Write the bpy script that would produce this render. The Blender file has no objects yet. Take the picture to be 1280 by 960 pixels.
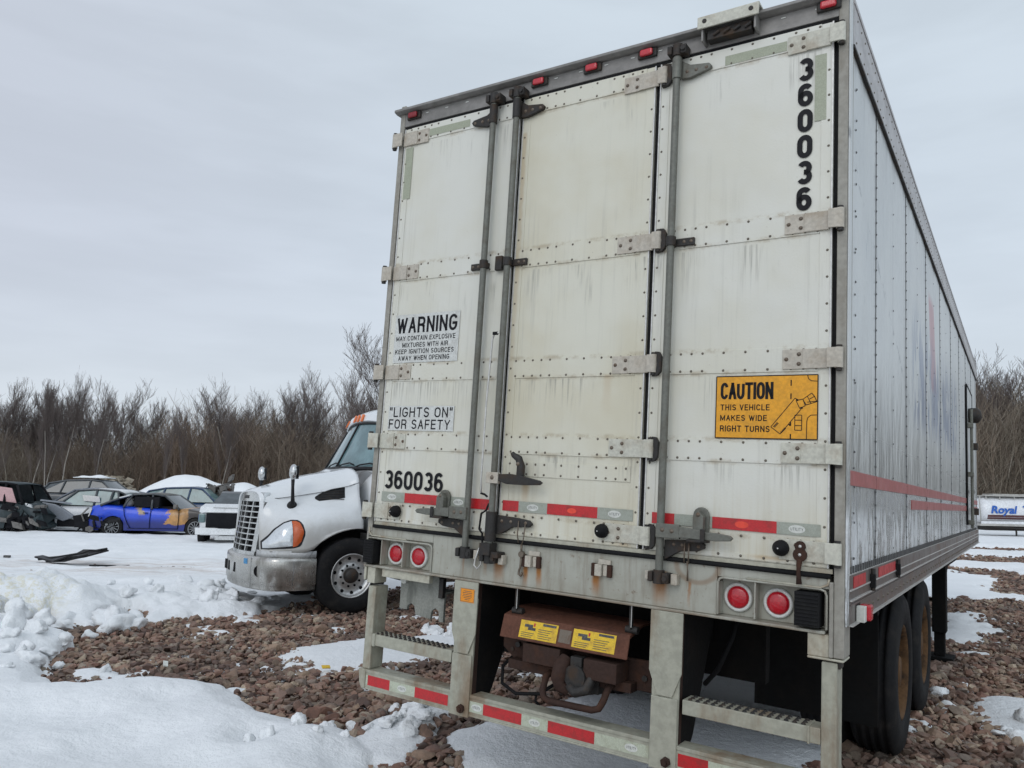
import bpy, bmesh, math, random
import numpy as np
from mathutils import Vector, Matrix
R = math.radians
random.seed(7); rng = np.random.default_rng(11)
scn = bpy.context.scene; COL = scn.collection
# ---------------------------------------------------------------- camera
TM = [[0.83698, 0.54577, 0.04005], [-0.54552, 0.83791, -0.01779], [-0.04327, -0.00695, 0.99904]]
TOFF = [-0.8718, 4.6463, 0.1391]
pitch, roll = R(8.09), R(1.16)
f = Vector((0, math.cos(pitch), math.sin(pitch))); r0 = Vector((1, 0, 0)); u0 = r0.cross(f)
rr = r0 * math.cos(roll) + u0 * math.sin(roll); uu = -r0 * math.sin(roll) + u0 * math.cos(roll)
cam = bpy.data.cameras.new('camera'); co = bpy.data.objects.new('camera', cam); COL.objects.link(co)
m = Matrix.Identity(4)
for i in range(3):
    m[i][0] = rr[i]; m[i][1] = uu[i]; m[i][2] = -f[i]
m[2][3] = 1.62
co.matrix_world = m
cam.sensor_width = 36; cam.lens = 977.8 / 1280 * 36; cam.clip_end = 2000; cam.clip_start = 0.05
scn.camera = co
# ---------------------------------------------------------------- node helper
class NT:
    def __init__(s, tree): s.t = tree; s.n = tree.nodes; s.l = tree.links
    def node(s, typ, **kw):
        n = s.n.new(typ)
        for k, v in kw.items(): setattr(n, k, v)
        return n
    def put(s, sock, v):
        if isinstance(v, bpy.types.NodeSocket): s.l.new(v, sock)
        elif v is not None: sock.default_value = v
    def m(s, op, a, b=None, c=None, clamp=False):
        n = s.node('ShaderNodeMath', operation=op, use_clamp=clamp)
        s.put(n.inputs[0], a); s.put(n.inputs[1], b)
        if c is not None: s.put(n.inputs[2], c)
        return n.outputs[0]
    def mix(s, fac, a, b, blend='MIX'):
        n = s.node('ShaderNodeMix', data_type='RGBA', blend_type=blend)
        s.put(n.inputs[0], fac)
        s.put(n.inputs[6], a if isinstance(a, bpy.types.NodeSocket) else (*a, 1)[:4])
        s.put(n.inputs[7], b if isinstance(b, bpy.types.NodeSocket) else (*b, 1)[:4])
        return n.outputs[2]
    def obj(s): return s.node('ShaderNodeTexCoord').outputs['Object']
    def xyz(s, v):
        n = s.node('ShaderNodeSeparateXYZ'); s.l.new(v, n.inputs[0]); return n.outputs
    def scale(s, v, sc, off=(0, 0, 0)):
        n = s.node('ShaderNodeMapping'); s.l.new(v, n.inputs[0]); n.inputs[3].default_value = sc; n.inputs[1].default_value = off; return n.outputs[0]
    def noise(s, v, scale, detail=4, rough=.55, dist=0.):
        n = s.node('ShaderNodeTexNoise'); s.l.new(v, n.inputs['Vector'])
        n.inputs['Scale'].default_value = scale; n.inputs['Detail'].default_value = detail
        n.inputs['Roughness'].default_value = rough; n.inputs['Distortion'].default_value = dist
        return n.outputs[0]
    def ramp(s, v, a, b, lo=0., hi=1.):
        n = s.node('ShaderNodeMapRange', interpolation_type='SMOOTHSTEP'); s.put(n.inputs[0], v)
        for i, x in enumerate((a, b, lo, hi)): s.put(n.inputs[i + 1], x)
        return n.outputs[0]
    def cramp(s, v, stops):
        n = s.node('ShaderNodeValToRGB'); s.l.new(v, n.inputs[0]); e = n.color_ramp.elements
        while len(e) < len(stops): e.new(0.5)
        for k, (p, c) in enumerate(stops): e[k].position = p; e[k].color = (*c, 1)
        return n.outputs[0]
    def bump(s, h, strength=.3, dist=.01):
        n = s.node('ShaderNodeBump'); s.l.new(h, n.inputs['Height']); n.inputs['Strength'].default_value = strength
        n.inputs['Distance'].default_value = dist; return n.outputs[0]
# ---------------------------------------------------------------- sky
w = bpy.data.worlds.new('World'); scn.world = w; w.use_nodes = True
T = NT(w.node_tree); T.n.clear()
sky = T.node('ShaderNodeTexSky'); sky.sky_type = 'NISHITA'; sky.sun_disc = False
SUN_EL, SUN_AZ = R(38), R(208)     # azimuth clockwise from +Y: behind the camera, slightly left
sky.sun_elevation = SUN_EL; sky.sun_rotation = SUN_AZ
dv = T.node('ShaderNodeTexCoord').outputs['Generated']
x, y, z = T.xyz(dv)
zc = T.m('MAXIMUM', z, 0.0)
cl = T.noise(T.scale(dv, (1.2, 1.2, 5.5), (3, 1, 0)), 1.6, 5, .55, .6)
cl2 = T.noise(T.scale(dv, (2.0, 2.0, 9), (0, 5, 2)), 2.2, 4, .5)
base = T.cramp(zc, [(0.0, (.67, .72, .775)), (.1, (.655, .71, .77)), (.3, (.625, .695, .765)), (.6, (.62, .70, .77)), (1.0, (.60, .66, .73))])
v = T.ramp(cl, .3, .7, .975, 1.03)
lav = T.ramp(x, .1, -.7)
c1 = T.mix(T.m('MULTIPLY', lav, T.ramp(z, .0, .3, 0., .75)), base, (.57, .60, .685))
c2 = T.mix(1.0, c1, T.node('ShaderNodeCombineColor').outputs[0], 'MULTIPLY')
cc = c2.node.inputs[7].links[0].from_node
for i in range(3): T.l.new(T.m('MULTIPLY', v, T.ramp(cl2, .35, .65, .97, 1.03)), cc.inputs[i])
# thin blue of the clear sky above the cloud deck
c3 = T.mix(.12, c2, T.mix(1.0, sky.outputs[0], (.1, .1, .1), 'MULTIPLY'))
back = T.m('ADD', T.m('MULTIPLY', T.ramp(y, .2, -.8), .55), 1.0)   # cloud deck brighter round the hidden sun behind the camera
bg = T.node('ShaderNodeBackground'); T.l.new(c3, bg.inputs[0]); T.l.new(back, bg.inputs[1])
out = T.node('ShaderNodeOutputWorld'); T.l.new(bg.outputs[0], out.inputs[0])
# ---------------------------------------------------------------- sun behind cloud
sl = bpy.data.lights.new('sun', 'SUN'); so = bpy.data.objects.new('sun', sl); COL.objects.link(so)
sl.energy = 0.4; sl.angle = R(28); sl.color = (1, .97, .92)
sd = Vector((math.sin(SUN_AZ) * math.cos(SUN_EL), math.cos(SUN_AZ) * math.cos(SUN_EL), math.sin(SUN_EL)))
so.rotation_euler = sd.to_track_quat('Z', 'Y').to_euler()
so.location = (0, 0, 40)
scn.view_settings.view_transform = 'Standard'; scn.view_settings.look = 'None'
scn.view_settings.exposure = 0.10; scn.view_settings.gamma = 1.0
# ---------------------------------------------------------------- materials
MATS = {}
def material(name):
    mt = bpy.data.materials.new(name); mt.use_nodes = True
    t = NT(mt.node_tree); b = t.n['Principled BSDF']; MATS[name] = mt
    return mt, t, b
def simple(name, col, rough=.6, metal=0., dirt=None, amount=.35, scale=6., streak=1., bump=.15, bscale=60., coat=0., tone=(.86, 1.1)):
    """painted or raw surface, tone varied by two sizes of noise, optional dirt colour in noise patches"""
    mt, t, b = material(name); o = t.obj()
    n1 = t.noise(t.scale(o, (1, 1, streak)), scale, 6, .65)
    n2 = t.noise(o, scale * 7, 4, .6)
    c = t.mix(t.ramp(n2, .3, .7), tuple(k * tone[0] for k in col), tuple(min(1, k * tone[1]) for k in col))
    if dirt:
        c = t.mix(t.m('MULTIPLY', t.ramp(n1, .46, .72), amount), c, dirt)
    t.l.new(c, b.inputs['Base Color'])
    t.l.new(t.ramp(n1, .3, .7, rough * .85, min(1, rough * 1.2)), b.inputs['Roughness'])
    b.inputs['Metallic'].default_value = metal
    b.inputs['Coat Weight'].default_value = coat
    if name in ('undercarriage', 'tyre_rubber', 'black_rubber', 'ink', 'dark_iron', 'rust_brown', 'rust_shield', 'dark_void', 'car_void', 'black_plastic', 'rusty_rim'): b.inputs['Specular IOR Level'].default_value = .16
    if bump: t.l.new(t.bump(t.noise(o, bscale, 4), bump, .004), b.inputs['Normal'])
    return mt
def glass(name, col, rough=.08):
    mt, t, b = material(name); o = t.obj()
    n = t.noise(o, 3, 5, .6)
    t.l.new(t.mix(t.ramp(n, .35, .7), col, tuple(min(1, k * 1.5 + .02) for k in col)), b.inputs['Base Color'])
    t.l.new(t.ramp(n, .3, .7, rough, rough + .12), b.inputs['Roughness'])
    b.inputs['Specular IOR Level'].default_value = .8
    return mt
def stain_sum(t, X, Z, lst, o):
    """sum of narrow vertical runs: (x, halfwidth, ztop, zbottom, strength)"""
    wob = t.m('MULTIPLY', t.m('SUBTRACT', t.noise(t.scale(o, (1, 1, 1.2)), 9, 3), .5), .03)
    Xw = t.m('ADD', X, wob); acc = None
    for (x0, hw, zt, zb, s) in lst:
        a = t.ramp(t.m('ABSOLUTE', t.m('SUBTRACT', Xw, x0)), hw, hw * .2)
        up = t.ramp(Z, zt + .01, zt - .005); lo = t.ramp(Z, zb, zt)
        k = t.m('MULTIPLY', t.m('MULTIPLY', a, up), t.m('MULTIPLY', lo, s))
        acc = k if acc is None else t.m('MAXIMUM', acc, k)
    return acc
def door_mat(name, tone, yellow, dirtamt, drips):
    mt, t, b = material(name); o = t.obj(); X, Y, Z = t.xyz(o)
    big = t.noise(o, 1.3, 4, .6); st = t.noise(t.scale(o, (26, 26, .9)), 1.0, 6, .7)
    st2 = t.noise(t.scale(o, (70, 70, 2.5)), 1.0, 4, .6); sp = t.noise(o, 90, 3, .6)
    c = t.mix(t.ramp(big, .35, .7), tone, yellow)
    c = t.mix(t.m('MULTIPLY', t.m('MULTIPLY', t.ramp(st, .5, .75), t.ramp(t.noise(t.scale(o, (1.4, 1.4, .7), (2, 0, 1)), 1.3, 3), .4, .62)), dirtamt), c, (.36, .35, .30))
    c = t.mix(t.m('MULTIPLY', t.ramp(t.noise(o, 22, 5, .7), .62, .8), .35), c, (.42, .38, .30))
    # grey runs that start under the riveted seams
    acc = None
    for z0, ln in ((3.58, .26), (2.72, .30), (2.13, .22), (1.735, .16), (1.33, .09)):
        k = t.m('MULTIPLY', t.ramp(Z, z0 + .004, z0 - .006), t.ramp(Z, z0 - ln, z0))
        acc = k if acc is None else t.m('MAXIMUM', acc, k)
    clump = t.ramp(t.noise(t.scale(o, (3.5, 3.5, 1.2)), 1., 4, .7), .47, .62)
    run = t.m('MULTIPLY', t.m('MULTIPLY', t.m('MULTIPLY', acc, t.ramp(st2, .45, .66)), clump), drips)
    c = t.mix(run, c, (.22, .21, .18))
    c = t.mix(t.m('MULTIPLY', t.ramp(sp, .70, .78), .6), c, (.20, .16, .12))
    bl = None
    for z0 in (3.60, 2.735, 2.84, 2.135, 2.24, 1.738, 1.838, 1.423):
        k = t.ramp(t.m('ABSOLUTE', t.m('SUBTRACT', Z, z0)), .020, .002); bl = k if bl is None else t.m('MAXIMUM', bl, k)
    c = t.mix(t.m('MULTIPLY', t.m('MULTIPLY', bl, t.ramp(t.noise(o, 7, 5, .75), .44, .62)), .55), c, (.34, .27, .17))
    sc = t.noise(t.scale(o, (2, 2, 14), (1, 0, 3)), 1.6, 8, .85)
    c = t.mix(t.m('MULTIPLY', t.m('MULTIPLY', t.ramp(sc, .64, .66), t.ramp(Z, 2.3, 1.6)), .5), c, (.30, .27, .21))
    # brown wash low on the door and at the foot
    c = t.mix(t.m('MULTIPLY', t.ramp(Z, 1.75, 1.30), t.m('MULTIPLY', t.ramp(st, .38, .65), .35)), c, (.45, .36, .20))
    # rust washes
    rust = stain_sum(t, X, Z, [(1.06, .03, 1.60, 1.44, .6), (.93, .02, 3.5, 1.4, .38), (1.50, .035, 2.14, 1.9, .25), (1.62, .05, 1.35, 1.30, .5), (2.30, .12, 1.345, 1.325, .6), (.60, .02, 1.35, 1.30, .6)], o)
    c = t.mix(rust, c, (.42, .26, .10))
    t.l.new(c, b.inputs['Base Color'])
    t.l.new(t.ramp(big, .3, .7, .34, .5), b.inputs['Roughness'])
    hb = t.m('ADD', t.noise(o, 2.2, 2), t.m('MULTIPLY', sp, .03))
    t.l.new(t.bump(hb, .5, .035), b.inputs['Normal'])
    return mt
door_mat('door_white', (.665, .66, .595), (.62, .60, .50), .42, .7)
door_mat('door_cream', (.645, .63, .53), (.58, .54, .41), .5, .8)
def sill_mat():
    mt, t, b = material('sill_paint'); o = t.obj(); X, Y, Z = t.xyz(o)
    n = t.noise(o, 3.5, 6, .65); st = t.noise(t.scale(o, (18, 18, 2)), 1., 5, .65)
    c = t.mix(t.ramp(n, .35, .7), (.40, .40, .345), (.31, .30, .245))
    c = t.mix(t.m('MULTIPLY', t.ramp(st, .46, .70), .6), c, (.20, .165, .12))
    c = t.mix(t.m('MULTIPLY', t.ramp(t.noise(o, 30, 5, .7), .58, .70), .65), c, (.15, .09, .05))
    rust = stain_sum(t, X, Z, [(1.09, .022, 1.19, 1.05, 1.), (1.17, .022, 1.19, 1.05, 1.), (1.485, .03, 1.19, 1.05, 1.), (1.81, .05, 1.23, 1.04, .95), (.93, .045, 1.22, 1.04, .95), (.84, .02, 1.2, 1.08, .5), (1.95, .01, 1.2, 1.06, .6), (.70, .01, 1.25, 1.05, .6)], o)
    c = t.mix(t.m('MULTIPLY', rust, 1.25, clamp=True), c, (.30, .12, .022))
    c = t.mix(t.m('MULTIPLY', t.ramp(Z, 1.085, 1.06), t.ramp(n, .35, .6)), c, (.22, .17, .12))
    # brown ring worn by the swinging keeper
    dx = t.m('SUBTRACT', X, 1.98); dz = t.m('MULTIPLY', t.m('SUBTRACT', Z, 1.275), 1.3)
    rad = t.m('SQRT', t.m('ADD', t.m('MULTIPLY', dx, dx), t.m('MULTIPLY', dz, dz)))
    ring = t.m('MULTIPLY', t.ramp(t.m('ABSOLUTE', t.m('SUBTRACT', rad, .095)), .022, .004), .6)
    c = t.mix(ring, c, (.23, .15, .09))
    t.l.new(c, b.inputs['Base Color']); b.inputs['Roughness'].default_value = .55
    t.l.new(t.bump(t.noise(o, 40, 5), .3, .004), b.inputs['Normal'])
sill_mat()
simple('post_paint', (.30, .285, .245), .55, dirt=(.14, .105, .07), amount=.6, scale=5, streak=.3)
simple('beige_paint', (.45, .435, .35), .55, dirt=(.22, .125, .055), amount=.75, scale=5, streak=.35)
simple('old_grey', (.26, .265, .235), .7, dirt=(.12, .125, .11), amount=.8, scale=14, streak=.3)
simple('guard_paint', (.36, .355, .285), .6, dirt=(.19, .115, .06), amount=.85, scale=4, streak=.3, bump=.3)
simple('hinge_paint', (.47, .43, .36), .5, dirt=(.30, .22, .14), amount=.5, scale=9)
simple('hinge_pale', (.53, .52, .44), .5, dirt=(.30, .22, .14), amount=.5, scale=9)
simple('header_metal', (.235, .225, .21), .5, .2, dirt=(.12, .12, .11), amount=.6, scale=3, streak=3)
simple('galvanized', (.150, .152, .130), .5, .3, dirt=(.10, .085, .06), amount=.6, scale=10)
simple('dark_iron', (.048, .046, .044), .55, .4, dirt=(.10, .06, .035), amount=.6, scale=12)
simple('bolt_steel', (.16, .13, .10), .5, .4, dirt=(.12, .06, .03), amount=.6, scale=40)
simple('rivet', (.15, .13, .10), .5, .3)
simple('side_rivet', (.10, .10, .10), .5, .3)
simple('seam_dark', (.16, .165, .17), .5)
simple('black_rubber', (.012, .012, .013), .75, dirt=(.028, .028, .026), amount=.5, scale=14)
simple('tyre_rubber', (.014, .014, .015), .8, dirt=(.05, .045, .04), amount=.5, scale=6, bump=.4)
simple('rust_brown', (.050, .030, .024), .8, .1, dirt=(.095, .045, .028), amount=.7, scale=8, bump=.5)
simple('rust_shield', (.135, .060, .040), .75, .1, dirt=(.055, .032, .026), amount=.7, scale=9, bump=.4)
simple('undercarriage', (.006, .006, .006), .8, dirt=(.022, .018, .015), amount=.5, scale=5, bump=.4)
simple('rusty_rim', (.12, .065, .03), .8, dirt=(.02, .017, .015), amount=.95, scale=6, bump=.4)
simple('rail_metal', (.125, .105, .095), .42, .25, dirt=(.20, .08, .03), amount=.4, scale=3, streak=2)
simple('rail_top_metal', (.42, .405, .40), .42, .2, dirt=(.25, .23, .22), amount=.5, scale=3, streak=2)
simple('bright_edge', (.58, .57, .54), .35, .4)
simple('tape_red', (.50, .018, .022), .4, dirt=(.20, .03, .025), amount=.7, scale=18, bump=0)
simple('tape_red_light', (.75, .06, .03), .35, bump=0)
simple('tape_grey', (.335, .355, .30), .4, dirt=(.22, .23, .18), amount=.5, scale=25, bump=0)
simple('tape_olive', (.345, .365, .27), .45, dirt=(.28, .30, .22), amount=.5, scale=25, bump=0)
simple('tape_pale', (.47, .50, .39), .45, dirt=(.30, .29, .2), amount=.7, scale=25, bump=0)
simple('mark_white', (.62, .63, .58), .5, bump=0)
simple('ink', (.012, .012, .014), .5, bump=0)
simple('ink_worn', (.05, .05, .05), .6, dirt=(.25, .25, .23), amount=.5, scale=60, bump=0)
simple('decal_white', (.60, .61, .58), .45, dirt=(.38, .36, .32), amount=.5, scale=14, bump=0)
simple('caution_amber', (.74, .33, .008), .42, dirt=(.50, .25, .03), amount=.5, scale=9, bump=0)
simple('sticker_orange', (.80, .28, .012), .45, dirt=(.45, .18, .03), amount=.4, scale=40, bump=0)
simple('label_yellow', (.72, .47, .02), .5, dirt=(.35, .18, .05), amount=.6, scale=24, bump=0)
simple('lens_red', (.50, .006, .018), .22, bump=.3, bscale=120, dirt=(.3, .01, .02), amount=.5, scale=20, coat=.5)
simple('lens_dark_red', (.22, .006, .012), .3, bump=0, dirt=(.06, .01, .01), amount=.6, scale=20)
simple('lamp_ring', (.66, .67, .64), .45, dirt=(.4, .38, .33), amount=.4, scale=20)
simple('stripe_red', (.33, .045, .04), .4, dirt=(.28, .12, .10), amount=.5, scale=5, bump=0)
def side_mat():
    mt, t, b = material('side_skin'); o = t.obj(); X, Y, Z = t.xyz(o)
    big = t.noise(o, 1.1, 4, .6)
    c = t.mix(t.ramp(big, .35, .7), (.56, .575, .56), (.49, .51, .505))
    st = t.noise(t.scale(o, (1, 9, .6)), 1., 5, .65)
    c = t.mix(t.m('MULTIPLY', t.ramp(st, .50, .74), t.ramp(Z, 3.6, 1.6, .15, .6)), c, (.30, .30, .29))
    # scuffs left by branches
    sc = t.noise(t.scale(o, (1, 3.2, 1.1), (0, 1.7, .4)), 2.2, 7, .8, .4)
    c = t.mix(t.m('MULTIPLY', t.ramp(sc, .60, .66), .55), c, (.30, .33, .36))
    # dark ground reflection painted low down, with ragged pale patches of painted reflection
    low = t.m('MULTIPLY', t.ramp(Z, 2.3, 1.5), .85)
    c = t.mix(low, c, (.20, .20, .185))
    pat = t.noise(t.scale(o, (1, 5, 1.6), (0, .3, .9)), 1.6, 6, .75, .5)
    pale_refl = t.m('MULTIPLY', t.m('MULTIPLY', t.ramp(Z, 1.60, 1.50), t.ramp(pat, .46, .53)), t.ramp(Y, 7, 2, .6, 1.))
    c = t.mix(pale_refl, c, (.63, .65, .655))
    # ghost of removed lettering: washed pink bar and slate blue shards
    def band(Ys, hw): return t.ramp(t.m('ABSOLUTE', t.m('SUBTRACT', Y, Ys)), hw, hw * .7)
    Yp = t.m('ADD', Y, t.m('MULTIPLY', Z, .28))
    pk = t.m('MULTIPLY', t.ramp(t.m('ABSOLUTE', t.m('SUBTRACT', Yp, 4.55)), .24, .20), t.m('MULTIPLY', t.ramp(Z, 2.50, 2.56), t.ramp(Z, 3.32, 3.2)))
    c = t.mix(t.m('MULTIPLY', pk, .85), c, (.42, .17, .19))
    gh = t.noise(t.scale(o, (1, 4.5, 1.2), (0, 2.2, .1)), 1.5, 4, .6)
    msk = t.m('MULTIPLY', t.m('MULTIPLY', t.ramp(Y, 2.2, 2.5), t.ramp(Y, 6.8, 6.3)), t.m('MULTIPLY', t.ramp(Z, 2.05, 2.3), t.ramp(Z, 3.1, 2.6)))
    c = t.mix(t.m('MULTIPLY', t.m('MULTIPLY', msk, t.ramp(gh, .46, .50)), .8), c, (.13, .17, .27))
    # long diagonal scrape
    dg = t.m('ABSOLUTE', t.m('SUBTRACT', t.m('ADD', Z, t.m('MULTIPLY', Y, .42)), 3.17))
    scr = t.m('MULTIPLY', t.ramp(dg, .035, .01), t.m('MULTIPLY', t.ramp(t.noise(o, 9, 5, .7), .5, .6), t.ramp(Y, 2.4, 2.0)))
    c = t.mix(t.m('MULTIPLY', scr, .7), c, (.20, .21, .22))
    t.l.new(c, b.inputs['Base Color'])
    t.l.new(t.ramp(Z, 1.4, 2.4, .20, .34), b.inputs['Roughness'])
    wv = t.m('ADD', t.noise(t.scale(o, (1, 1.6, .7)), 2.0, 3), t.m('MULTIPLY', t.m('MULTIPLY', t.noise(t.scale(o, (1, 3, 1.2)), 4.2, 4), t.ramp(Z, 2.0, 1.5)), 1.0))
    t.l.new(t.bump(wv, .85, .04), b.inputs['Normal'])
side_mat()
# ---------------------------------------------------------------- object helpers
def link(o, parent=None):
    COL.objects.link(o)
    if parent is not None: o.parent = parent
    return o
def thing(name, label, cat, loc=(0, 0, 0), rz=0., group=None, matrix=None):
    o = bpy.data.objects.new(name, None); COL.objects.link(o); o.empty_display_size = .2
    if matrix is not None: o.matrix_world = matrix
    else: o.location = loc; o.rotation_euler = (0, 0, rz)
    o['label'] = label; o['category'] = cat
    if group: o['group'] = group
    return o
def tag(o, label, cat, group=None):
    o['label'] = label; o['category'] = cat
    if group: o['group'] = group
    return o
class MB:
    """collects shapes, builds ONE mesh object; the current material slot is self.k"""
    def __init__(s, *mats): s.v = []; s.f = []; s.mi = []; s.sm = []; s.mats = [MATS[m] if isinstance(m, str) else m for m in mats]; s.k = 0; s.smooth = False
    def add(s, vs, fs, smooth=None):
        b = len(s.v); s.v.extend([tuple(p) for p in vs])
        for fc in fs: s.f.append([b + i for i in fc]); s.mi.append(s.k); s.sm.append(s.smooth if smooth is None else smooth)
    def box(s, x0, x1, y0, y1, z0, z1):
        s.add([(x, y, z) for x in (x0, x1) for y in (y0, y1) for z in (z0, z1)],
              [(0, 1, 3, 2), (4, 6, 7, 5), (0, 4, 5, 1), (2, 3, 7, 6), (0, 2, 6, 4), (1, 5, 7, 3)])
    def obox(s, c, U, V, W):
        c, U, V, W = map(Vector, (c, U, V, W))
        s.add([c + U * a + V * b + W * d for a in (-1, 1) for b in (-1, 1) for d in (-1, 1)],
              [(0, 1, 3, 2), (4, 6, 7, 5), (0, 4, 5, 1), (2, 3, 7, 6), (0, 2, 6, 4), (1, 5, 7, 3)])
    def prism(s, pts, axis, a, b):
        """polygon pts (2D) extruded along axis from a to b"""
        def P(p, h): return {'x': (h, p[0], p[1]), 'y': (p[0], h, p[1]), 'z': (p[0], p[1], h)}[axis]
        n = len(pts); s.add([P(p, a) for p in pts] + [P(p, b) for p in pts],
                            [tuple(range(n)), tuple(range(2 * n - 1, n - 1, -1))] + [(i, i + n, (i + 1) % n + n, (i + 1) % n) for i in range(n)])
    def ring(s, c, ax, r, n, ph=0.):
        ax = Vector(ax).normalized(); u = ax.orthogonal().normalized(); w_ = ax.cross(u)
        return [Vector(c) + (u * math.cos(2 * math.pi * i / n + ph) + w_ * math.sin(2 * math.pi * i / n + ph)) * r for i in range(n)]
    def lathe(s, prof, origin, axis, n=24, smooth=True, caps=False):
        """prof = [(radius, height along axis)]"""
        o = Vector(origin); ax = Vector(axis).normalized(); vs = []; fs = []
        for (r_, h) in prof: vs += s.ring(o + ax * h, ax, max(r_, 1e-4), n)
        for j in range(len(prof) - 1):
            for i in range(n):
                a = j * n + i; b = j * n + (i + 1) % n; fs.append((a, b, b + n, a + n))
        if caps: fs += [tuple(range(n))[::-1], tuple(range((len(prof) - 1) * n, len(prof) * n))]
        s.add(vs, fs, smooth)
    def cyl(s, p0, p1, r, n=12, r1=None, smooth=True):
        p0, p1 = Vector(p0), Vector(p1); d = p1 - p0; r1 = r if r1 is None else r1
        vs = s.ring(p0, d, r, n) + s.ring(p1, d, r1, n)
        s.add(vs, [(i, (i + 1) % n, (i + 1) % n + n, i + n) for i in range(n)], smooth)
        s.add(vs, [tuple(range(n))[::-1], tuple(range(n, 2 * n))], False)
    def tube(s, pts, r, n=8):
        pts = [Vector(p) for p in pts]; vs = []; fs = []; up = None
        for i, p in enumerate(pts):
            t_ = (pts[min(i + 1, len(pts) - 1)] - pts[max(i - 1, 0)]).normalized()
            if up is None: up = t_.orthogonal().normalized()
            up = (up - t_ * up.dot(t_)).normalized(); w_ = t_.cross(up)
            rr_ = r[i] if isinstance(r, (list, tuple)) else r
            vs += [p + (up * math.cos(2 * math.pi * k / n) + w_ * math.sin(2 * math.pi * k / n)) * rr_ for k in range(n)]
        for j in range(len(pts) - 1):
            for i in range(n):
                a = j * n + i; b = j * n + (i + 1) % n; fs.append((a, b, b + n, a + n))
        fs2 = [tuple(range(n))[::-1], tuple(range((len(pts) - 1) * n, len(pts) * n))]
        s.add(vs, fs, True); b0 = len(s.v) - len(vs)
        for fc in fs2: s.f.append([b0 + i for i in fc]); s.mi.append(s.k); s.sm.append(False)
    def dome(s, c, nrm, r, h=None, n=6):
        h = r * .6 if h is None else h; nrm = Vector(nrm).normalized(); c = Vector(c)
        vs = s.ring(c, nrm, r, n) + s.ring(c + nrm * h * .75, nrm, r * .6, n) + [c + nrm * h]
        s.add(vs, [(i, (i + 1) % n, (i + 1) % n + n, i + n) for i in range(n)] + [(n + i, n + (i + 1) % n, 2 * n) for i in range(n)], True)
    def disc(s, c, nrm, r, n=20, sx=1.):
        rg = s.ring(c, nrm, r, n)
        s.add(rg, [tuple(range(n))], False)
    def build(s, name, parent=None, bevel=0., seg=2, fixn=True):
        me = bpy.data.meshes.new(name); me.from_pydata([tuple(p) for p in s.v], [], s.f)
        for mt in s.mats: me.materials.append(mt)
        me.polygons.foreach_set('material_index', s.mi); me.polygons.foreach_set('use_smooth', s.sm)
        if fixn:
            bm = bmesh.new(); bm.from_mesh(me); bmesh.ops.recalc_face_normals(bm, faces=bm.faces); bm.to_mesh(me); bm.free()
        me.update()
        o = bpy.data.objects.new(name, me); link(o, parent)
        if bevel:
            md = o.modifiers.new('bevel', 'BEVEL'); md.width = bevel; md.segments = seg; md.limit_method = 'ANGLE'; md.angle_limit = R(40)
            md.harden_normals = False
        return o
def np_mesh(name, verts, faces, mat, parent=None, smooth=True):
    """fast mesh from numpy arrays; faces all with the same number of corners"""
    verts = np.asarray(verts, np.float32); faces = np.asarray(faces, np.int32); k = faces.shape[1]
    me = bpy.data.meshes.new(name); me.vertices.add(len(verts)); me.vertices.foreach_set('co', verts.ravel())
    me.loops.add(faces.size); me.loops.foreach_set('vertex_index', faces.ravel())
    me.polygons.add(len(faces)); me.polygons.foreach_set('loop_start', np.arange(0, faces.size, k, dtype=np.int32))
    me.polygons.foreach_set('use_smooth', np.full(len(faces), smooth))
    me.update(calc_edges=True); me.validate()
    me.materials.append(MATS[mat] if isinstance(mat, str) else mat)
    return link(bpy.data.objects.new(name, me), parent)
def text_geo(body, bold=0.):
    cu = bpy.data.curves.new('txt', 'FONT'); cu.body = body; cu.size = 1; cu.offset = bold; cu.resolution_u = 3
    ob = bpy.data.objects.new('txt', cu); COL.objects.link(ob)
    dg = bpy.context.evaluated_depsgraph_get(); me = bpy.data.meshes.new_from_object(ob.evaluated_get(dg))
    vs = [tuple(v.co) for v in me.vertices]; fs = [tuple(p.vertices) for p in me.polygons]
    bpy.data.objects.remove(ob); bpy.data.curves.remove(cu); bpy.data.meshes.remove(me)
    return vs, fs
def put_text(mb, body, org, U, V, u0, u1, v0, v1, bold=0., shear=0.):
    """letters fitted to the rectangle u0..u1, v0..v1 of the plane org + u*U + v*V"""
    vs, fs = text_geo(body, bold); org, U, V = Vector(org), Vector(U), Vector(V)
    xs = [v[0] for v in vs]; ys = [v[1] for v in vs]; ax, bx, ay, by = min(xs), max(xs), min(ys), max(ys)
    o = []
    for v in vs:
        b = v0 + (v[1] - ay) / (by - ay) * (v1 - v0)
        a = u0 + (v[0] - ax) / (bx - ax) * (u1 - u0) + shear * (b - v0)
        o.append(org + U * a + V * b)
    mb.add(o, fs, False)
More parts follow.
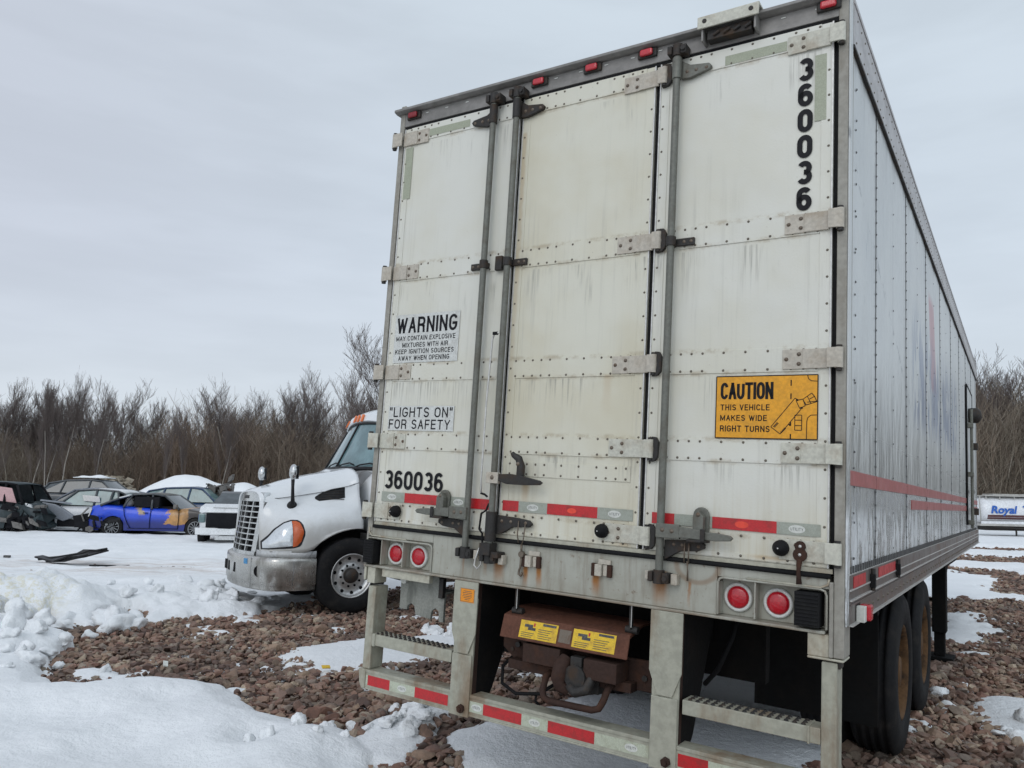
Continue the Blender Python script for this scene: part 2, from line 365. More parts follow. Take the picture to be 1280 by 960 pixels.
# stroke lettering: condensed sans capitals drawn as flat ribbons
def _arc(cx, cy, rx, ry, a0, a1, n=9): return [(cx + rx * math.cos(R(a0 + (a1 - a0) * i / n)), cy + ry * math.sin(R(a0 + (a1 - a0) * i / n))) for i in range(n + 1)]
def _ln(*p): return list(p)
GL = {
'A': (1, [_ln((0, 0), (.5, 1), (1, 0)), _ln((.2, .33), (.8, .33))]),
'C': (1, [_arc(.5, .68, .5, .32, 15, 180) + _arc(.5, .32, .5, .32, 180, 345)]),
'D': (1, [_ln((0, 0), (0, 1), (.45, 1)) + _arc(.5, .68, .5, .32, 90, 0) + _arc(.5, .32, .5, .32, 0, -90) + [(0, 0)]]),
'E': (.85, [_ln((1, 1), (0, 1), (0, 0), (1, 0)), _ln((0, .53), (.9, .53))]),
'F': (.82, [_ln((1, 1), (0, 1), (0, 0)), _ln((0, .51), (.88, .51))]),
'G': (1.05, [_arc(.5, .68, .5, .32, 20, 180) + _arc(.5, .32, .5, .32, 180, 360) + [(1, .45), (.55, .45)]]),
'H': (1, [_ln((0, 0), (0, 1)), _ln((1, 0), (1, 1)), _ln((0, .52), (1, .52))]),
'I': (.0, [_ln((.5, 0), (.5, 1))]),
'K': (1, [_ln((0, 0), (0, 1)), _ln((.95, 1), (.05, .40)), _ln((.35, .62), (1, 0))]),
'L': (.8, [_ln((0, 1), (0, 0), (1, 0))]),
'M': (1.3, [_ln((0, 0), (0, 1), (.5, .12), (1, 1), (1, 0))]),
'N': (1, [_ln((0, 0), (0, 1), (1, 0), (1, 1))]),
'O': (1.05, [_arc(.5, .68, .5, .32, 0, 180) + _arc(.5, .32, .5, .32, 180, 360) + [(1, .68)]]),
'P': (.95, [_ln((0, 0), (0, 1), (.55, 1)) + _arc(.6, .74, .4, .26, 80, -90) + [(0, .48)]]),
'R': (1, [_ln((0, 0), (0, 1), (.55, 1)) + _arc(.6, .74, .38, .26, 80, -90) + [(0, .48)], _ln((.6, .48), (.9, .36), (.95, 0))]),
'S': (.98, [_arc(.5, .75, .46, .25, 15, 90, 4) + _arc(.5, .75, .46, .24, 90, 250, 7) + _arc(.5, .26, .48, .25, 70, -90, 8) + _arc(.5, .26, .48, .26, -90, -165, 4)]),
'T': (1, [_ln((0, 1), (1, 1)), _ln((.5, 1), (.5, 0))]),
'U': (1, [_ln((0, 1), (0, .32)) + _arc(.5, .32, .5, .32, 180, 360) + [(1, 1)]]),
'V': (1, [_ln((0, 1), (.5, 0), (1, 1))]),
'W': (1.5, [_ln((0, 1), (.26, 0), (.5, .9), (.74, 0), (1, 1))]),
'X': (1, [_ln((0, 0), (1, 1)), _ln((0, 1), (1, 0))]),
'Y': (1, [_ln((0, 1), (.5, .45), (1, 1)), _ln((.5, .45), (.5, 0))]),
'0': (1, [_arc(.5, .70, .5, .30, 0, 180) + _arc(.5, .30, .5, .30, 180, 360) + [(1, .70)]]),
'3': (1, [_arc(.5, .74, .47, .26, 150, -60, 12) + [(.45, .52)], [(.45, .52)] + _arc(.5, .27, .5, .27, 65, -152, 13)]),
'6': (1, [_arc(.5, .72, .49, .28, 32, 180, 9) + _arc(.5, .30, .5, .30, 180, 540, 20)]),
'"': (.35, [_ln((0, 1), (0, .78)), _ln((1, 1), (1, .78))]),
'-': (.5, [_ln((0, .45), (1, .45))]),
}
def put_text(mb, body, org, U, V, u0, u1, v0, v1, bold=0., shear=0., st=None):
    org, U, V = Vector(org), Vector(U), Vector(V); H = v1 - v0
    t = H * (st if st else .085 + bold * 3.2); hw = t / 2          # half stroke
    SW = .50                                                        # em width of a unit glyph
    adv = []; x = 0
    for ch in body:
        if ch == ' ': adv.append((x, 0)); x += .42; continue
        wd = GL[ch][0] * SW; adv.append((x, wd)); x += wd + .17 + t / H * .9
    tot = x - .17 - t / H * .9
    k = ((u1 - u0) - t) / max(tot, 1e-6)
    for ch, (x0, wd) in zip(body, adv):
        if ch == ' ': continue
        paths = []
        for path in GL[ch][1]:   # break strokes at sharp corners
            cur = [path[0]]
            for i in range(1, len(path)):
                cur.append(path[i])
                if i < len(path) - 1:
                    a_ = Vector((path[i][0] - path[i - 1][0], path[i][1] - path[i - 1][1])); b_ = Vector((path[i + 1][0] - path[i][0], path[i + 1][1] - path[i][1]))
                    if a_.length > 1e-6 and b_.length > 1e-6 and a_.angle(b_) > R(48): paths.append(cur); cur = [path[i]]
            paths.append(cur)
        for path in paths:
            P = []
            for (a, b) in path:
                px = u0 + hw + (x0 + a * wd) * k; py = v0 + hw + b * (H - t); px += shear * (py - v0)
                if not P or (abs(P[-1][0] - px) + abs(P[-1][1] - py)) > 1e-7: P.append((px, py))
            n = len(P); L_, R_ = [], []
            for i in range(n):
                d0 = Vector((P[i][0] - P[i - 1][0], P[i][1] - P[i - 1][1])) if i else None
                d1 = Vector((P[i + 1][0] - P[i][0], P[i + 1][1] - P[i][1])) if i < n - 1 else None
                closed = n > 3 and (Vector(P[0]) - Vector(P[-1])).length < 1e-6
                if closed and i == 0: d0 = Vector((P[-1][0] - P[-2][0], P[-1][1] - P[-2][1]))
                if closed and i == n - 1: d1 = Vector((P[1][0] - P[0][0], P[1][1] - P[0][1]))
                e0 = d0.normalized() if d0 else d1.normalized(); e1 = d1.normalized() if d1 else e0
                n0 = Vector((-e0.y, e0.x)); n1 = Vector((-e1.y, e1.x)); m_ = n0 + n1
                if m_.length < .3: m_ = n1
                m_.normalize(); sc = hw / max(m_.dot(n1), .45); c = Vector(P[i])
                ext = Vector((0, 0))
                if not closed:
                    big = n > 5
                    if i == 0 and d0 is None: ext = -e1 * (hw if n < 3 else 0)
                    if i == n - 1 and d1 is None: ext = e0 * (hw if n < 3 else 0)
                L_.append(c + m_ * sc + ext); R_.append(c - m_ * sc + ext)
            cl = lambda q: org + U * q.x + V * min(max(q.y, v0), v1)
            vs = [cl(q) for q in L_] + [cl(q) for q in R_]
            mb.add(vs, [(i, i + n, i + n + 1, i + 1) for i in range(n - 1)], False)
# ================================================================ GROUND, GRAVEL, SNOW
_tab = np.random.default_rng(5).random((256, 256))
def vn(x, y, s=0):
    x = np.asarray(x, float) + s * 17.3; y = np.asarray(y, float) + s * 9.1
    xi = np.floor(x).astype(int); yi = np.floor(y).astype(int); fx = x - xi; fy = y - yi
    fx = fx * fx * (3 - 2 * fx); fy = fy * fy * (3 - 2 * fy)
    g = lambda a, b: _tab[a & 255, b & 255]
    return (g(xi, yi) * (1 - fx) + g(xi + 1, yi) * fx) * (1 - fy) + (g(xi, yi + 1) * (1 - fx) + g(xi + 1, yi + 1) * fx) * fy
def fbm(x, y, oct=4, s=0, gain=.5):
    a = 0; amp = 1; t = 0
    for i in range(oct): a = a + amp * vn(x * 2 ** i, y * 2 ** i, s + i); t += amp; amp *= gain
    return a / t - .5
def smooth(a, b, v): t = np.clip((v - a) / (b - a), 0, 1); return t * t * (3 - 2 * t)
Tn = np.array(TM); To = np.array(TOFF)
def to_trailer(x, y): # x, y of the trailer frame for ground points
    return Tn[0, 0] * (x - To[0]) + Tn[1, 0] * (y - To[1]), Tn[0, 1] * (x - To[0]) + Tn[1, 1] * (y - To[1])
def terrain(x, y):
    x = np.asarray(x, float); y = np.asarray(y, float)
    tx, ty = to_trailer(x, y)
    pl = .139 - .0433 * tx - .007 * ty                # the stand the trailer's wheels rest on
    dx = np.maximum(np.abs(tx - 1.1) - 1.1, 0); dy = np.maximum(np.abs(ty - 5.0) - 3.6, 0)
    wgt = smooth(1.6, 0, np.hypot(dx, dy))
    near = smooth(40, 8, np.hypot(x, y))
    rel = fbm(x * .5, y * .5, 3, 3) * .10 * near * (1 - wgt) * smooth(2, 8, np.hypot(x + 2.7, y - 11.8))
    far = fbm(x * .05, y * .05, 3, 8) * .6 * smooth(32, 60, np.hypot(x, y)) * smooth(10, 24, np.hypot(x - 27, y - 40))
    return np.clip(pl, -.05, .16) * wgt + rel + far
POLY = {
'bank':[(-7.68, 9.91), (-5.8, 9.26), (-5.4, 9.04), (-4.94, 8.52), (-4.39, 8.14), (-4.29, 7.62), (-3.85, 6.89), (-3.5, 6.44), (-3.29, 6.45), (-2.85, 6.59), (-2.28, 6.64), (-1.99, 6.15), (-1.42, 5.59), (-1.04, 5.33), (-0.91, 5.06), (-0.68, 4.43), (-0.35, 3.0), (-2.79, 2.2), (-12, 2.2), (-12, 9.9)],
'patchB':[(-3.98, 7.12), (-3.82, 7.32), (-3.62, 7.34), (-3.29, 7.18), (-3.13, 7.07), (-3.22, 6.83), (-3.58, 6.74)],
'stripC':[(-2.87, 6.64), (-2.83, 7.35), (-2.37, 7.95), (-2.33, 8.36), (-2.21, 8.68), (-1.64, 9.07), (-0.71, 9.7), (0.06, 10.15), (0.06, 8.61), (-0.47, 8.14), (-1.12, 7.5), (-1.5, 7.21), (-1.95, 7.05), (-2.07, 7.35), (-1.97, 7.63), (-2.38, 7.73), (-2.48, 7.38), (-2.66, 6.93)],
'field':[(-14, 9.0), (-5.9, 9.42), (-5.6, 9.87), (-4.82, 9.33), (-5.05, 10.13), (-5.12, 10.66), (-4.83, 10.85), (-4.6, 10.45), (-4.54, 9.7), (-4.23, 9.86), (-3.61, 10.31), (-3.19, 10.93), (-2.9, 11.94), (-2.76, 12.91), (-1.59, 13.88), (-0.52, 14.95), (2, 30), (10, 80), (-90, 80), (-90, 9)],
'under':[(-0.36, 5.24), (-0.27, 5.49), (0.05, 5.92), (0.41, 6.18), (0.8, 6.36), (1.11, 6.75), (1.79, 7.38), (2.47, 7.7), (2.76, 7.46), (2.68, 6.88), (2.57, 6.16), (1.9, 4.69), (1.18, 4.2), (-0.14, 4.3)],
'clods':[(-0.98, 5.45), (-0.83, 5.63), (-0.52, 5.84), (-0.37, 5.72), (-0.47, 5.31), (-0.71, 4.93)],
'smallund':[(0.64, 7.66), (0.85, 7.75), (0.91, 7.3), (0.69, 7.22)],
'R1':[(6.1, 11.58), (6.63, 11.8), (6.91, 11.84), (6.45, 10.74), (5.62, 9.77), (5.2, 9.62), (4.95, 9.7)],
'R2':[(7.99, 16.51), (10.86, 19.93), (10.54, 18.67), (11.1, 18.06), (10.11, 16.6), (8.96, 15.56), (9.42, 14.43), (10.3, 13.52), (9.67, 12.7), (8.65, 13.67), (7.56, 13.92), (6.98, 14.16)],
'R3':[(11.5, 23.37), (14.51, 22.12), (16.93, 19.57), (14.66, 16.97), (11.93, 18.22), (12.71, 20.33), (11.2, 20.0)],
'R4':[(13, 28.0), (18.86, 28.28), (24.15, 27.82), (22.25, 25.65), (16.78, 25.55), (12, 25.23)],
'R5':[(10, 80), (90, 80), (70, 33), (36.64, 32.5), (19.89, 30.26), (10, 30.41)],
'RF':[(3.87, 6.59), (4.2, 6.95), (4.5, 6.74), (4.2, 6.27), (3.6, 5.16), (3.13, 5.15), (3.51, 5.83)],
}
THICK = dict(bank=.15, patchB=.05, stripC=.028, field=.12, under=.05, clods=.05, smallund=.04, R1=.05, R2=.05, R3=.06, R4=.06, R5=.12, RF=.04)
def sdf(px, py, poly):
    P = np.array(poly); n = len(P); d = np.full(px.shape, 1e9); ins = np.zeros(px.shape, bool)
    for i in range(n):
        a = P[i]; b = P[(i + 1) % n]; e = b - a; wx = px - a[0]; wy = py - a[1]
        t = np.clip((wx * e[0] + wy * e[1]) / (e @ e), 0, 1)
        d = np.minimum(d, np.hypot(wx - t * e[0], wy - t * e[1]))
        c = ((a[1] > py) != (b[1] > py)) & (px < (b[0] - a[0]) * (py - a[1]) / ((b[1] - a[1]) if b[1] != a[1] else 1e-9) + a[0])
        ins ^= c
    return np.where(ins, d, -d)
def snow_depth(x, y):
    """height of the snow surface over the terrain; negative where the ground is bare"""
    dist = np.hypot(x, y); rag = fbm(x * 1.6, y * 1.6, 4, 21, .6) * (.30 + .035 * dist) + fbm(x * 7, y * 7, 3, 33) * .16
    best = np.full(x.shape, -.06)
    for k, poly in POLY.items():
        P = np.array(poly)
        s = sdf(x, y, poly)
        if k == 'stripC': s = s - .05
        r = rag * (.45 if k in ('bank',) else .8 if k in ('stripC', 'patchB', 'smallund') else (1.6 if k in('R2','R3','R4') else 1.))
        s = s + r
        wdt = .30 if k == 'bank' else (.9 if k in ('field', 'R5') else .25)
        h = THICK[k] * np.clip(s / wdt, -1, 1) ** 1 * np.where(s > 0, 1, 2)
        h = np.where(s > 0, THICK[k] * np.sqrt(np.clip(s / wdt, 0, 1)), np.clip(s * .6, -.06, 0))
        best = np.maximum(best, h)
    isl = fbm(x * 1.9, y * 1.9, 4, 87, .62); isl = np.where((y < 12) & (best < 0), np.clip((isl - .19) * .35, -.06, .028), -.06); best = np.maximum(best, isl)
    on = best > .0
    field = smooth(9.2, 11, y) * smooth(1.2, -2.5, x - .12 * y)
    lump = fbm(x * 1.1, y * 1.1, 4, 41) * .13 + fbm(x * 3.3, y * 3.3, 4, 47) * .09
    bank = smooth(-.3, .8, sdf(x, y, POLY['bank']) + 0)
    # old footprints and hollows in the bank
    hollow = np.zeros_like(x)
    for (hx, hy, hr, hd) in [(-1.55, 5.15, .16, .07), (-.95, 4.75, .2, .06), (-2.2, 4.9, .45, .05), (-2.9, 5.4, .3, .04), (-1.7, 4.6, .25, .07), (-2.45, 5.9, .18, .04), (-3.4, 5.5, .35, .06)]:
        hollow -= hd * np.exp(-((x - hx) ** 2 + (y - hy) ** 2) / hr ** 2)
    best = np.where(on, best + bank * (fbm(x * .8, y * .8, 3, 51) * .16 + fbm(x * 2.6, y * 2.6, 3, 57) * .05 + fbm(x * 9, y * 9, 3, 59) * .018 + 1.5 * hollow), best)
    # ploughed ridge in front of the gravel, churned wheel ruts behind it
    ridge = np.exp(-((y - 11.6 - .12 * x) / 1.3) ** 2) * smooth(-2.6, -3.6, x)
    rut = np.exp(-((y - 15.6 + .05 * x) / 1.6) ** 2) * smooth(-2, -4, x)
    best = np.where(on & (field > 0), best + field * (ridge * (.03 + .42 * np.abs(fbm(x * 1.7, y * 1.7, 4, 61))) + lump * (.7 + .3 * ridge)
            - rut * .04 - rut * .07 * np.abs(np.sin(y * 2.2 + fbm(x * .4, y * .4, 2, 3) * 3)) ), best)
    # pile pushed up at the left of the picture
    pile = np.exp(-(((x + 5.1) / .8) ** 2 + ((y - 8.3) / .8) ** 2)) * .16 + np.exp(-(((x + 6.3) / 1.1) ** 2 + ((y - 10.2) / .7) ** 2)) * .32
    best = np.where(on, best + pile * (1 + 1.6 * fbm(x * 3.2, y * 3.2, 4, 71)), best)
    # banks far behind the wrecks
    berm = np.exp(-((x + 20.5) / 3.6) ** 2 - ((y - 50) / 3) ** 2) * 2.35 + np.exp(-((x + 16.2) / 1.6) ** 2 - ((y - 49) / 2.5) ** 2) * 1.35 + np.exp(-((y - 58) / 4) ** 2) * (.35 + .6 * np.abs(fbm(x * .15, y * .15, 3, 5))) * smooth(-5, -12, x)
    best = np.where(on, best + berm, best)
    # snow packed against the row of wrecks
    best = np.where(on, best + np.exp(-((y - 24.9) / .8) ** 2) * smooth(-7.5, -9, x) * (.02 + .22 * np.abs(fbm(x * .9, y * .9, 3, 77))), best)
    # truck stands in a shallow cleared bay
    ux = (x + 2.73) * -.848 + (y - 11.82) * -.53; uy = (x + 2.73) * .53 + (y - 11.82) * -.848
    bay = smooth(1.9, 1.3, np.abs(uy)) * smooth(1.3, .5, ux) * smooth(-9, -8, ux)
    best = np.where(bay > 0, best * (1 - bay) + np.minimum(best, .012) * bay, best)
    return best
def fan(y0, y1, ny, umax, du):
    ys = np.exp(np.linspace(math.log(y0), math.log(y1), ny)); us = np.arange(-umax, umax + du, du)
    U, Y = np.meshgrid(us, ys); X = U * Y; nx = len(us)
    i = np.arange(ny - 1)[:, None] * nx + np.arange(nx - 1)[None, :]; i = i.ravel()
    return X.ravel(), Y.ravel(), np.stack([i, i + 1, i + nx + 1, i + nx], 1)
# gravel base sheet
def ground_mat():
    mt, t, b = material('gravel_ground'); o = t.obj(); X, Y, Z = t.xyz(o)
    vo = t.node('ShaderNodeTexVoronoi'); t.l.new(o, vo.inputs[0]); vo.inputs['Scale'].default_value = 13
    wv = t.node('ShaderNodeTexVoronoi'); t.l.new(o, wv.inputs[0]); wv.inputs['Scale'].default_value = 5
    cr = t.node('ShaderNodeSeparateColor'); t.l.new(vo.outputs['Color'], cr.inputs[0])
    c = t.cramp(cr.outputs[0], [(0, (.10, .058, .045)), (.3, (.18, .11, .085)), (.6, (.22, .15, .12)), (.85, (.28, .215, .165)), (1, (.15, .12, .115))])
    c = t.mix(t.ramp(t.noise(o, .35, 4), .4, .65), c, (.13, .09, .07))
    t.l.new(c, b.inputs['Base Color']); b.inputs['Roughness'].default_value = .9
    hh = t.m('ADD', vo.outputs['Distance'], t.m('MULTIPLY', wv.outputs['Distance'], .8))
    t.l.new(t.bump(hh, 1., .05), b.inputs['Normal'])
ground_mat()
gx, gy, gf = fan(1.5, 90, 300, 1.6, .02)
gz = terrain(gx, gy) - .02
gnd = np_mesh('ground', np.stack([gx, gy, gz], 1), gf, 'gravel_ground'); gnd['kind'] = 'structure'
mb = MB('gravel_ground')
def farz(n=96):
    vs = []; fs = []
    return vs, fs
g2 = []; gfc = []
for (rad) in (0, 6, 20, 60, 140, 400, 1200):
    for k in range(48):
        a = 2 * math.pi * k / 48; g2.append((rad * math.cos(a), rad * math.sin(a), -.45 if rad < 130 else -.3))
for j in range(6):
    for k in range(48):
        gfc.append((j * 48 + k, j * 48 + (k + 1) % 48, (j + 1) * 48 + (k + 1) % 48, (j + 1) * 48 + k))
def field_mat():
    mt, t, b = material('far_field'); o = t.obj()
    n = t.noise(t.scale(o, (1, 2.5, 1)), .12, 6, .65)
    t.l.new(t.mix(t.ramp(n, .47, .56), (.80, .82, .84), (.16, .115, .085)), b.inputs['Base Color']); b.inputs['Roughness'].default_value = .8
field_mat()
o = np_mesh('far_ground', g2, gfc, 'far_field'); o['kind'] = 'structure'
# snow
def snow_mat():
    mt, t, b = material('snow'); o = t.obj(); X, Y, Z = t.xyz(o)
    n1 = t.noise(o, 1.1, 5, .6); n2 = t.noise(o, 14, 5, .65); n3 = t.noise(o, 70, 3, .6)
    c = t.mix(t.ramp(n1, .35, .65), (.80, .82, .83), (.85, .865, .875))
    # meltwater grit: brown tracks driven through it and scattered specks
    lane = t.ramp(t.m('ABSOLUTE', t.m('SUBTRACT', t.m('ADD', Y, t.m('MULTIPLY', X, .06)), 15.6)), 2.4, .4)
    lane = t.m('MULTIPLY', lane, t.ramp(X, -1.5, -4))
    brn = t.m('MULTIPLY', lane, t.ramp(t.noise(t.scale(o, (.22, 2.2, 1)), 1.8, 6, .75), .42, .62))
    c = t.mix(t.m('MULTIPLY', brn, .6), c, (.46, .37, .31))
    c = t.mix(t.m('MULTIPLY', t.ramp(t.noise(o, 26, 5, .75), .68, .75), .55), c, (.30, .24, .20))
    yl = t.m('MULTIPLY', t.ramp(X, -5.2, -5.7), t.m('MULTIPLY', t.ramp(Y, 10.8, 9.8), t.ramp(n2, .45, .6)))
    c = t.mix(t.m('MULTIPLY', yl, .5), c, (.66, .60, .36))
    t.l.new(c, b.inputs['Base Color']); b.inputs['Roughness'].default_value = .62
    b.inputs['Subsurface Weight'].default_value = .0
    h = t.m('ADD', t.m('MULTIPLY', n2, 1.), t.m('MULTIPLY', n3, .22))
    t.l.new(t.bump(h, .7, .035), b.inputs['Normal'])
snow_mat()
sx, sy, sf = fan(2.6, 80, 640, 1.45, .0042)
dep = snow_depth(sx, sy); sz = terrain(sx, sy) + dep
keep = dep[sf].max(1) > -.045
sf = sf[keep]
used = np.unique(sf); remap = np.full(len(sx), -1); remap[used] = np.arange(len(used))
sn = np_mesh('snow', np.stack([sx, sy, sz], 1)[used], remap[sf], 'snow'); sn['kind'] = 'stuff'; sn['label'] = 'old melting snow lying over the gravel yard'
# crushed stone
def rock_mat():
    mt, t, b = material('crushed_stone'); o = t.obj(); g = t.node('ShaderNodeNewGeometry')
    c = t.cramp(g.outputs['Random Per Island'], [(0, (.07, .042, .033)), (.13, (.22, .115, .082)), (.28, (.33, .21, .15)), (.42, (.26, .135, .098)), (.56, (.38, .27, .185)), (.68, (.30, .18, .13)), (.8, (.27, .225, .185)), (.9, (.50, .40, .29)), (1, (.16, .11, .09))])
    n = t.noise(o, 45, 4, .65)
    c = t.mix(t.m('MULTIPLY', t.ramp(n, .35, .65), .35), c, (.09, .065, .055))
    wet = t.noise(o, .9, 4, .6); c = t.mix(t.m('MULTIPLY', t.ramp(wet, .46, .62), .62), c, (.075, .055, .045))
    c = t.mix(t.m('MULTIPLY', t.ramp(wet, .46, .34), .35), c, (.33, .26, .19))
    t.l.new(c, b.inputs['Base Color']); b.inputs['Roughness'].default_value = .72
    t.l.new(t.bump(n, .4, .008), b.inputs['Normal'])
rock_mat()
bm = bmesh.new(); bmesh.ops.create_icosphere(bm, subdivisions=1, radius=1); bm.verts.ensure_lookup_table()
ICO = np.array([v.co[:] for v in bm.verts]); ICF = np.array([[v.index for v in fc.verts] for fc in bm.faces]); bm.free()
bm = bmesh.new(); bmesh.ops.create_icosphere(bm, subdivisions=2, radius=1); ICO2 = np.array([v.co[:] for v in bm.verts]); bm.verts.index_update(); ICF2 = np.array([[v.index for v in fc.verts] for fc in bm.faces]); bm.free()
def cuts(V, rg, n=9):
    """chip a ball into a stone: flatten it with random planes"""
    V = V.copy()
    for k in range(n):
        d = rg.normal(size=3); d /= np.linalg.norm(d); h = rg.uniform(.30, .75); s = V @ d; V = V - np.outer(np.maximum(s - h, 0), d)
    return V
def rotmats(n, rg):
    q = rg.normal(size=(n, 4)); q /= np.linalg.norm(q, axis=1)[:, None]; a, b, c, d = q.T
    return np.stack([1 - 2 * (c * c + d * d), 2 * (b * c - a * d), 2 * (b * d + a * c), 2 * (b * c + a * d), 1 - 2 * (b * b + d * d), 2 * (c * d - a * b), 2 * (b * d - a * c), 2 * (c * d + a * b), 1 - 2 * (b * b + c * c)], 1).reshape(n, 3, 3)
def rocks(name, xs, ys, size, VB, FB, mat, lift=.25, flat=.65, parent=None, zadd=0.):
    n = len(xs); rg = rng; var = [cuts(VB, rg) for _ in range(12)]
    z = terrain(xs, ys) + zadd; M = rotmats(n, rg); sc = np.stack([size * rg.uniform(.75, 1.35, n), size * rg.uniform(.65, 1.1, n), size * rg.uniform(.32, .85, n) * flat / .65], 1)
    pick = rg.integers(0, 12, n); B = np.array(var)[pick] * sc[:, None, :]
    yaw = rg.uniform(0, 6.28, n); tl = rg.normal(0, .35, (n, 2))
    cy, sy_ = np.cos(yaw), np.sin(yaw)
    Rz = np.zeros((n, 3, 3)); Rz[:, 0, 0] = cy; Rz[:, 0, 1] = -sy_; Rz[:, 1, 0] = sy_; Rz[:, 1, 1] = cy; Rz[:, 2, 2] = 1
    Rx = np.zeros((n, 3, 3)); cx, sx_ = np.cos(tl[:, 0]), np.sin(tl[:, 0]); Rx[:, 0, 0] = 1; Rx[:, 1, 1] = cx; Rx[:, 1, 2] = -sx_; Rx[:, 2, 1] = sx_; Rx[:, 2, 2] = cx
    W = np.einsum('nij,nkj->nki', Rz @ Rx, B)
    W[:, :, 0] += xs[:, None]; W[:, :, 1] += ys[:, None]; W[:, :, 2] += (z + sc[:, 2] * lift + rg.uniform(-.006, .012, n))[:, None]
    k = len(VB); F = (FB[None] + (np.arange(n) * k)[:, None, None]).reshape(-1, 3)
    return np_mesh(name, W.reshape(-1, 3), F, mat, parent, smooth=False)
def scatter(n, y0, y1, ulo, uhi):
    # uniform over the area of the fan
    y = np.sqrt(rng.uniform(y0 * y0, y1 * y1, n)); u = rng.uniform(ulo, uhi, n); return u * y, y
parts = []
for (y0, y1, dens, s0, s1) in ((3.4, 6.5, 640, .013, .062), (6.5, 10.5, 400, .017, .070), (10.5, 17, 150, .034, .065), (17, 30, 40, .05, .09)):
    ul, uh = (-.95, .95) if y0 < 10 else (-.75, .95)
    n = int(dens * (uh - ul) * (y1 ** 2 - y0 ** 2) / 2)
    x, y = scatter(n, y0, y1, ul, uh); d = snow_depth(x, y); k = (d < .018) | (rng.random(n) < .0015)
    if y0 > 10: k &= (d < .005)
    x, y = x[k], y[k]; sz_ = s0 + (s1 - s0) * rng.random(len(x)) ** 1.9
    big = rng.random(len(x)) < .03; sz_ = np.where(big, sz_ * 1.6, sz_)
    parts.append((x, y, sz_))
nearx = parts[0]
o = rocks('crushed_stone', *nearx, ICO2, ICF2, 'crushed_stone'); o['kind'] = 'stuff'; o['label'] = 'brown crushed stone surface of the yard'
x = np.concatenate([p[0] for p in parts[1:]]); y = np.concatenate([p[1] for p in parts[1:]]); s_ = np.concatenate([p[2] for p in parts[1:]])
o = rocks('crushed_stone', x, y, s_, ICO, ICF, 'crushed_stone'); o['kind'] = 'stuff'; o['label'] = 'brown crushed stone surface of the yard further off'
print('rocks', len(nearx[0]), len(x))
# broken snow crust
bm = bmesh.new(); bmesh.ops.create_icosphere(bm, subdivisions=3, radius=1); ICO3 = np.array([v.co[:] for v in bm.verts]); ICF3 = np.array([[v.index for v in fc.verts] for fc in bm.faces]); bm.free()
_c = cuts
def lump3(V, rg):
    out = _c(V, rg, 2); r = np.ones(len(V))
    for k in range(5):
        d = rg.normal(size=(3,)) * (1.2 + k * .9); r += .17 / (1 + k * .6) * np.sin(V @ d * 2 + rg.uniform(0, 6))
    return out * r[:, None]
cl_spots = []
def cl_area(cx, cy, rx, ry, n, s0, s1):
    for _ in range(n): cl_spots.append((cx + rng.normal() * rx, cy + rng.normal() * ry, rng.uniform(s0, s1)))
cl_area(-4.9, 8.1, .35, .4, 12, .06, .17); cl_area(-4.75, 9.3, .35, .3, 9, .08, .20); cl_area(-4.35, 7.4, .18, .3, 8, .05, .12)
cl_area(-5.6, 9.4, .5, .35, 10, .1, .26); cl_area(-.72, 5.45, .16, .22, 16, .03, .075); cl_area(-1.15, 5.2, .2, .16, 8, .03, .06)
cl_area(-3.9, 6.9, .3, .2, 6, .04, .09); cl_area(3.75, 6.1, .22, .5, 12, .03, .09); cl_area(-.55, 9.35, .22, .12, 6, .06, .11); cl_area(-5.8, 12.0, 1.0, .6, 14, .05, .13); cl_area(-4.1, 11.2, .4, .4, 12, .05, .12)
xs = np.array([c[0] for c in cl_spots]); ys = np.array([c[1] for c in cl_spots]); ss = np.array([c[2] for c in cl_spots])
cuts = lambda V, rg, n=7: lump3(V, rg)
vb = ICO3
var_z = np.maximum(snow_depth(xs, ys), 0)
o = rocks('snow_chunks', xs, ys, ss, ICO3, ICF3, 'snow', lift=.35, flat=.8, zadd=var_z); o['kind'] = 'stuff'; o['label'] = 'broken chunks of snow crust'
for p in o.data.polygons: p.use_smooth = True
cuts = _c
# ================================================================ TRAILER (x to the right, y towards its front, z up)
W = 2.59; L = 10.7
tm = Matrix(((TM[0][0], TM[0][1], TM[0][2], TOFF[0]), (TM[1][0], TM[1][1], TM[1][2], TOFF[1]), (TM[2][0], TM[2][1], TM[2][2], TOFF[2]), (0, 0, 0, 1)))
tr = thing('box_trailer', 'dirty white box trailer with riveted rear doors numbered 360036, seen from behind', 'trailer', matrix=tm)
RU, RV = (1, 0, 0), (0, 0, 1)
def rivrow(mb, pts, nrm, r=.0075):
    for p in pts: mb.dome(p, nrm, r, r * .7, 6)
# --- body
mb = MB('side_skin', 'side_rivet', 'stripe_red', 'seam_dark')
def side_sheet(mb, xs, sgn):
    """side wall: overlapping riveted sheets, each standing 1.5 mm over the next, slightly bowed"""
    ys = [0.03] + [.792 + 1.212 * k for k in range(9) if .792 + 1.212 * k < L - .1] + [L]
    for i in range(len(ys) - 1):
        a, b = ys[i], ys[i + 1]; n = 8
        vs = []; fs = []
        for j in range(n + 1):
            t = j / n; yy = a + (b - a) * t; bow = .0025 * math.sin(math.pi * t * 2) ** 2
            off = xs + sgn * (.0015 - .0012 * t + bow)
            vs += [(off, yy, 1.298), (off, yy, 3.61)]
        for j in range(n): fs.append((2 * j, 2 * j + 1, 2 * j + 3, 2 * j + 2))
        mb.add(vs, fs, True)
        mb.k = 3; mb.box(min(xs + sgn * .001, xs + sgn * .004), max(xs + sgn * .001, xs + sgn * .004), b - .003, b + .001, 1.3, 3.6) if i < len(ys) - 2 else None
        mb.k = 0
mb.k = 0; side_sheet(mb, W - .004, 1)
mb.k = 1
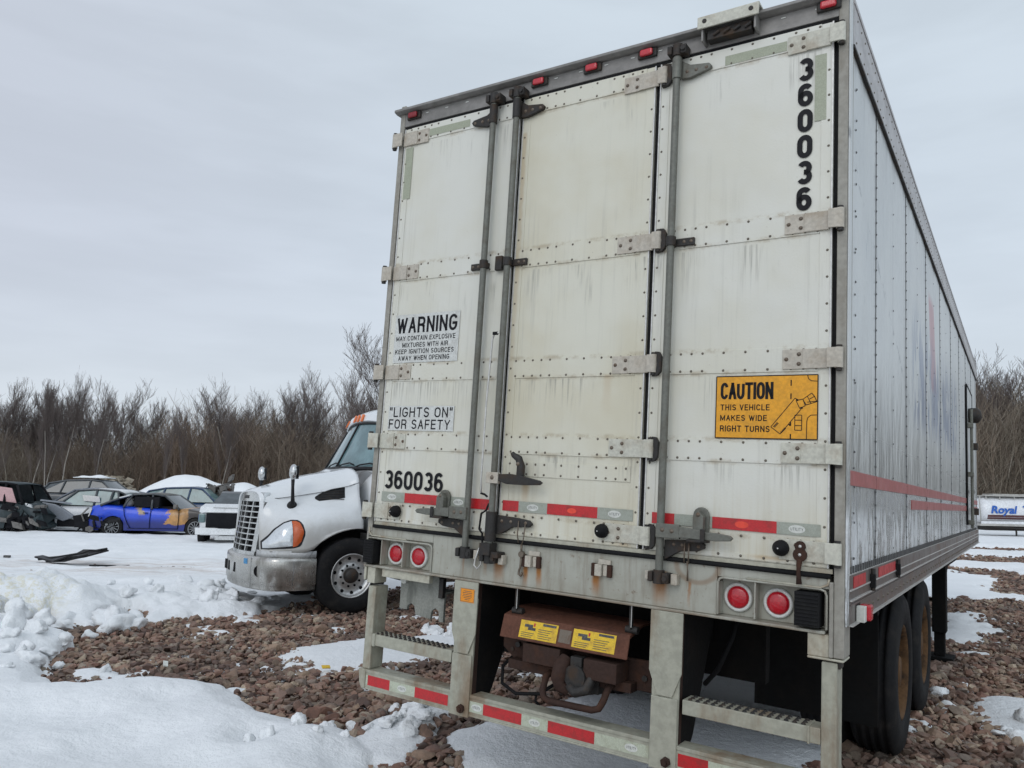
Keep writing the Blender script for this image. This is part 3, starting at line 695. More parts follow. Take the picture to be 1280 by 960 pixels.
for k in range(9):
    y0 = .792 + 1.212 * k
    if y0 > L: break
    if y0 < 9.6: rivrow(mb, [(W + .001, y0 - .012, 1.34 + .062 * j) for j in range(37)], (1, 0, 0), .0065)
for k in range(16):
    y0 = .792 + .606 * (k - 1)
    if k % 2 == 0 and y0 > 0: rivrow(mb, [(W + .001, y0, 1.36 + .19 * j) for j in range(12)], (1, 0, 0), .006)
rivrow(mb, [(W + .001, .06, 1.33 + .075 * j) for j in range(31)], (1, 0, 0)); rivrow(mb, [(W + .001, .20, 1.36 + .15 * j) for j in range(16)], (1, 0, 0), .0065)
for j in range(170): mb.box(W, W + .006, .06 + j * .06, .072 + j * .06, 1.299, 1.33)
mb.k = 2
ys = [0.034] + [.792 + 1.212 * k for k in range(8)] + [L - .02]
for a, b in zip(ys[:-1], ys[1:]):
    mb.box(W - .001, W + .0035, a + .002, b - .004, 1.665, 1.727)
    if b > 2.24: mb.box(W - .001, W + .0035, max(a + .002, 2.24), b - .004, 1.570, 1.631)
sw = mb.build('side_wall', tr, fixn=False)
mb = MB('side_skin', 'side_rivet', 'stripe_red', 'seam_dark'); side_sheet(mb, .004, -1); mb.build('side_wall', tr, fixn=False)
mb = MB('side_skin'); mb.box(.01, W - .01, L - .02, L, 1.2, 3.8); mb.build('front_wall', tr)
mb = MB('side_skin'); mb.box(.02, W - .02, .09, L - .02, 3.80, 3.815); mb.build('roof', tr)
mb = MB('undercarriage')
mb.box(.02, W - .02, .07, L - .02, 1.20, 1.26)
for k in range(34): mb.box(.04, W - .04, .25 + .31 * k, .29 + .31 * k, 1.08, 1.199)
mb.build('floor', tr)
# top and bottom rails
for xs, s in ((W, 1), (0, -1)):
    mb = MB('rail_top_metal', 'rivet', 'dark_iron')
    a, b = (xs, xs + s * .012) if s > 0 else (xs + s * .012, xs)
    mb.box(a, b, .06, L, 3.605, 3.80); mb.box(a - .03, b + .004, .06, L, 3.80, 3.822)
    mb.k = 2; mb.box(a, b + .004, .06, L, 3.590, 3.604)
    mb.k = 1
    if s > 0:
        rivrow(mb, [(b, .12 + .10 * j, 3.64) for j in range(104)], (s, 0, 0), .006); rivrow(mb, [(b, .15 + .10 * j, 3.76) for j in range(104)], (s, 0, 0), .006)
    mb.build('top_rail', tr)
    mb = MB('rail_metal', 'bright_edge', 'rivet', 'tape_red')
    mb.box(a, b, .05, L, 1.10, 1.298)
    mb.k = 1
    for zz, d in ((1.236, .016), (1.196, .020), (1.098, .026), (1.294, .010)):
        mb.box(a if s > 0 else xs - d, b if s < 0 else xs + d, .05, L, zz, zz + .006)
    mb.k = 0; mb.box(min(xs, xs + s * .017), max(xs, xs + s * .017), .05, L, 1.178, 1.184)
    mb.k = 2
    if s > 0: rivrow(mb, [(b, .3 + .16 * j, 1.142) for j in range(64)], (s, 0, 0), .010)
    mb.build('bottom_rail', tr)
if True:
    for k, (ya, yb) in enumerate([(.13, .42), (.80, 1.38)]):
        mb = MB('tape_red', 'tape_grey'); mb.box(W + .0125, W + .0145, ya, yb, 1.243, 1.29)
        mb.build('reflective_tape', tr)
    for yc in (.56, 1.42):
        mb = MB('black_rubber', 'dark_iron'); mb.box(W + .0125, W + .035, yc - .016, yc + .016, 1.215, 1.275); mb.k = 1; mb.cyl((W + .024, yc, 1.20), (W + .024, yc, 1.30), .011, 8)
        mb.build('rope_hook', tr, .002)
# side marker lamp on the right lower corner
mb = MB('mark_white', 'dark_iron'); mb.box(W + .012, W + .045, .20, .25, 1.10, 1.165); mb.k = 1; mb.box(W + .006, W + .012, .17, .29, 1.09, 1.175)
sm_ = mb.build('side_marker', tr, .002); mb = MB('lens_red'); mb.box(W + .014, W + .062, .2505, .31, 1.102, 1.168); mb.build('lens', sm_, .008, 3)
# side door with lock bar near the front
mb = MB('side_skin', 'galvanized', 'black_rubber')
mb.box(W + .005, W + .016, 7.96, 9.1, 1.42, 3.15)
mb.k = 2
for (a, b, c, d) in ((7.93, 7.958, 1.40, 3.17), (9.102, 9.13, 1.40, 3.17), (7.958, 9.102, 3.152, 3.17), (7.958, 9.102, 1.40, 1.418)): mb.box(W + .005, W + .022, a, b, c, d)
sdo = mb.build('side_door', tr)
mb = MB('galvanized'); mb.cyl((W + .06, 8.10, 1.36), (W + .06, 8.10, 2.86), .018, 10)
for zz in (1.40, 2.0, 2.62): mb.box(W + .017, W + .08, 8.06, 8.14, zz, zz + .06)
mb.box(W + .05, W + .075, 8.12, 8.40, 1.80, 1.84); mb.build('lock_bar', sdo, .004)
mb = MB('dark_iron'); mb.lathe([(.001, .0), (.09, 0.), (.10, .03), (.10, .10), (.06, .14), (.001, .15)], (W + .018, 8.3, 2.80), (1, 0, 0), 16); mb.build('door_lamp', sdo)
for z_ in (2.4, 1.52): mb = MB('dark_iron'); mb.box(W + .017, W + .09, 8.95, 9.08, z_, z_ + .09); mb.build('hinge', sdo, .004)
# --- rear corner posts
for nm, x0, x1, s in (('l', 0.0, .036, -1), ('r', 2.551, 2.592, 1)):
    mb = MB('post_paint', 'side_skin')
    mb.box(x0, x1, -.004, .12, (1.262 if s < 0 else .975), 3.86)
    if s > 0:
        mb.k = 1; mb.box(2.5925, 2.601, -.002, .055, 1.10, 3.845); mb.k = 0
        mb.box(2.535, 2.551, -.012, .03, .975, 1.27)
    mb.build('corner_post', tr, .004)
# left lower bracket side
mb = MB('post_paint'); mb.box(-.004, .012, .0, .16, 1.0, 1.262); mb.build('corner_plate', tr, .003)
# --- black weather seals
mb = MB('black_rubber')
for (x0, x1) in ((.037, .047), (2.534, 2.5505)): mb.box(x0, x1, .012, .04, 1.30, 3.715)
mb.box(.037, 2.5505, .004, .04, 3.700, 3.718)
for xs in (.9005, 1.706): mb.box(xs - .0085, xs + .0085, .008, .04, 1.30, 3.70)
mb.tube([(.05, -.006, 1.293), (.9, -.009, 1.291), (1.7, -.008, 1.292), (2.54, -.006, 1.291)], .011, 6)
mb.build('door_seal', tr)
mb = MB('beige_paint'); mb.box(.045, 2.545, .002, .05, 1.302, 1.3205); mb.build('threshold_strip', tr)
# --- header over the doors
mb = MB('header_metal', 'mark_white', 'dark_iron')
mb.box(.036, 2.551, -.002, .08, 3.719, 3.80)
mb.prism([(-.045, 3.822), (-.045, 3.808), (-.02, 3.80), (.08, 3.80), (.08, 3.835), (-.02, 3.838)], 'x', -.02, 2.60)
mb.k = 1
for i in range(16):
    if i in (11, 12): continue
    mb.box(.2 + i * .15, .222 + i * .15, -.006, -.0015, 3.775, 3.781)
hd = mb.build('header', tr, .003)
for x in (.115, 1.01, 1.335, 1.645, 2.51):
    mb = MB('dark_iron'); mb.box(x - .052, x + .052, -.018, -.0025, 3.752, 3.797); ml = mb.build('marker_light', hd, .006, 3)
    mb = MB('lens_dark_red' if x < .5 else 'lens_red'); mb.box(x - .034, x + .034, -.036, -.0185, 3.757, 3.792); mb.build('lens', ml, .010, 3)
# number-plate lamp housing on the header
mb = MB('header_metal', 'dark_iron', 'hinge_pale')
mb.k = 2; mb.prism([(-.085, 3.785), (-.085, 3.842), (-.075, 3.85), (-.005, 3.85), (-.005, 3.842), (-.070, 3.838), (-.075, 3.785)], 'x', 1.93, 2.22)
mb.k = 1; mb.box(1.97, 2.18, -.055, -.006, 3.735, 3.782)
for xx in (2.0, 2.05, 2.10, 2.15): mb.cyl((xx, -.06, 3.75), (xx + .03, -.06, 3.765), .008, 6)
for xx in (1.965, 2.185): mb.cyl((xx, -.088, 3.818), (xx, -.084, 3.818), .011, 10)
mb.k = 0; mb.box(1.945, 1.955, -.07, -.003, 3.73, 3.80); mb.box(2.195, 2.205, -.07, -.003, 3.73, 3.80)
mb.build('lamp_housing', hd, .002)
# --- doors
HZ = [3.629, 2.787, 2.187, 1.785, 1.384]
STRIPS = [(3.605, 3.70), (2.735, 2.84), (2.135, 2.24), (1.738, 1.838)]
def door(x0, x1, mat, rows, extra=()):
    mb = MB(mat, 'rivet', 'bright_edge')
    mb.box(x0, x1, .0, .035, 1.322, 3.70)
    fr = .05
    # raised frame strips (vertical stiles, cross strips), each 3 mm proud
    mb.box(x0 + .001, x0 + fr, -.003, -.0002, 1.326, 3.698); mb.box(x1 - fr, x1 - .001, -.003, -.0002, 1.326, 3.698)
    for a, b in STRIPS: mb.box(x0 + fr + .0005, x1 - fr - .0005, -.0045, -.0002, a, b)
    for a, b in extra: mb.box(x0 + fr + .0005, x1 - fr - .0005, -.0045, -.0002, a, b)
    mb.box(x0 + fr + .0005, x1 - fr - .0005, -.0035, -.0002, 1.326, 1.348)
    mb.k = 2; mb.box(x0 - .001, x0 + .006, -.007, -.0002, 1.322, 3.70); mb.box(x1 - .006, x1 + .001, -.007, -.0002, 1.322, 3.70)
    mb.k = 1
    zz = [1.37 + .117 * j for j in range(20)]
    rivrow(mb, [(x0 + .018, -.003, z) for z in zz], (0, -1, 0), .0062); rivrow(mb, [(x1 - .018, -.003, z) for z in zz], (0, -1, 0), .0062)
    def row(z, near=False):
        xs = []; x = x0 + .05; k = 0
        while x < x1 - .03:
            xs.append(x); e = min(x - x0, x1 - x); x += .052 if e < .24 else .098
        rivrow(mb, [(x, -.0048, z) for x in xs], (0, -1, 0), .0065)
    for a, b in list(STRIPS) + list(extra): row(a + .012); row(b - .012)
    row(1.423); row(1.338)
    return mb
def hinge(parent, xa, xb, xbar, z, mat, dark=False):
    """strap from xa (free end) to xb, wrapped round a pin at xbar"""
    s = 1 if xb > xa else -1; h = .043
    mb = MB(mat, 'bolt_steel', 'dark_iron')
    mid = xa + (xb - xa) * .45
    mb.box(min(xa, mid), max(xa, mid), -.0105, -.005, z - h, z + h)
    mb.box(min(mid, xb), max(mid, xb), -.0150, -.005, z - h + .001, z + h - .001)
    r = .017
    mb.cyl((xbar, -.018, z - h), (xbar, -.018, z + h), r, 14)
    mb.box(min(xb, xbar), max(xb, xbar), -.0355, -.028, z - h + .001, z + h - .001) if abs(xbar - xb) > .01 else None
    mb.k = 2; mb.cyl((xbar, -.018, z - h - .012), (xbar, -.018, z - h - .001), .013, 10); mb.cyl((xbar, -.018, z + h + .001), (xbar, -.018, z + h + .01), .013, 10)
    if dark:
        pts = [(xbar + .006, z + h + .014), (xbar + .028, z + h + .012), (xbar + .040, z + h - .01), (xbar + .038, z - h + .005), (xbar + .022, z - h - .014), (xbar - .01, z - h - .018), (xbar + .012, z - h - .004), (xbar + .018, z)]
        mb.prism(pts, 'y', -.024, -.005)
    mb.k = 1
    for (t, dz) in ((.09, 0), (.37, .021), (.37, -.021)):
        mb.dome((xa + (xb - xa) * t, -.0105, z + dz), (0, -1, 0), .0095, .008, 8)
    return mb.build('hinge', parent, .002)
d1 = door(.049, .891, 'door_white', 0).build('door_leaf', tr, .0008, 1); d1['label'] = 'narrow left door leaf with warning decals'
d2 = door(.911, 1.694, 'door_cream', 0, extra=((1.625, 1.70),)).build('door_leaf', tr, .0008, 1); d2['label'] = 'yellowed middle door leaf'
d3 = door(1.719, 2.531, 'door_white', 0).build('door_leaf', tr, .0008, 1); d3['label'] = 'right door leaf with amber caution sign'
for i, z in enumerate(HZ):
    hinge(d1, .24, .05, -.018, z, 'hinge_paint' if i < 3 else 'hinge_pale')
    hinge(d2, 1.525, 1.715, 1.745, z, 'hinge_paint' if i < 3 else 'hinge_pale', dark=True)
    hinge(d3, 2.335, 2.52, 2.566, z, 'hinge_pale' if i in (0, 3, 4) else 'hinge_paint')
# rubber bumpers on the bottom hinges
for dd, x in ((d1, .222), (d2, 1.515), (d3, 2.345)):
    mb = MB('black_rubber', 'bright_edge'); mb.lathe([(.034, 0), (.032, .02), (.018, .045), (.010, .055), (.001, .056)], (x, -.016, 1.388), (0, -1, 0), 18, caps=True)
    mb.k = 1; mb.dome((x, -.070, 1.388), (0, -1, 0), .005, .003)
    mb.build('bumper', dd)
mb = MB('rust_brown', 'bright_edge'); mb.cyl((2.423, -.017, 1.402), (2.423, -.026, 1.402), .022, 14); mb.cyl((2.423, -.017, 1.368), (2.423, -.030, 1.368), .028, 14)
mb.tube([(2.423, -.03, 1.35), (2.42, -.034, 1.30), (2.424, -.036, 1.25)], [.013, .008, .012], 8)
mb.k = 1; mb.dome((2.423, -.026, 1.402), (0, -1, 0), .007); mb.dome((2.423, -.030, 1.368), (0, -1, 0), .007)
mb.build('door_holdback', d3)
# --- decals
def flat(parent, name, mat, rects, y=-.0056, th=.0008, label=None):
    mb = MB(mat)
    for (x0, x1, z0, z1) in rects: mb.box(x0, x1, y - th, y, z0, z1)
    o = mb.build(name, parent)
    if label: o['label'] = label
    return o
def oval(mb, x, z, a, b, y, nrm=-1):
    n = 20; mb.add([(x + a * math.cos(6.2832 * i / n), y, z + b * math.sin(6.2832 * i / n)) for i in range(n)], [tuple(range(n))])
def badge(parent, x, z, y=-.0068, mat='mark_white'):
    mb = MB(mat, 'ink_worn'); oval(mb, x, z, .034, .017, y); mb.k = 1
    put_text(mb, 'UTILITY', (x, y - .0004, z), RU, RV, -.026, .026, -.006, .006, .01); mb.build('maker_oval', parent, fixn=False)
# conspicuity strip along the doors
def strip(parent, segs, z0, z1, y=-.0052):
    for (a, b, c) in segs:
        m_ = {'r': 'tape_red', 'g': 'tape_grey', 'w': 'tape_pale'}[c]
        o = flat(parent, 'reflective_tape', m_, [(a, b, z0, z1)], y)
strip(d1, [(.092, .2645, 'g'), (.265, .575, 'r'), (.5755, .706, 'g'), (.7065, .868, 'r')], 1.440, 1.494)
badge(d1, .17, 1.467); badge(d1, .645, 1.467)
strip(d2, [(.932, 1.0295, 'r'), (1.03, 1.1995, 'g'), (1.20, 1.4795, 'r'), (1.48, 1.665, 'g')], 1.444, 1.497)
badge(d2, 1.115, 1.470); badge(d2, 1.57, 1.471)
strip(d3, [(1.76, 1.8685, 'r'), (1.869, 2.0445, 'g'), (2.045, 2.3225, 'r'), (2.323, 2.499, 'g')], 1.445, 1.495)
badge(d3, 2.405, 1.470)
mb = MB('tape_red_light'); oval(mb, 2.175, 1.470, .030, .015, -.0066); oval(mb, 2.175, 1.470, .010, .005, -.0070); mb.build('maker_oval', d3, fixn=False)
mb = MB('tape_red_light'); oval(mb, 1.34, 1.470, .026, .013, -.0066); mb.build('maker_oval', d2, fixn=False)
flat(d1, 'corner_tape', 'tape_olive', [(.245, .545, 3.620, 3.664)], label='pale olive strip in the top corner of the left leaf'); flat(d1, 'corner_tape', 'tape_olive', [(.066, .122, 3.25, 3.575)], y=-.0034)
flat(d3, 'corner_tape', 'tape_olive', [(2.045, 2.33, 3.612, 3.658)]); flat(d3, 'corner_tape', 'tape_olive', [(2.453, 2.502, 3.248, 3.556)], y=-.0034)
# big vertical number on the right leaf
mb = MB('ink')
for i, ch in enumerate('360036'):
    zt = 3.555 - i * .1205
    put_text(mb, ch, (0, -.0042, 0), RU, RV, 2.381, 2.446, zt - .107, zt, st=.215)
mb.build('fleet_number', d3, fixn=False)['label'] = 'tall black digits 360036 set one under the other'
mb = MB('ink'); put_text(mb, '360036', (0, -.0042, 0), RU, RV, .103, .530, 1.512, 1.618, st=.18); mb.build('fleet_number', d1, fixn=False)
# warning decals
w1 = flat(d1, 'warning_decal', 'decal_white', [(.092, .568, 2.243, 2.530)], y=-.0036)
mb = MB('ink')
for s_, a, b, c, d, bo in (('WARNING', .108, .553, 2.418, 2.512, .025), ('MAY CONTAIN EXPLOSIVE', .108, .545, 2.373, 2.401, .024), ('MIXTURES WITH AIR', .158, .495, 2.333, 2.361, .024), ('KEEP IGNITION SOURCES', .108, .540, 2.295, 2.323, .024), ('AWAY WHEN OPENING', .135, .512, 2.256, 2.284, .024)):
    put_text(mb, s_, (0, -.0050, 0), RU, RV, a, b, c, d, bo)
mb.build('lettering', w1, fixn=False)
w2 = flat(d1, 'warning_decal', 'decal_white', [(.093, .573, 1.848, 1.990)], y=-.0036)
mb = MB('ink'); put_text(mb, '"LIGHTS ON"', (0, -.0050, 0), RU, RV, .102, .562, 1.925, 1.982, .018); put_text(mb, 'FOR SAFETY', (0, -.0050, 0), RU, RV, .102, .550, 1.857, 1.912, .018)
mb.build('lettering', w2, fixn=False)
# amber caution sign with the line drawing of a turning lorry
cx0, cx1, cz0, cz1 = 2.046, 2.483, 1.843, 2.120
cs = flat(d3, 'caution_sign', 'caution_amber', [(cx0, cx1, cz0, cz1)], y=-.0048)
def cu(u): return cx0 + (cx1 - cx0) * (u - 130) / 1010
def cvz(v): return cz1 - (cz1 - cz0) * (v - 75) / 645
mb = MB('ink')
yy = -.0062
def stroke(pts, wd=.0016):
    for (a, b) in zip(pts[:-1], pts[1:]):
        p = Vector((cu(a[0]), yy, cvz(a[1]))); q = Vector((cu(b[0]), yy, cvz(b[1]))); d = (q - p).normalized(); n = Vector((d.z, 0, -d.x)) * wd
        mb.add([p + n, q + n, q - n, p - n], [(0, 1, 2, 3)])
stroke([(133, 78), (1137, 78), (1137, 717), (133, 717), (133, 78)], .0022)
for s_, a, b, c, d, bo in (('CAUTION', 178, 715, 318, 142, .026), ('THIS VEHICLE', 180, 680, 432, 370, .026), ('MAKES WIDE', 180, 655, 540, 480, .026), ('RIGHT TURNS', 180, 685, 652, 588, .026)):
    put_text(mb, s_, (0, yy, 0), RU, RV, cu(a), cu(b), cvz(c), cvz(d), bo)
for a, b in ((125, 185), (262, 318), (550, 585), (665, 715)): stroke([(885, a), (885, b)], .0026)
stroke([(1040, 80), (1048, 115), (1075, 138), (1136, 143)]); stroke([(1136, 475), (1075, 478), (1045, 505), (1038, 540), (1036, 716)])
stroke([(925, 308), (695, 598), (787, 668), (985, 415)]); stroke([(925, 308), (950, 330)]); stroke([(935, 335), (970, 412), (1022, 385), (998, 318), (935, 335)])
stroke([(998, 322), (1080, 260), (1105, 290), (1130, 345), (1030, 378), (998, 322)]); stroke([(1040, 292), (1075, 362)]); stroke([(1062, 318), (1110, 292)]); stroke([(1040, 350), (1125, 340)])
stroke([(925, 478), (990, 478), (990, 628), (925, 628), (925, 478)]); stroke([(925, 528), (990, 528)]); stroke([(925, 582), (990, 582)])
for k in range(5):
    stroke([(718 + k * 8, 590 - k * 9), (738 + k * 8, 600 - k * 9)], .0018); stroke([(788 + k * 9, 646 - k * 10), (806 + k * 9, 656 - k * 10)], .0018)
stroke([(975, 408), (1000, 404)], .004); stroke([(935, 322), (955, 332)], .004); stroke([(870, 570), (885, 585)], .003)
mb.build('lettering', cs, fixn=False)
# --- lock rods
def rod(x, zb, zt, mat, sgn, label):
    y = -.045
    mb = MB(mat); mb.cyl((x, y, zb), (x, y, zt), .0175, 14); r_ = mb.build('lock_rod', tr); r_['label'] = label
    # cam ends and keepers
    for z, kk in ((zt - .01, 0), (zb + .012, 1)):
        mb = MB('dark_iron', 'hinge_paint'); mb.k = 0; mb.cyl((x, y, z - .03), (x, y, z + .03), .026, 12); mb.box(x - .045, x - .022, -.07, -.004, z - .022, z + .022); mb.box(x + .022, x + .05, -.066, -.004, z - .026, z + .02)
        mb.cyl((x + .036, -.075, z - .004), (x + .036, -.06, z - .004), .012, 8)
        mb.k = 1
        if kk: mb.box(x + .055, x + .085, -.045, -.004, z - .03, z + .018); mb.box(x - .075, x - .052, -.03, -.004, z - .02, z + .02)
        mb.build('cam_keeper', r_, .004)
    # triangular top bracket
    mb = MB('galvanized' if sgn > 0 and x > 1.5 else 'dark_iron', 'bolt_steel')
    e = x + sgn * .165
    mb.prism([(x + sgn * .016, zt - .055), (x + sgn * .016, zt - .15), (x + sgn * .06, zt - .152), (e - sgn * .01, zt - .128), (e, zt - .112), (e - sgn * .012, zt - .098), (x + sgn * .06, zt - .085)], 'y', -.026, -.006)
    mb.cyl((x, y, zt - .155), (x, y, zt - .05), .0235, 12)
    mb.k = 1
    for q in (.045, .09, .14): mb.dome((x + sgn * q, -.026, zt - .118), (0, -1, 0), .010)
    mb.build('bracket', r_, .003)
    # mid guide
    mb = MB('dark_iron', 'bolt_steel'); z = 2.765
    mb.box(min(x, x + sgn * .105), max(x, x + sgn * .105), -.020, -.005, z - .018, z + .018); mb.cyl((x, y, z - .022), (x, y, z + .022), .024, 12); mb.box(x - .015, x + .015, -.045, -.006, z - .015, z + .015)
    mb.k = 1; mb.dome((x + sgn * .055, -.020, z), (0, -1, 0), .009); mb.dome((x + sgn * .09, -.020, z), (0, -1, 0), .009)
    mb.build('guide', r_, .004)
    return r_
r1 = rod(.737, 1.20, 3.735, 'galvanized', -1, 'left lock rod'); r2 = rod(.893, 1.19, 3.735, 'galvanized', 1, 'middle lock rod'); r3 = rod(1.820, 1.20, 3.735, 'galvanized', 1, 'right lock rod')
mb = MB('dark_iron'); mb.box(.80, .845, -.03, -.005, 2.73, 2.81); mb.build('guide_block', r2, .004)
def handle(parent, x, z, s, chain=True):
    """lever folded flat against the door with its catch plate"""
    mb = MB('galvanized', 'bolt_steel', 'dark_iron')
    mb.box(min(x - s * .012, x + s * .10), max(x - s * .012, x + s * .10), -.075, -.055, z - .035, z + .028)
    mb.prism([(x + s * .10, z - .028), (x + s * .10, z + .020), (x + s * .20, z + .012), (x + s * .20, z - .030)], 'y', -.078, -.05)
    mb.prism([(x + s * .20, z - .028), (x + s * .20, z + .004), (x + s * .26, z + .006), (x + s * .325, z - .001), (x + s * .337, z - .012), (x + s * .325, z - .024), (x + s * .26, z - .030)], 'y', -.070, -.052)
    mb.k = 1; mb.dome((x + s * .02, -.075, z + .0), (0, -1, 0), .011); mb.dome((x + s * .065, -.075, z - .002), (0, -1, 0), .011)
    h_ = mb.build('handle', parent, .003)
    mb = MB('galvanized', 'bolt_steel', 'dark_iron')    # catch plate over the lever
    xc = x + s * .178; n = 8
    mb.prism([(xc - .036, z - .03), (xc + .036, z - .03), (xc + .036, z + .075)] + [(xc + .036 * math.cos(math.pi * i / n), z + .075 + .036 * math.sin(math.pi * i / n)) for i in range(1, n)] + [(xc - .036, z + .075)], 'y', -.022, -.006)
    mb.prism([(xc - .024, z - .0), (xc + .024, z - .0), (xc + .024, z + .07), (xc, z + .095), (xc - .024, z + .07)], 'y', -.060, -.0225)
    mb.k = 2; mb.box(xc - .04, xc + .04, -.088, -.006, z - .042, z - .030); mb.box(xc + s * .02, xc + s * .04, -.088, -.078, z - .042, z + .018)
    mb.k = 1; mb.dome((xc, -.060, z + .078), (0, -1, 0), .011)
    mb.build('catch', parent, .003)
    mb = MB('dark_iron', 'bolt_steel')                   # lower gusset with its hasp
    mb.prism([(x + s * .015, z - .045), (x + s * .17, z - .035), (x + s * .20, z - .05), (x + s * .20, z - .068), (x + s * .17, z - .082), (x + s * .09, z - .09), (x + s * .015, z - .135)], 'y', -.032, -.008)
    mb.k = 1
    for q in (.06, .10, .175): mb.dome((x + s * q, -.032, z - .062), (0, -1, 0), .009)
    mb.build('gusset', parent, .003)
    if chain:
        mb = MB('bolt_steel')
        for q in (.115, .135):
            mb.tube([(x + s * q, -.04, z - .05), (x + s * q, -.044, z - .10), (x + s * (q - .004), -.03, z - .14)], .0035, 6)
        mb.tube([(x + s * .125, -.03, z - .13), (x + s * .127, -.026, z - .17), (x + s * .125, -.020, z - .215)], [.005, .003, .005], 6)
        mb.build('chain', parent)
handle(r1, .737, 1.418, -1, False); handle(r3, 1.820, 1.422, 1)
# middle rod: bare lever, hook and lower bracket
mb = MB('dark_iron', 'bolt_steel', 'hinge_paint')
x, z = .893, 1.625
mb.k = 2; mb.box(x - .03, x + .045, -.078, -.052, z - .045, z + .012); mb.k = 0
mb.prism([(x + .045, z - .032), (x + .045, z + .004), (x + .12, z + .008), (x + .20, z - .002), (x + .29, z - .018), (x + .305, z - .028), (x + .29, z - .040), (x + .20, z - .045), (x + .10, z - .045)], 'y', -.072, -.052)
mb.tube([(x + .165, -.05, z - .02), (x + .165, -.048, z + .05), (x + .15, -.05, z + .088), (x + .12, -.055, z + .105), (x + .112, -.058, z + .118)], [.022, .022, .020, .014, .010], 10)
mb.k = 1; mb.dome((x + .158, -.07, z + .06), (0, -1, 0), .012); mb.dome((x + .01, -.078, z - .015), (0, -1, 0), .013)
mb.build('handle', r2, .003)
mb = MB('dark_iron', 'bolt_steel'); z = 1.385
mb.prism([(x + .01, z + .035), (x + .15, z + .028), (x + .215, z + .02), (x + .235, z + .004), (x + .22, z - .014), (x + .12, z - .02), (x + .06, z - .055), (x + .01, z - .065)], 'y', -.03, -.008)
mb.cyl((x, -.045, z - .10), (x, -.045, z + .05), .03, 12); mb.box(x - .035, x + .03, -.09, -.02, z - .17, z - .11); mb.box(x + .03, x + .075, -.08, -.01, z - .18, z - .15)
mb.k = 1
for q in (.055, .11, .20): mb.dome((x + q, -.03, z + .006), (0, -1, 0), .010)
mb.build('gusset', r2, .003)
mb = MB('bolt_steel', 'bright_edge')
xx = 1.075
mb.tube([(xx - .02, -.035, 1.40), (xx - .02, -.04, 1.33), (xx - .018, -.03, 1.29)], .003, 6); mb.tube([(xx + .02, -.035, 1.39), (xx + .018, -.04, 1.32), (xx + .002, -.03, 1.28)], .003, 6)
mb.tube([(xx, -.028, 1.285), (xx, -.024, 1.24)], .006, 6); mb.cyl((xx, -.03, 1.235), (xx, -.012, 1.235), .016, 10); mb.tube([(xx, -.022, 1.22), (xx - .004, -.02, 1.17), (xx - .012, -.018, 1.155), (xx - .014, -.018, 1.135), (xx, -.018, 1.128), (xx + .008, -.018, 1.145)], .006, 6)
mb.build('chain', r2)
# door cord clip hanging between the rods, cable tie above it
mb = MB('bright_edge', 'black_rubber')
mb.tube([(.832, -.05, 1.245), (.815, -.052, 1.19), (.808, -.052, 1.155), (.83, -.052, 1.138), (.852, -.052, 1.165), (.842, -.052, 1.20), (.845, -.05, 1.24)], .0045, 6)
mb.k = 1; mb.tube([(.872, -.045, 1.475), (.865, -.055, 1.44), (.835, -.055, 1.42), (.828, -.055, 1.34), (.845, -.05, 1.32), (.85, -.05, 1.27), (.835, -.05, 1.235)], .0055, 6)
mb.build('safety_clip', r1)
mb = MB('bright_edge', 'black_rubber'); mb.tube([(.885, -.07, 2.372), (.845, -.055, 2.37), (.835, -.055, 2.34), (.822, -.055, 2.0), (.818, -.052, 1.6), (.822, -.05, 1.525)], .0052, 8); mb.k = 1; mb.tube([(.82, -.05, 1.525), (.845, -.05, 1.52), (.865, -.055, 1.51)], .006, 6); mb.box(.845, .875, -.072, -.060, 2.362, 2.378)
mb.build('pull_rod', d1)
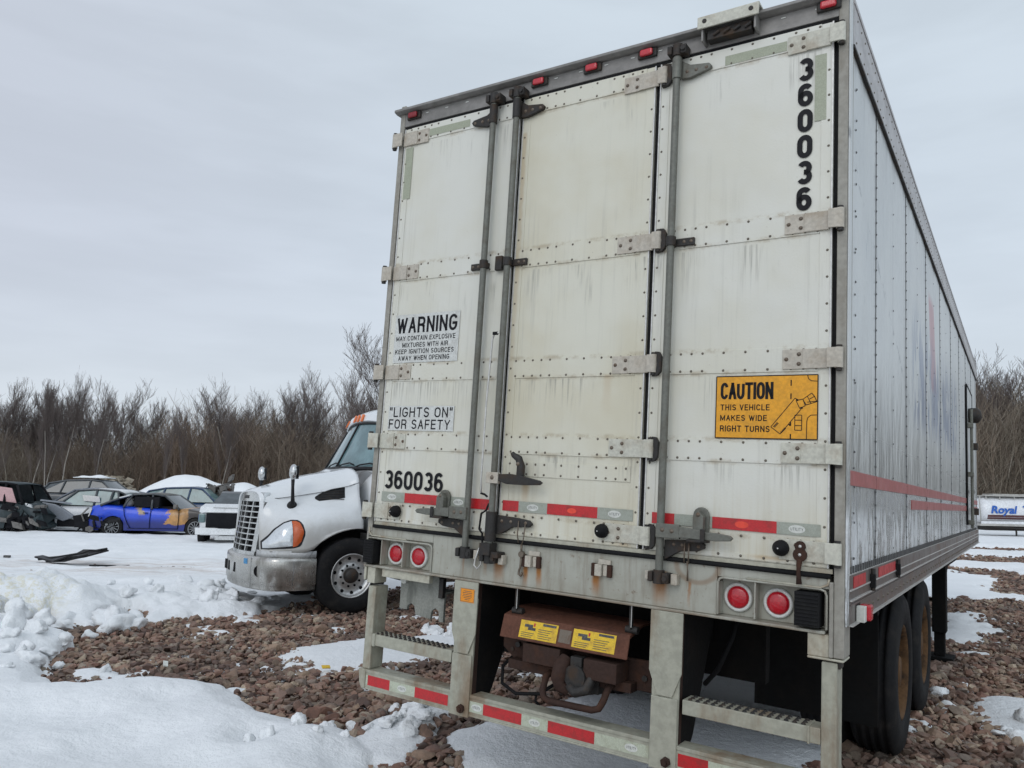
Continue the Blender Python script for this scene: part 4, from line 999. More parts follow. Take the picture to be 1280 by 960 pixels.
# --- rear sill with lamp boxes
mb = MB('sill_paint', 'header_metal')
def sill_piece(x0, x1, z0=1.075, z1=1.285, y0=0., y1=.10): mb.box(x0, x1, y0, y1, z0, z1)
sill_piece(.490, 2.072); mb.box(.014, .4895, 0, .10, 1.236, 1.285); mb.box(2.0725, 2.534, 0, .10, 1.240, 1.285)
mb.box(.014, .4895, .066, .10, 1.075, 1.2355); mb.box(2.0725, 2.534, .066, .10, 1.075, 1.2395)
mb.box(.0, 2.52, -.012, .11, 1.062, 1.0745)
sl_ = mb.build('rear_sill', tr, .003)
def lampbox(x0, x1, z0, z1, lamps, divs, rub, side):
    mb = MB('sill_paint', 'beige_paint')
    # bright rounded rim
    def rim(y): return [(x0, y, z0), (x0, y, z1 - .02), (x0 + .006, y, z1 - .006), (x0 + .02, y, z1), (x1 - .025, y, z1), (x1 - .007, y, z1 - .007), (x1, y, z1 - .025), (x1, y, z0)]
    mb.tube(rim(-.004), .0055, 6)
    for d in divs: mb.box(d - .003, d + .003, .0, .0655, z0, z1 - .002)
    mb.box(x0 - .002, x0 + .001, 0, .0655, z0, z1 - .02); mb.box(x1 - .001, x1 + .002, 0, .0655, z0, z1 - .02)
    o = mb.build('lamp_box', tr, .001, 1)
    for (lx, lz) in lamps:
        mb = MB('lamp_ring'); mb.lathe([(.062, 0), (.063, .010), (.058, .016), (.050, .016), (.047, .009), (.001, .008)], (lx, .0655, lz), (0, -1, 0), 32); ll = mb.build('tail_light', o)
        mb = MB('lens_red'); mb.lathe([(.0475, 0.), (.046, .008), (.036, .014), (.015, .017), (.001, .0175)], (lx, .0560, lz), (0, -1, 0), 28); mb.build('lens', ll)
    mb = MB('black_rubber')
    a, b = rub
    mb.box(a, b, -.035, .0655, z0 + .006, z1 - .016)
    for k in range(9): mb.box(a + .004, b - .004, -.039, -.0345, z0 + .014 + k * .0145, z0 + .021 + k * .0145)
    mb.build('dock_bumper', o, .006, 3)
    return o
lampbox(.006, .487, 1.080, 1.226, [(.183, 1.146), (.349, 1.146)], [.115, .275], (.010, .085), 'l')
lampbox(2.078, 2.525, 1.080, 1.238, [(2.149, 1.156), (2.319, 1.153)], [2.236], (2.405, 2.503), 'r')
mb = MB('beige_paint')   # folded lip under the threshold, both ends rounded
mb.tube([(.02, -.004, 1.285), (.018, -.004, 1.255), (.04, -.004, 1.238), (.3, -.004, 1.236)], .005, 6); mb.build('sill_lip', tr); mb = MB('beige_paint')
mb.tube([(2.20, -.006, 1.246), (2.50, -.006, 1.244), (2.53, -.006, 1.258), (2.535, -.006, 1.29)], .005, 6)
mb.build('sill_lip', tr)
# dock latches with rust
for x in (1.13, 1.52):
    mb = MB('rust_brown', 'hinge_paint'); mb.box(x - .052, x - .032, -.022, -.001, 1.175, 1.235); mb.box(x + .030, x + .052, -.020, -.001, 1.175, 1.232)
    mb.k = 1; mb.box(x - .030, x + .004, -.030, -.001, 1.178, 1.232); mb.box(x + .008, x + .028, -.016, -.001, 1.180, 1.230); mb.box(x - .02, x + .045, -.014, -.001, 1.2325, 1.255)
    mb.build('latch_socket', tr, .002)
# corner foot right, short foot left
mb = MB('beige_paint', 'dark_iron'); mb.box(2.452, 2.5345, -.002, .10, .972, 1.061); mb.box(2.452, 2.592, -.006, .12, .962, .9715); mb.k = 1; mb.box(2.51, 2.575, .02, .09, .93, .9615); mb.build('corner_foot', tr, .004)
mb = MB('beige_paint'); mb.box(.028, .085, -.002, .10, .972, 1.061); mb.box(.0, .016, -.002, .10, .985, 1.061); mb.build('corner_foot', tr, .003)
mb = MB('beige_paint'); mb.box(.13, .475, .005, .04, 1.015, 1.0605); mb.build('sill_channel', tr, .004)
# --- underride guard
gd = bpy.data.objects.new('underride_guard', None); link(gd, tr)
for (xa, xb, sx) in ((.662, .815, -1), (1.775, 1.928, 1)):
    c = (xa + xb) / 2
    mb = MB('guard_paint', 'rust_brown', 'undercarriage')
    mb.prism([(xa, 1.061), (xb, 1.061), (xb, .80), (c + .035, .695), (c - .035, .695), (xa, .80)], 'y', -.012, -.003)
    mb.prism([(xa + .006, .98), (xb - .006, .98), (xb - .012, .80), (c + .062, .40), (c - .062, .40), (xa + .012, .80)], 'y', -.002, .012)
    mb.k = 0
    mb.prism([(c - .062, .69), (c + .062, .69), (c + .062, .385), (c - .062, .385)], 'y', -.012, -.0025)
    mb.k = 1
    for xx in (c - .062, c + .052):
        mb.prism([(.0125, 1.06), (.05, 1.06), (.05, .40), (.0125, .40)], 'x', xx, xx + .010)
        mb.k = 2; mb.prism([(.0505, 1.06), (.50, 1.06), (.42, .92), (.20, .50), (.11, .40), (.0505, .40)], 'x', xx, xx + .010); mb.k = 1
    mb.cyl((c + .02, -.013, .425), (c + .02, -.030, .425), .022, 6); mb.cyl((c + .02, -.03, .425), (c + .02, -.042, .425), .011, 8)
    p_ = mb.build('upright', gd, .003)
mb = MB('guard_paint', 'tape_pale'); mb.box(.075, 2.515, .0, .10, .392, .497)
mb.box(.075, 2.515, -.004, .0, .482, .4975); mb.box(.075, 2.515, -.004, .0, .392, .402)
bar = mb.build('guard_bar', gd, .006)
mb = MB('guard_paint'); mb.prism([(.020, .497), (.0745, .497), (.0745, .392), (.05, .392), (.032, .42)], 'y', -.006, .10); mb.build('end_cap', gd, .005); mb = MB('guard_paint'); mb.prism([(2.5155, .497), (2.57, .497), (2.56, .42), (2.54, .392), (2.5155, .392)], 'y', -.006, .10); mb.build('end_cap', gd, .005)
segs = [(.082, .2055, 'w'), (.206, .345, 'r'), (.3455, .54, 'w'), (.5405, .665, 'r'), (.80, .885, 'w'), (.8855, 1.115, 'r'), (1.1155, 1.265, 'w'), (1.2655, 1.515, 'r'), (1.5155, 1.62, 'w'), (1.62, 1.785, 'w'), (1.92, 2.055, 'r'), (2.0555, 2.3, 'w'), (2.3005, 2.50, 'r')]
segs[0] = (.078, .092, 'w'); segs[1] = (.0925, .255, 'r'); segs[2] = (.2555, .435, 'w'); segs[3] = (.4355, .66, 'r')
for (a, b, c) in segs: flat(bar, 'reflective_tape', 'tape_red' if c == 'r' else 'tape_pale', [(a, b, .415, .468)], y=-.0002)
for x in (.345, .845, 1.19, 1.70, 2.18):
    mb = MB('mark_white', 'ink_worn'); oval(mb, x, .4415, .032, .017, -.0016); mb.k = 1; put_text(mb, 'UTILITY', (x, -.0020, .4415), RU, RV, -.024, .024, -.006, .006, .01); mb.build('maker_oval', bar, fixn=False)
for xa, xb in ((.036, .092), (2.505, 2.565)):
    mb = MB('guard_paint'); mb.box(xa, xb, .006, .115, .4975, .955); mb.build('side_upright', gd, .006)
for xa, xb in ((.0925, .660), (1.93, 2.5045)):
    mb = MB('guard_paint', 'dark_iron', 'rust_brown'); mb.box(xa, xb, .004, .11, .632, .694)
    mb.box(xb - .05, xb - .04, -.004, .11, .628, .698) if xa > 1 else mb.box(xa + .01, xa + .03, -.003, .11, .628, .698)
    mb.k = 1; n = int((xb - xa - .04) / .034)
    for i in range(n):
        for yy_ in (.02, .055, .09): mb.dome((xa + .03 + i * .034, yy_, .694), (0, 0, 1), .012, .009, 6)
    mb.build('step', gd, .005)
# orange label on the left upright
st_ = flat(gd, 'sticker', 'sticker_orange', [(.705, .795, .955, 1.025)], y=-.0122)
mb = MB('ink_worn')
for k in range(13):
    for z_ in (.957, 1.0225): mb.box(.706 + k * .0068, .7095 + k * .0068, -.0136, -.0131, z_, z_ + .003)
for k in range(9):
    for x_ in (.7055, .7925): mb.box(x_, x_ + .003, -.0136, -.0131, .961 + k * .0068, .9645 + k * .0068)
for k, ln in enumerate((.05, .06, .055, .06, .045, .03)): mb.box(.75 - ln / 2, .75 + ln / 2, -.0136, -.0131, 1.010 - k * .0085, 1.0125 - k * .0085)
mb.build('lettering', st_)
# --- pintle hitch, shield with yellow labels, cross beam
mb = MB('rust_shield', 'rust_brown')
mb.prism([(.02, .925), (.16, .955), (.30, .955), (.30, .945), (.165, .942), (.022, .905), (.0, .815), (-.012, .818)], 'x', .965, 1.665)
shd = mb.build('hitch_shield', tr, .004); shd['label'] = 'rust-coloured shield over the pintle hook'
def on_shield(u, v, off=.0015):  # u = x, v 0 at bottom 1 at top of the sloping face
    p = Vector((u, -.012 + .032 * v, .818 + .107 * v)); nrm = Vector((0, -.958, .287)); return p + nrm * off
def shq(mb, u0, u1, v0, v1, off=.0015): mb.add([on_shield(u0, v0, off), on_shield(u1, v0, off), on_shield(u1, v1, off), on_shield(u0, v1, off)], [(0, 1, 2, 3)])
for u0, u1 in ((1.075, 1.29), (1.375, 1.60)):
    mb = MB('label_yellow'); shq(mb, u0, u1, .12, .88); lb = mb.build('yellow_label', shd, fixn=False)
    mb = MB('ink_worn', 'tape_red'); w_ = u1 - u0
    shq(mb, u0 + .60 * w_, u0 + .95 * w_, .74, .84, .0025); shq(mb, u0 + .12 * w_, u0 + .34 * w_, .60, .72, .0025); shq(mb, u0 + .22 * w_, u0 + .42 * w_, .48, .60, .0025)
    for k in range(5): shq(mb, u0 + .50 * w_, u0 + (.86 - .04 * (k % 3)) * w_, .56 - k * .09, .585 - k * .09, .0025)
    for k in range(3): shq(mb, u0 + .06 * w_, u0 + (.40 - .03 * k) * w_, .34 - k * .08, .365 - k * .08, .0025)
    mb.k = 1; shq(mb, u0 + .36 * w_, u0 + .40 * w_, .66, .80, .0025)
    mb.build('lettering', lb, fixn=False)
mb = MB('bolt_steel'); shq(mb, 1.30, 1.365, .2, .75); mb.build('rating_plate', shd, fixn=False)
mb = MB('rust_brown', 'undercarriage', 'dark_iron')
mb.prism([(.90, .80), (1.78, .80), (1.80, .66), (1.06, .655), (.98, .68), (.90, .74)], 'y', .13, .15)
mb.box(.98, 1.66, .06, .30, .655, .70)
mb.k = 0; mb.prism([(1.10, .805), (1.31, .805), (1.31, .74), (1.27, .715), (1.10, .715)], 'y', .0, .12); mb.prism([(1.45, .79), (1.62, .79), (1.62, .70), (1.47, .70), (1.45, .735)], 'y', -.02, .12)
mb.k = 2; mb.cyl((1.0, .128, .765), (1.0, .11, .765), .014, 8); mb.cyl((1.70, .128, .72), (1.70, .12, .72), .014, 10); mb.cyl((.96, .128, .735), (.96, .124, .735), .010, 10)
mb.build('hitch_beam', tr, .004)
mb = MB('dark_iron', 'rust_brown')
mb.k = 1; mb.tube([(1.34, .02, .765), (1.33, -.02, .73), (1.325, -.03, .68), (1.335, -.025, .645), (1.375, -.01, .625)], [.035, .038, .036, .030, .024], 12)
mb.k = 0; mb.cyl((1.41, -.03, .70), (1.41, .08, .70), .055, 18); mb.tube([(1.38, -.02, .655), (1.42, -.035, .635), (1.47, -.02, .65), (1.485, 0, .70), (1.46, .02, .74)], [.022, .026, .026, .024, .02], 10)
mb.box(1.36, 1.50, .05, .14, .62, .76); mb.box(1.38, 1.44, -.02, .03, .745, .79)
mb.build('pintle_hook', tr, .003)
mb = MB('rust_brown'); mb.tube([(1.235, .10, .69), (1.225, .03, .66), (1.225, .0, .60), (1.24, -.01, .572), (1.27, -.012, .562), (1.50, -.012, .566), (1.535, -.01, .578), (1.55, 0, .61), (1.56, .03, .665), (1.57, .10, .69)], .0165, 10); mb.build('chain_bar', tr)
mb = MB('black_rubber'); mb.tube([(.90, .3, .70), (.86, .2, .62), (.90, .14, .55), (1.0, .12, .52), (1.12, .15, .535), (1.2, .2, .60)], .009, 8); mb.tube([(1.10, .16, .535), (1.10, .15, .50), (1.13, .15, .47)], .007, 6); mb.build('air_hose', tr); mb = MB('black_rubber'); mb.tube([(2.0, .6, 1.05), (1.99, .5, .9), (1.94, .45, .75), (1.86, .5, .66)], .012, 8)
mb.build('air_hose', tr)
for x in (1.03, 1.66):  # hangers above the shield
    mb = MB('dark_iron', 'bright_edge'); mb.box(x - .004, x + .004, .02, .05, .95, 1.061); mb.cyl((x - .03, .05, .945), (x + .03, .05, .945), .018, 8); mb.k = 1; mb.box(x + .006, x + .009, .018, .022, .96, 1.06); mb.build('shield_hanger', tr)
# --- frame, suspension, wheels
mb = MB('undercarriage')
for x in (.72, 1.80): mb.box(x, x + .08, .2, 6.9, .86, 1.079)
mb.box(.45, 2.14, .55, .62, .70, 1.079); mb.box(.75, 1.84, 1.5, 1.6, .74, 1.0)
for y in (1.75, 3.1, 4.4): mb.prism([(y - .12, .9), (y + .12, .9), (y + .05, .62), (y - .05, .62)], 'x', .74, .84); mb.prism([(y - .12, .9), (y + .12, .9), (y + .05, .62), (y - .05, .62)], 'x', 1.75, 1.85)
for k in range(4): mb.tube([(.79, 1.8, .66 + k * .012), (.79, 2.45, .60 + k * .012), (.79, 3.05, .66 + k * .012)], .02, 6); mb.tube([(1.80, 1.8, .66 + k * .012), (1.80, 2.45, .60 + k * .012), (1.80, 3.05, .66 + k * .012)], .02, 6)
for x in (1.05, 1.55): mb.lathe([(.001, 0), (.09, 0), (.10, .03), (.10, .20), (.07, .24), (.001, .24)], (x, 2.1, .72), (0, -1, .15), 14)
mb.build('subframe', tr)
for x0, x1 in ((.06, .70), (1.88, 2.53)):
    mb = MB('undercarriage'); mb.box(x0, x1, 1.30, 1.312, .42, 1.06); mb.box(x0, x1, 1.28, 1.34, 1.0, 1.075); mb.build('mud_flap', tr, .002)
for yc in (2.45, 3.75):
    mb = MB('undercarriage'); mb.cyl((.30, yc, .52), (2.29, yc, .52), .065, 14); mb.build('axle', tr)
    for (xa, s) in ((.20, -1), (.50, -1), (2.09, 1), (2.39, 1)):
        mb = MB('tyre_rubber'); R_ = .515; hw = .135
        prof = [(.29, -hw * .8), (.31, -hw), (.40, -hw * 1.03), (.47, -hw * .98), (.502, -hw * .82), (R_ - .002, -hw * .74)]
        for g in (-.55, -.18, .18, .55):
            prof += [(R_, hw * (g - .12)), (R_ - .013, hw * (g - .10)), (R_ - .013, hw * (g + .06)), (R_, hw * (g + .08))]
        prof += [(R_ - .002, hw * .74), (.502, hw * .82), (.47, hw * .98), (.40, hw * 1.03), (.31, hw), (.29, hw * .8)]
        cxw = xa + (0 if s < 0 else 0) ; c = Vector((cxw if s < 0 else cxw, yc, .515))
        mb.lathe(prof, c, (1, 0, 0), 56); wh = mb.build('wheel', tr)
        mb = MB('rusty_rim', 'dark_iron'); e = s
        outer = xa in (.20, 2.39)
        dp = .02 if outer else .11
        mb.lathe([(.292, -.11 * e), (.292, .115 * e), (.30, .125 * e), (.285, .128 * e), (.27, .10 * e), (.255, dp * e), (.20, (dp - .03) * e), (.12, (dp - .01) * e), (.115, (dp + .05) * e), (.09, (dp + .09) * e), (.001, (dp + .09) * e)], c, (1, 0, 0), 40)
        mb.k = 1
        for k in range(10):
            a = 2 * math.pi * k / 10; mb.cyl(c + Vector(((dp - .02) * e, math.cos(a) * .165, math.sin(a) * .165)), c + Vector(((dp + .025) * e, math.cos(a) * .165, math.sin(a) * .165)), .016, 6)
        mb.build('rim', wh)
# landing gear
for x in (.16, 2.43):
    mb = MB('undercarriage'); mb.box(x - .065, x + .065, 6.10, 6.30, .30, 1.08); mb.box(x - .05, x + .05, 6.14, 6.26, .06, .30); mb.box(x - .13, x + .13, 6.05, 6.35, .02, .06)
    mb.box(x - .05, x + .10, 5.6, 7.2, 1.0, 1.095); mb.tube([(x, 6.3, .55), (x, 7.2, 1.0)], .02, 6); mb.build('landing_leg', tr, .005)
mb = MB('dark_iron'); mb.tube([(.16, 6.2, .62), (2.43, 6.2, .62)], .018, 8); mb.build('cross_shaft', tr)
mb = MB('old_grey', 'dark_iron', 'mark_white'); mb.prism([(.18, .985), (.27, 1.01), (.45, 1.045), (.47, .99), (.50, .96), (.50, .80), (.47, .80), (.465, .855), (.44, .87), (.415, .85), (.41, .805), (.30, .815), (.29, .86), (.265, .875), (.24, .855), (.235, .835), (.18, .835)], 'y', .12, .14); mb.box(.18, .50, .14, .26, .95, .962)
mb.k = 2; mb.cyl((.22, .09, 1.0), (.22, .2, 1.03), .022, 10); mb.k = 1; mb.box(.47, .50, .10, .13, .93, 1.04); mb.build('old_bracket', tr, .003)
# ================================================================ ROAD TRACTOR behind the trailer's left edge (local: x forward, y to its left, z up)
simple('truck_white', (.72, .74, .75), .22, dirt=(.60, .60, .58), amount=.3, scale=2.2, streak=.6, bump=.03, bscale=6, coat=.6, tone=(.98, 1.01))
def salt_film():
    t = NT(MATS['truck_white'].node_tree); b = t.n['Principled BSDF']; src = b.inputs['Base Color'].links[0].from_socket; o = t.obj(); X, Y, Z = t.xyz(o)
    n = t.noise(t.scale(o, (1, 1, .6)), 3.5, 6, .7); f = t.m('MULTIPLY', t.ramp(t.m('ADD', Z, t.m('MULTIPLY', n, -.5)), 1.15, .65), .75)
    c = t.mix(f, src, (.36, .345, .31)); sp = t.ramp(t.noise(o, 38, 3, .6), .68, .74); c = t.mix(t.m('MULTIPLY', sp, .35), c, (.35, .33, .30))
    t.l.new(c, b.inputs['Base Color']); t.l.new(t.m('ADD', t.m('MULTIPLY', f, .5), .2), b.inputs['Roughness'])
salt_film()
simple('truck_grey_white', (.50, .51, .51), .4, dirt=(.34, .33, .30), amount=.6, scale=5, streak=.5)
simple('dull_chrome', (.52, .51, .48), .28, .75, dirt=(.22, .20, .17), amount=.8, scale=7, streak=.3, bump=.25, bscale=14)
simple('grille_chrome', (.60, .61, .61), .22, .85, dirt=(.30, .30, .28), amount=.5, scale=9, bump=.05)
simple('alloy_rim', (.58, .58, .57), .32, .7, dirt=(.32, .31, .29), amount=.5, scale=8, bump=.1)
simple('black_plastic', (.02, .02, .022), .45, dirt=(.06, .06, .055), amount=.5, scale=8)
simple('dark_void', (.008, .008, .009), .9, bump=0)
simple('amber_lens', (.52, .095, .02), .25, bump=0, dirt=(.6, .12, .02), amount=.4, scale=20)
simple('orange_paint', (.72, .16, .025), .3, bump=0)
simple('headlamp_clear', (.66, .69, .71), .12, .4, dirt=(.40, .42, .43), amount=.5, scale=14, bump=.3, bscale=30, coat=.8)
simple('blue_plate', (.05, .25, .5), .5, bump=0)
glass('truck_glass', (.10, .17, .18), .06)
tk = thing('road_tractor', 'white road tractor with chrome grille parked facing left behind the trailer', 'truck', (-2.73, 11.82, 0), R(-148))
def interp_rows(rows, xs):
    """rows: list of (x, [(lat,z)...]) descending x -> sampled rows at xs (Catmull-Rom in x)"""
    X = [r[0] for r in rows]; out = []
    for x in xs:
        i = 0
        while i < len(X) - 2 and x < X[i + 1]: i += 1
        t = (X[i] - x) / (X[i] - X[i + 1]); t = min(max(t, 0), 1)
        def g(k): return rows[min(max(k, 0), len(rows) - 1)][1]
        p0, p1, p2, p3 = g(i - 1), g(i), g(i + 1), g(i + 2); row = []
        for a, b, c, d in zip(p0, p1, p2, p3):
            row.append(tuple(.5 * ((2 * b[k]) + (-a[k] + c[k]) * t + (2 * a[k] - 5 * b[k] + 4 * c[k] - d[k]) * t * t + (-a[k] + 3 * b[k] - 3 * c[k] + d[k]) * t ** 3) for k in (0, 1)))
        out.append(row)
    return out
def curve_fine(row, n=4):
    out = []; m_ = len(row)
    for i in range(m_ - 1):
        p0, p1, p2, p3 = row[max(i - 1, 0)], row[i], row[i + 1], row[min(i + 2, m_ - 1)]
        for j in range(n):
            t = j / n; out.append(tuple(.5 * ((2 * p1[k]) + (-p0[k] + p2[k]) * t + (2 * p0[k] - 5 * p1[k] + 4 * p2[k] - p3[k]) * t * t + (-p0[k] + 3 * p1[k] - 3 * p2[k] + p3[k]) * t ** 3) for k in (0, 1)))
    out.append(row[-1]); return out
rows = [
 (1.14, [(0, 1.61), (.36, 1.60), (.55, 1.53), (.60, 1.36), (.64, 1.12), (.69, .92), (.74, .82)]),
 (1.06, [(0, 1.64), (.38, 1.63), (.58, 1.55), (.64, 1.38), (.74, 1.17), (.86, .98), (.93, .82)]),
 (.90, [(0, 1.69), (.38, 1.675), (.60, 1.57), (.70, 1.40), (.90, 1.22), (1.02, 1.04), (1.06, .82)]),
 (.62, [(0, 1.78), (.44, 1.76), (.68, 1.63), (.78, 1.44), (1.03, 1.29), (1.13, 1.12), (1.15, .83)]),
 (.30, [(0, 1.86), (.50, 1.84), (.76, 1.70), (.85, 1.48), (1.08, 1.34), (1.165, 1.19), (1.18, 1.0)]),
 (.0, [(0, 1.92), (.55, 1.90), (.82, 1.76), (.90, 1.52), (1.09, 1.36), (1.17, 1.22), (1.185, 1.10)]),
 (-.14, [(0, 1.98), (.60, 1.96), (.88, 1.83), (.95, 1.60), (1.06, 1.38), (1.14, 1.24), (1.16, 1.12)]),
]
def arch(x): return .47 + math.sqrt(max(.66 ** 2 - x * x, 0)) if abs(x) < .66 else 0
xs_ = [1.14, 1.12, 1.09, 1.05, 1.0, .94, .88, .8, .72, .66, .62, .58, .54, .48, .42, .34, .25, .15, .05, -.05, -.10, -.14]
rr_ = interp_rows(rows, xs_)
mb = MB('truck_white')
mb.smooth = True
full = []
for x, row in zip(xs_, rr_):
    low = max(row[-1][1], arch(x)); row = [p for p in row]; fine = curve_fine(row, 4)
    fine = [(a, max(b, low)) for a, b in fine]
    half = [(x, a, b) for a, b in fine]
    full.append([(x, -a, b) for (_, a, b) in half[::-1]] + half[1:])
n = len(full[0]); mb.add([p for r_ in full for p in r_], [(i * n + j, i * n + j + 1, (i + 1) * n + j + 1, (i + 1) * n + j) for i in range(len(full) - 1) for j in range(n - 1)])
hood = mb.build('hood', tk); md = hood.modifiers.new('s', 'SOLIDIFY'); md.thickness = .02; md.offset = -1
# panel seam drawn by a thin dark gap strip
mb = MB('black_plastic')
for s in (1, -1):
    pts = [(1.04, s * .604, 1.388)]
    mb.tube([(x, s * (a + .003), b) for x, a, b in ((1.05, .55, 1.515), (.9, .648, 1.515), (.62, .738, 1.56), (.3, .81, 1.62), (0, .875, 1.70), (-.14, .915, 1.75))], .004, 5)
mb.build('hood_seam', hood)
# grille: surround + bars
mb = MB('grille_chrome'); gx_ = 1.145
def gpt(u, v, off=0):   # u lateral -1..1, v 0 bottom 1 top
    wd = .49 + .10 * math.sin(math.pi * (.15 + .7 * v)); z = .76 + .80 * v
    return (1.235 - .095 * v - .07 * u * u + off, u * wd, z)
def gstrip(mb, u0, u1, v0, v1, o0, o1, n=6):
    for k in range(n):
        a = u0 + (u1 - u0) * k / n; b = u0 + (u1 - u0) * (k + 1) / n
        P = [gpt(a, v0, o1), gpt(b, v0, o1), gpt(b, v1, o1), gpt(a, v1, o1), gpt(a, v0, o0), gpt(b, v0, o0), gpt(b, v1, o0), gpt(a, v1, o0)]
        mb.add(P, [(0, 1, 2, 3), (4, 7, 6, 5), (0, 4, 5, 1), (3, 2, 6, 7)] + ([(0, 3, 7, 4)] if k == 0 else []) + ([(1, 5, 6, 2)] if k == n - 1 else []))
for (a, b, c, d) in ((-1.1, 1.1, -.03, .05), (-1.1, 1.1, .88, 1.04)): gstrip(mb, a, b, c, d, -.05, .022, 10)
for (a, b) in ((-1.12, -.93), (.93, 1.12)): gstrip(mb, a, b, .05, .88, -.05, .020, 2)
for k in range(8): gstrip(mb, -.93, .93, .13 + .094 * k, .152 + .094 * k, -.03, .014, 8)
for u in (-.5, .5, 0): gstrip(mb, u - .02, u + .02, .05, .88, -.03, .009, 1)
gr = mb.build('grille', tk, .003)
mb = MB('dark_void'); gstrip(mb, -1., 1., .0, .95, -.09, -.045, 6); mb.build('radiator', gr)
mb = MB('black_plastic'); gstrip(mb, -.2, .2, .93, .985, .0225, .028, 3); mb.build('badge', gr)
# bumper: swept chrome
mb = MB('dull_chrome'); out_ = [(.50, 1.16), (.80, 1.15), (.98, 1.12), (1.06, 1.06), (1.12, .95), (1.20, .72), (1.26, .45), (1.285, .15), (1.29, 0)]
path = out_ + [(a, -b) for a, b in out_[-2::-1]]
prof = [(-.06, .325), (-.012, .33), (.0, .35), (.008, .40), (.020, .405), (.022, .70), (.015, .735), (-.02, .752), (-.07, .752)]
vs = []
for i, (a, b) in enumerate(path):
    p = Vector((a, b, 0)); q = Vector((*path[min(i + 1, len(path) - 1)], 0)) - Vector((*path[max(i - 1, 0)], 0)); nrm = Vector((-q.y, q.x, 0)).normalized() if False else Vector((q.y, -q.x, 0)).normalized()
    if nrm.dot(Vector((a - .3, b, 0))) < 0: nrm = -nrm
    for (o_, z_) in prof: vs.append((a + nrm.x * o_, b + nrm.y * o_, z_ + (.0 if abs(b) < .9 else .0)))
k_ = len(prof); mb.add(vs, [(i * k_ + j, i * k_ + j + 1, (i + 1) * k_ + j + 1, (i + 1) * k_ + j) for i in range(len(path) - 1) for j in range(k_ - 1)], True)
bp_ = mb.build('bumper', tk); md = bp_.modifiers.new('s', 'SOLIDIFY'); md.thickness = .012
bp_['label'] = 'scraped and dented chrome bumper'
mb = MB('seam_dark'); mb.tube([(1.222, .70, .35), (1.228, .70, .735)], .004, 5); mb.tube([(.80, 1.172, .40), (.80, 1.172, .70)], .004, 5); mb.build('bumper_seam', bp_)
for yy_ in (.10, -.16, -.42):
    mb = MB('dark_void'); mb.obox((1.303 - .04 * (yy_ * 2) ** 2 * .5, yy_, .57), (.006, 0, 0), (0, .075, 0), (0, 0, .065)); mb.build('bumper_opening', bp_)
mb = MB('dark_void'); mb.lathe([(.001, .0), (.07, .0), (.072, .01)], (1.165, .86, .57), (.80, .6, 0), 14, False); mb.build('fog_lamp', bp_)
mb = MB('blue_plate'); mb.obox((1.262, .55, .68), (.004, 0, 0), (-.01, .045, 0), (0, 0, .035)); mb.build('permit_plate', bp_)
for s in (1, -1):   # filler panel between bumper and headlamp
    mb = MB('truck_grey_white')
    P = [(1.16, s * .66), (1.10, s * .88), (.96, s * 1.05), (.70, s * 1.135), (.50, s * 1.15)]
    vs = []
    for (a, b) in P: vs += [(a, b, .752), (a - .005, b * .995, .835)]
    mb.add(vs, [(2 * i, 2 * i + 2, 2 * i + 3, 2 * i + 1) for i in range(4)], True)
    o = mb.build('splash_panel', tk); md = o.modifiers.new('s', 'SOLIDIFY'); md.thickness = .02
# headlamps follow the fender surface: polygon grid projected on interpolated rows
def fender(x, t, s=1):
    row = curve_fine(interp_rows(rows, [x])[0], 8); k = t * (len(row) - 1); i = min(int(k), len(row) - 2); fr_ = k - i
    a = row[i][0] * (1 - fr_) + row[i + 1][0] * fr_; b = row[i][1] * (1 - fr_) + row[i + 1][1] * fr_
    return Vector((x, s * a, b))
def onfender(x, z, s=1):
    lo, hi = .3, 1.
    for _ in range(18):
        mid = (lo + hi) / 2
        if fender(x, mid)[2] > z: lo = mid
        else: hi = mid
    return fender(x, lo, s)
def patch(mb, top, bot, xa, xb, off, n=10, m_=5, s=1):
    g = []
    for i in range(n + 1):
        t = i / n; x = xa + (xb - xa) * t; zt = np.interp(t, *zip(*top)); zb = np.interp(t, *zip(*bot)); col = []
        for j in range(m_ + 1):
            z = zb + (zt - zb) * j / m_; p = onfender(x, z, s)
            e = math.sin(math.pi * t) ** .5 * math.sin(math.pi * j / m_) ** .5 if 0 < i < n and 0 < j < m_ else 0
            nrm = Vector((.55, s * .8, .25)).normalized(); col.append(p + nrm * (off * (.35 + .65 * e)))
        g.append(col)
    mb.add([p for c_ in g for p in c_], [(i * (m_ + 1) + j, (i + 1) * (m_ + 1) + j, (i + 1) * (m_ + 1) + j + 1, i * (m_ + 1) + j + 1) for i in range(n) for j in range(m_)], True)
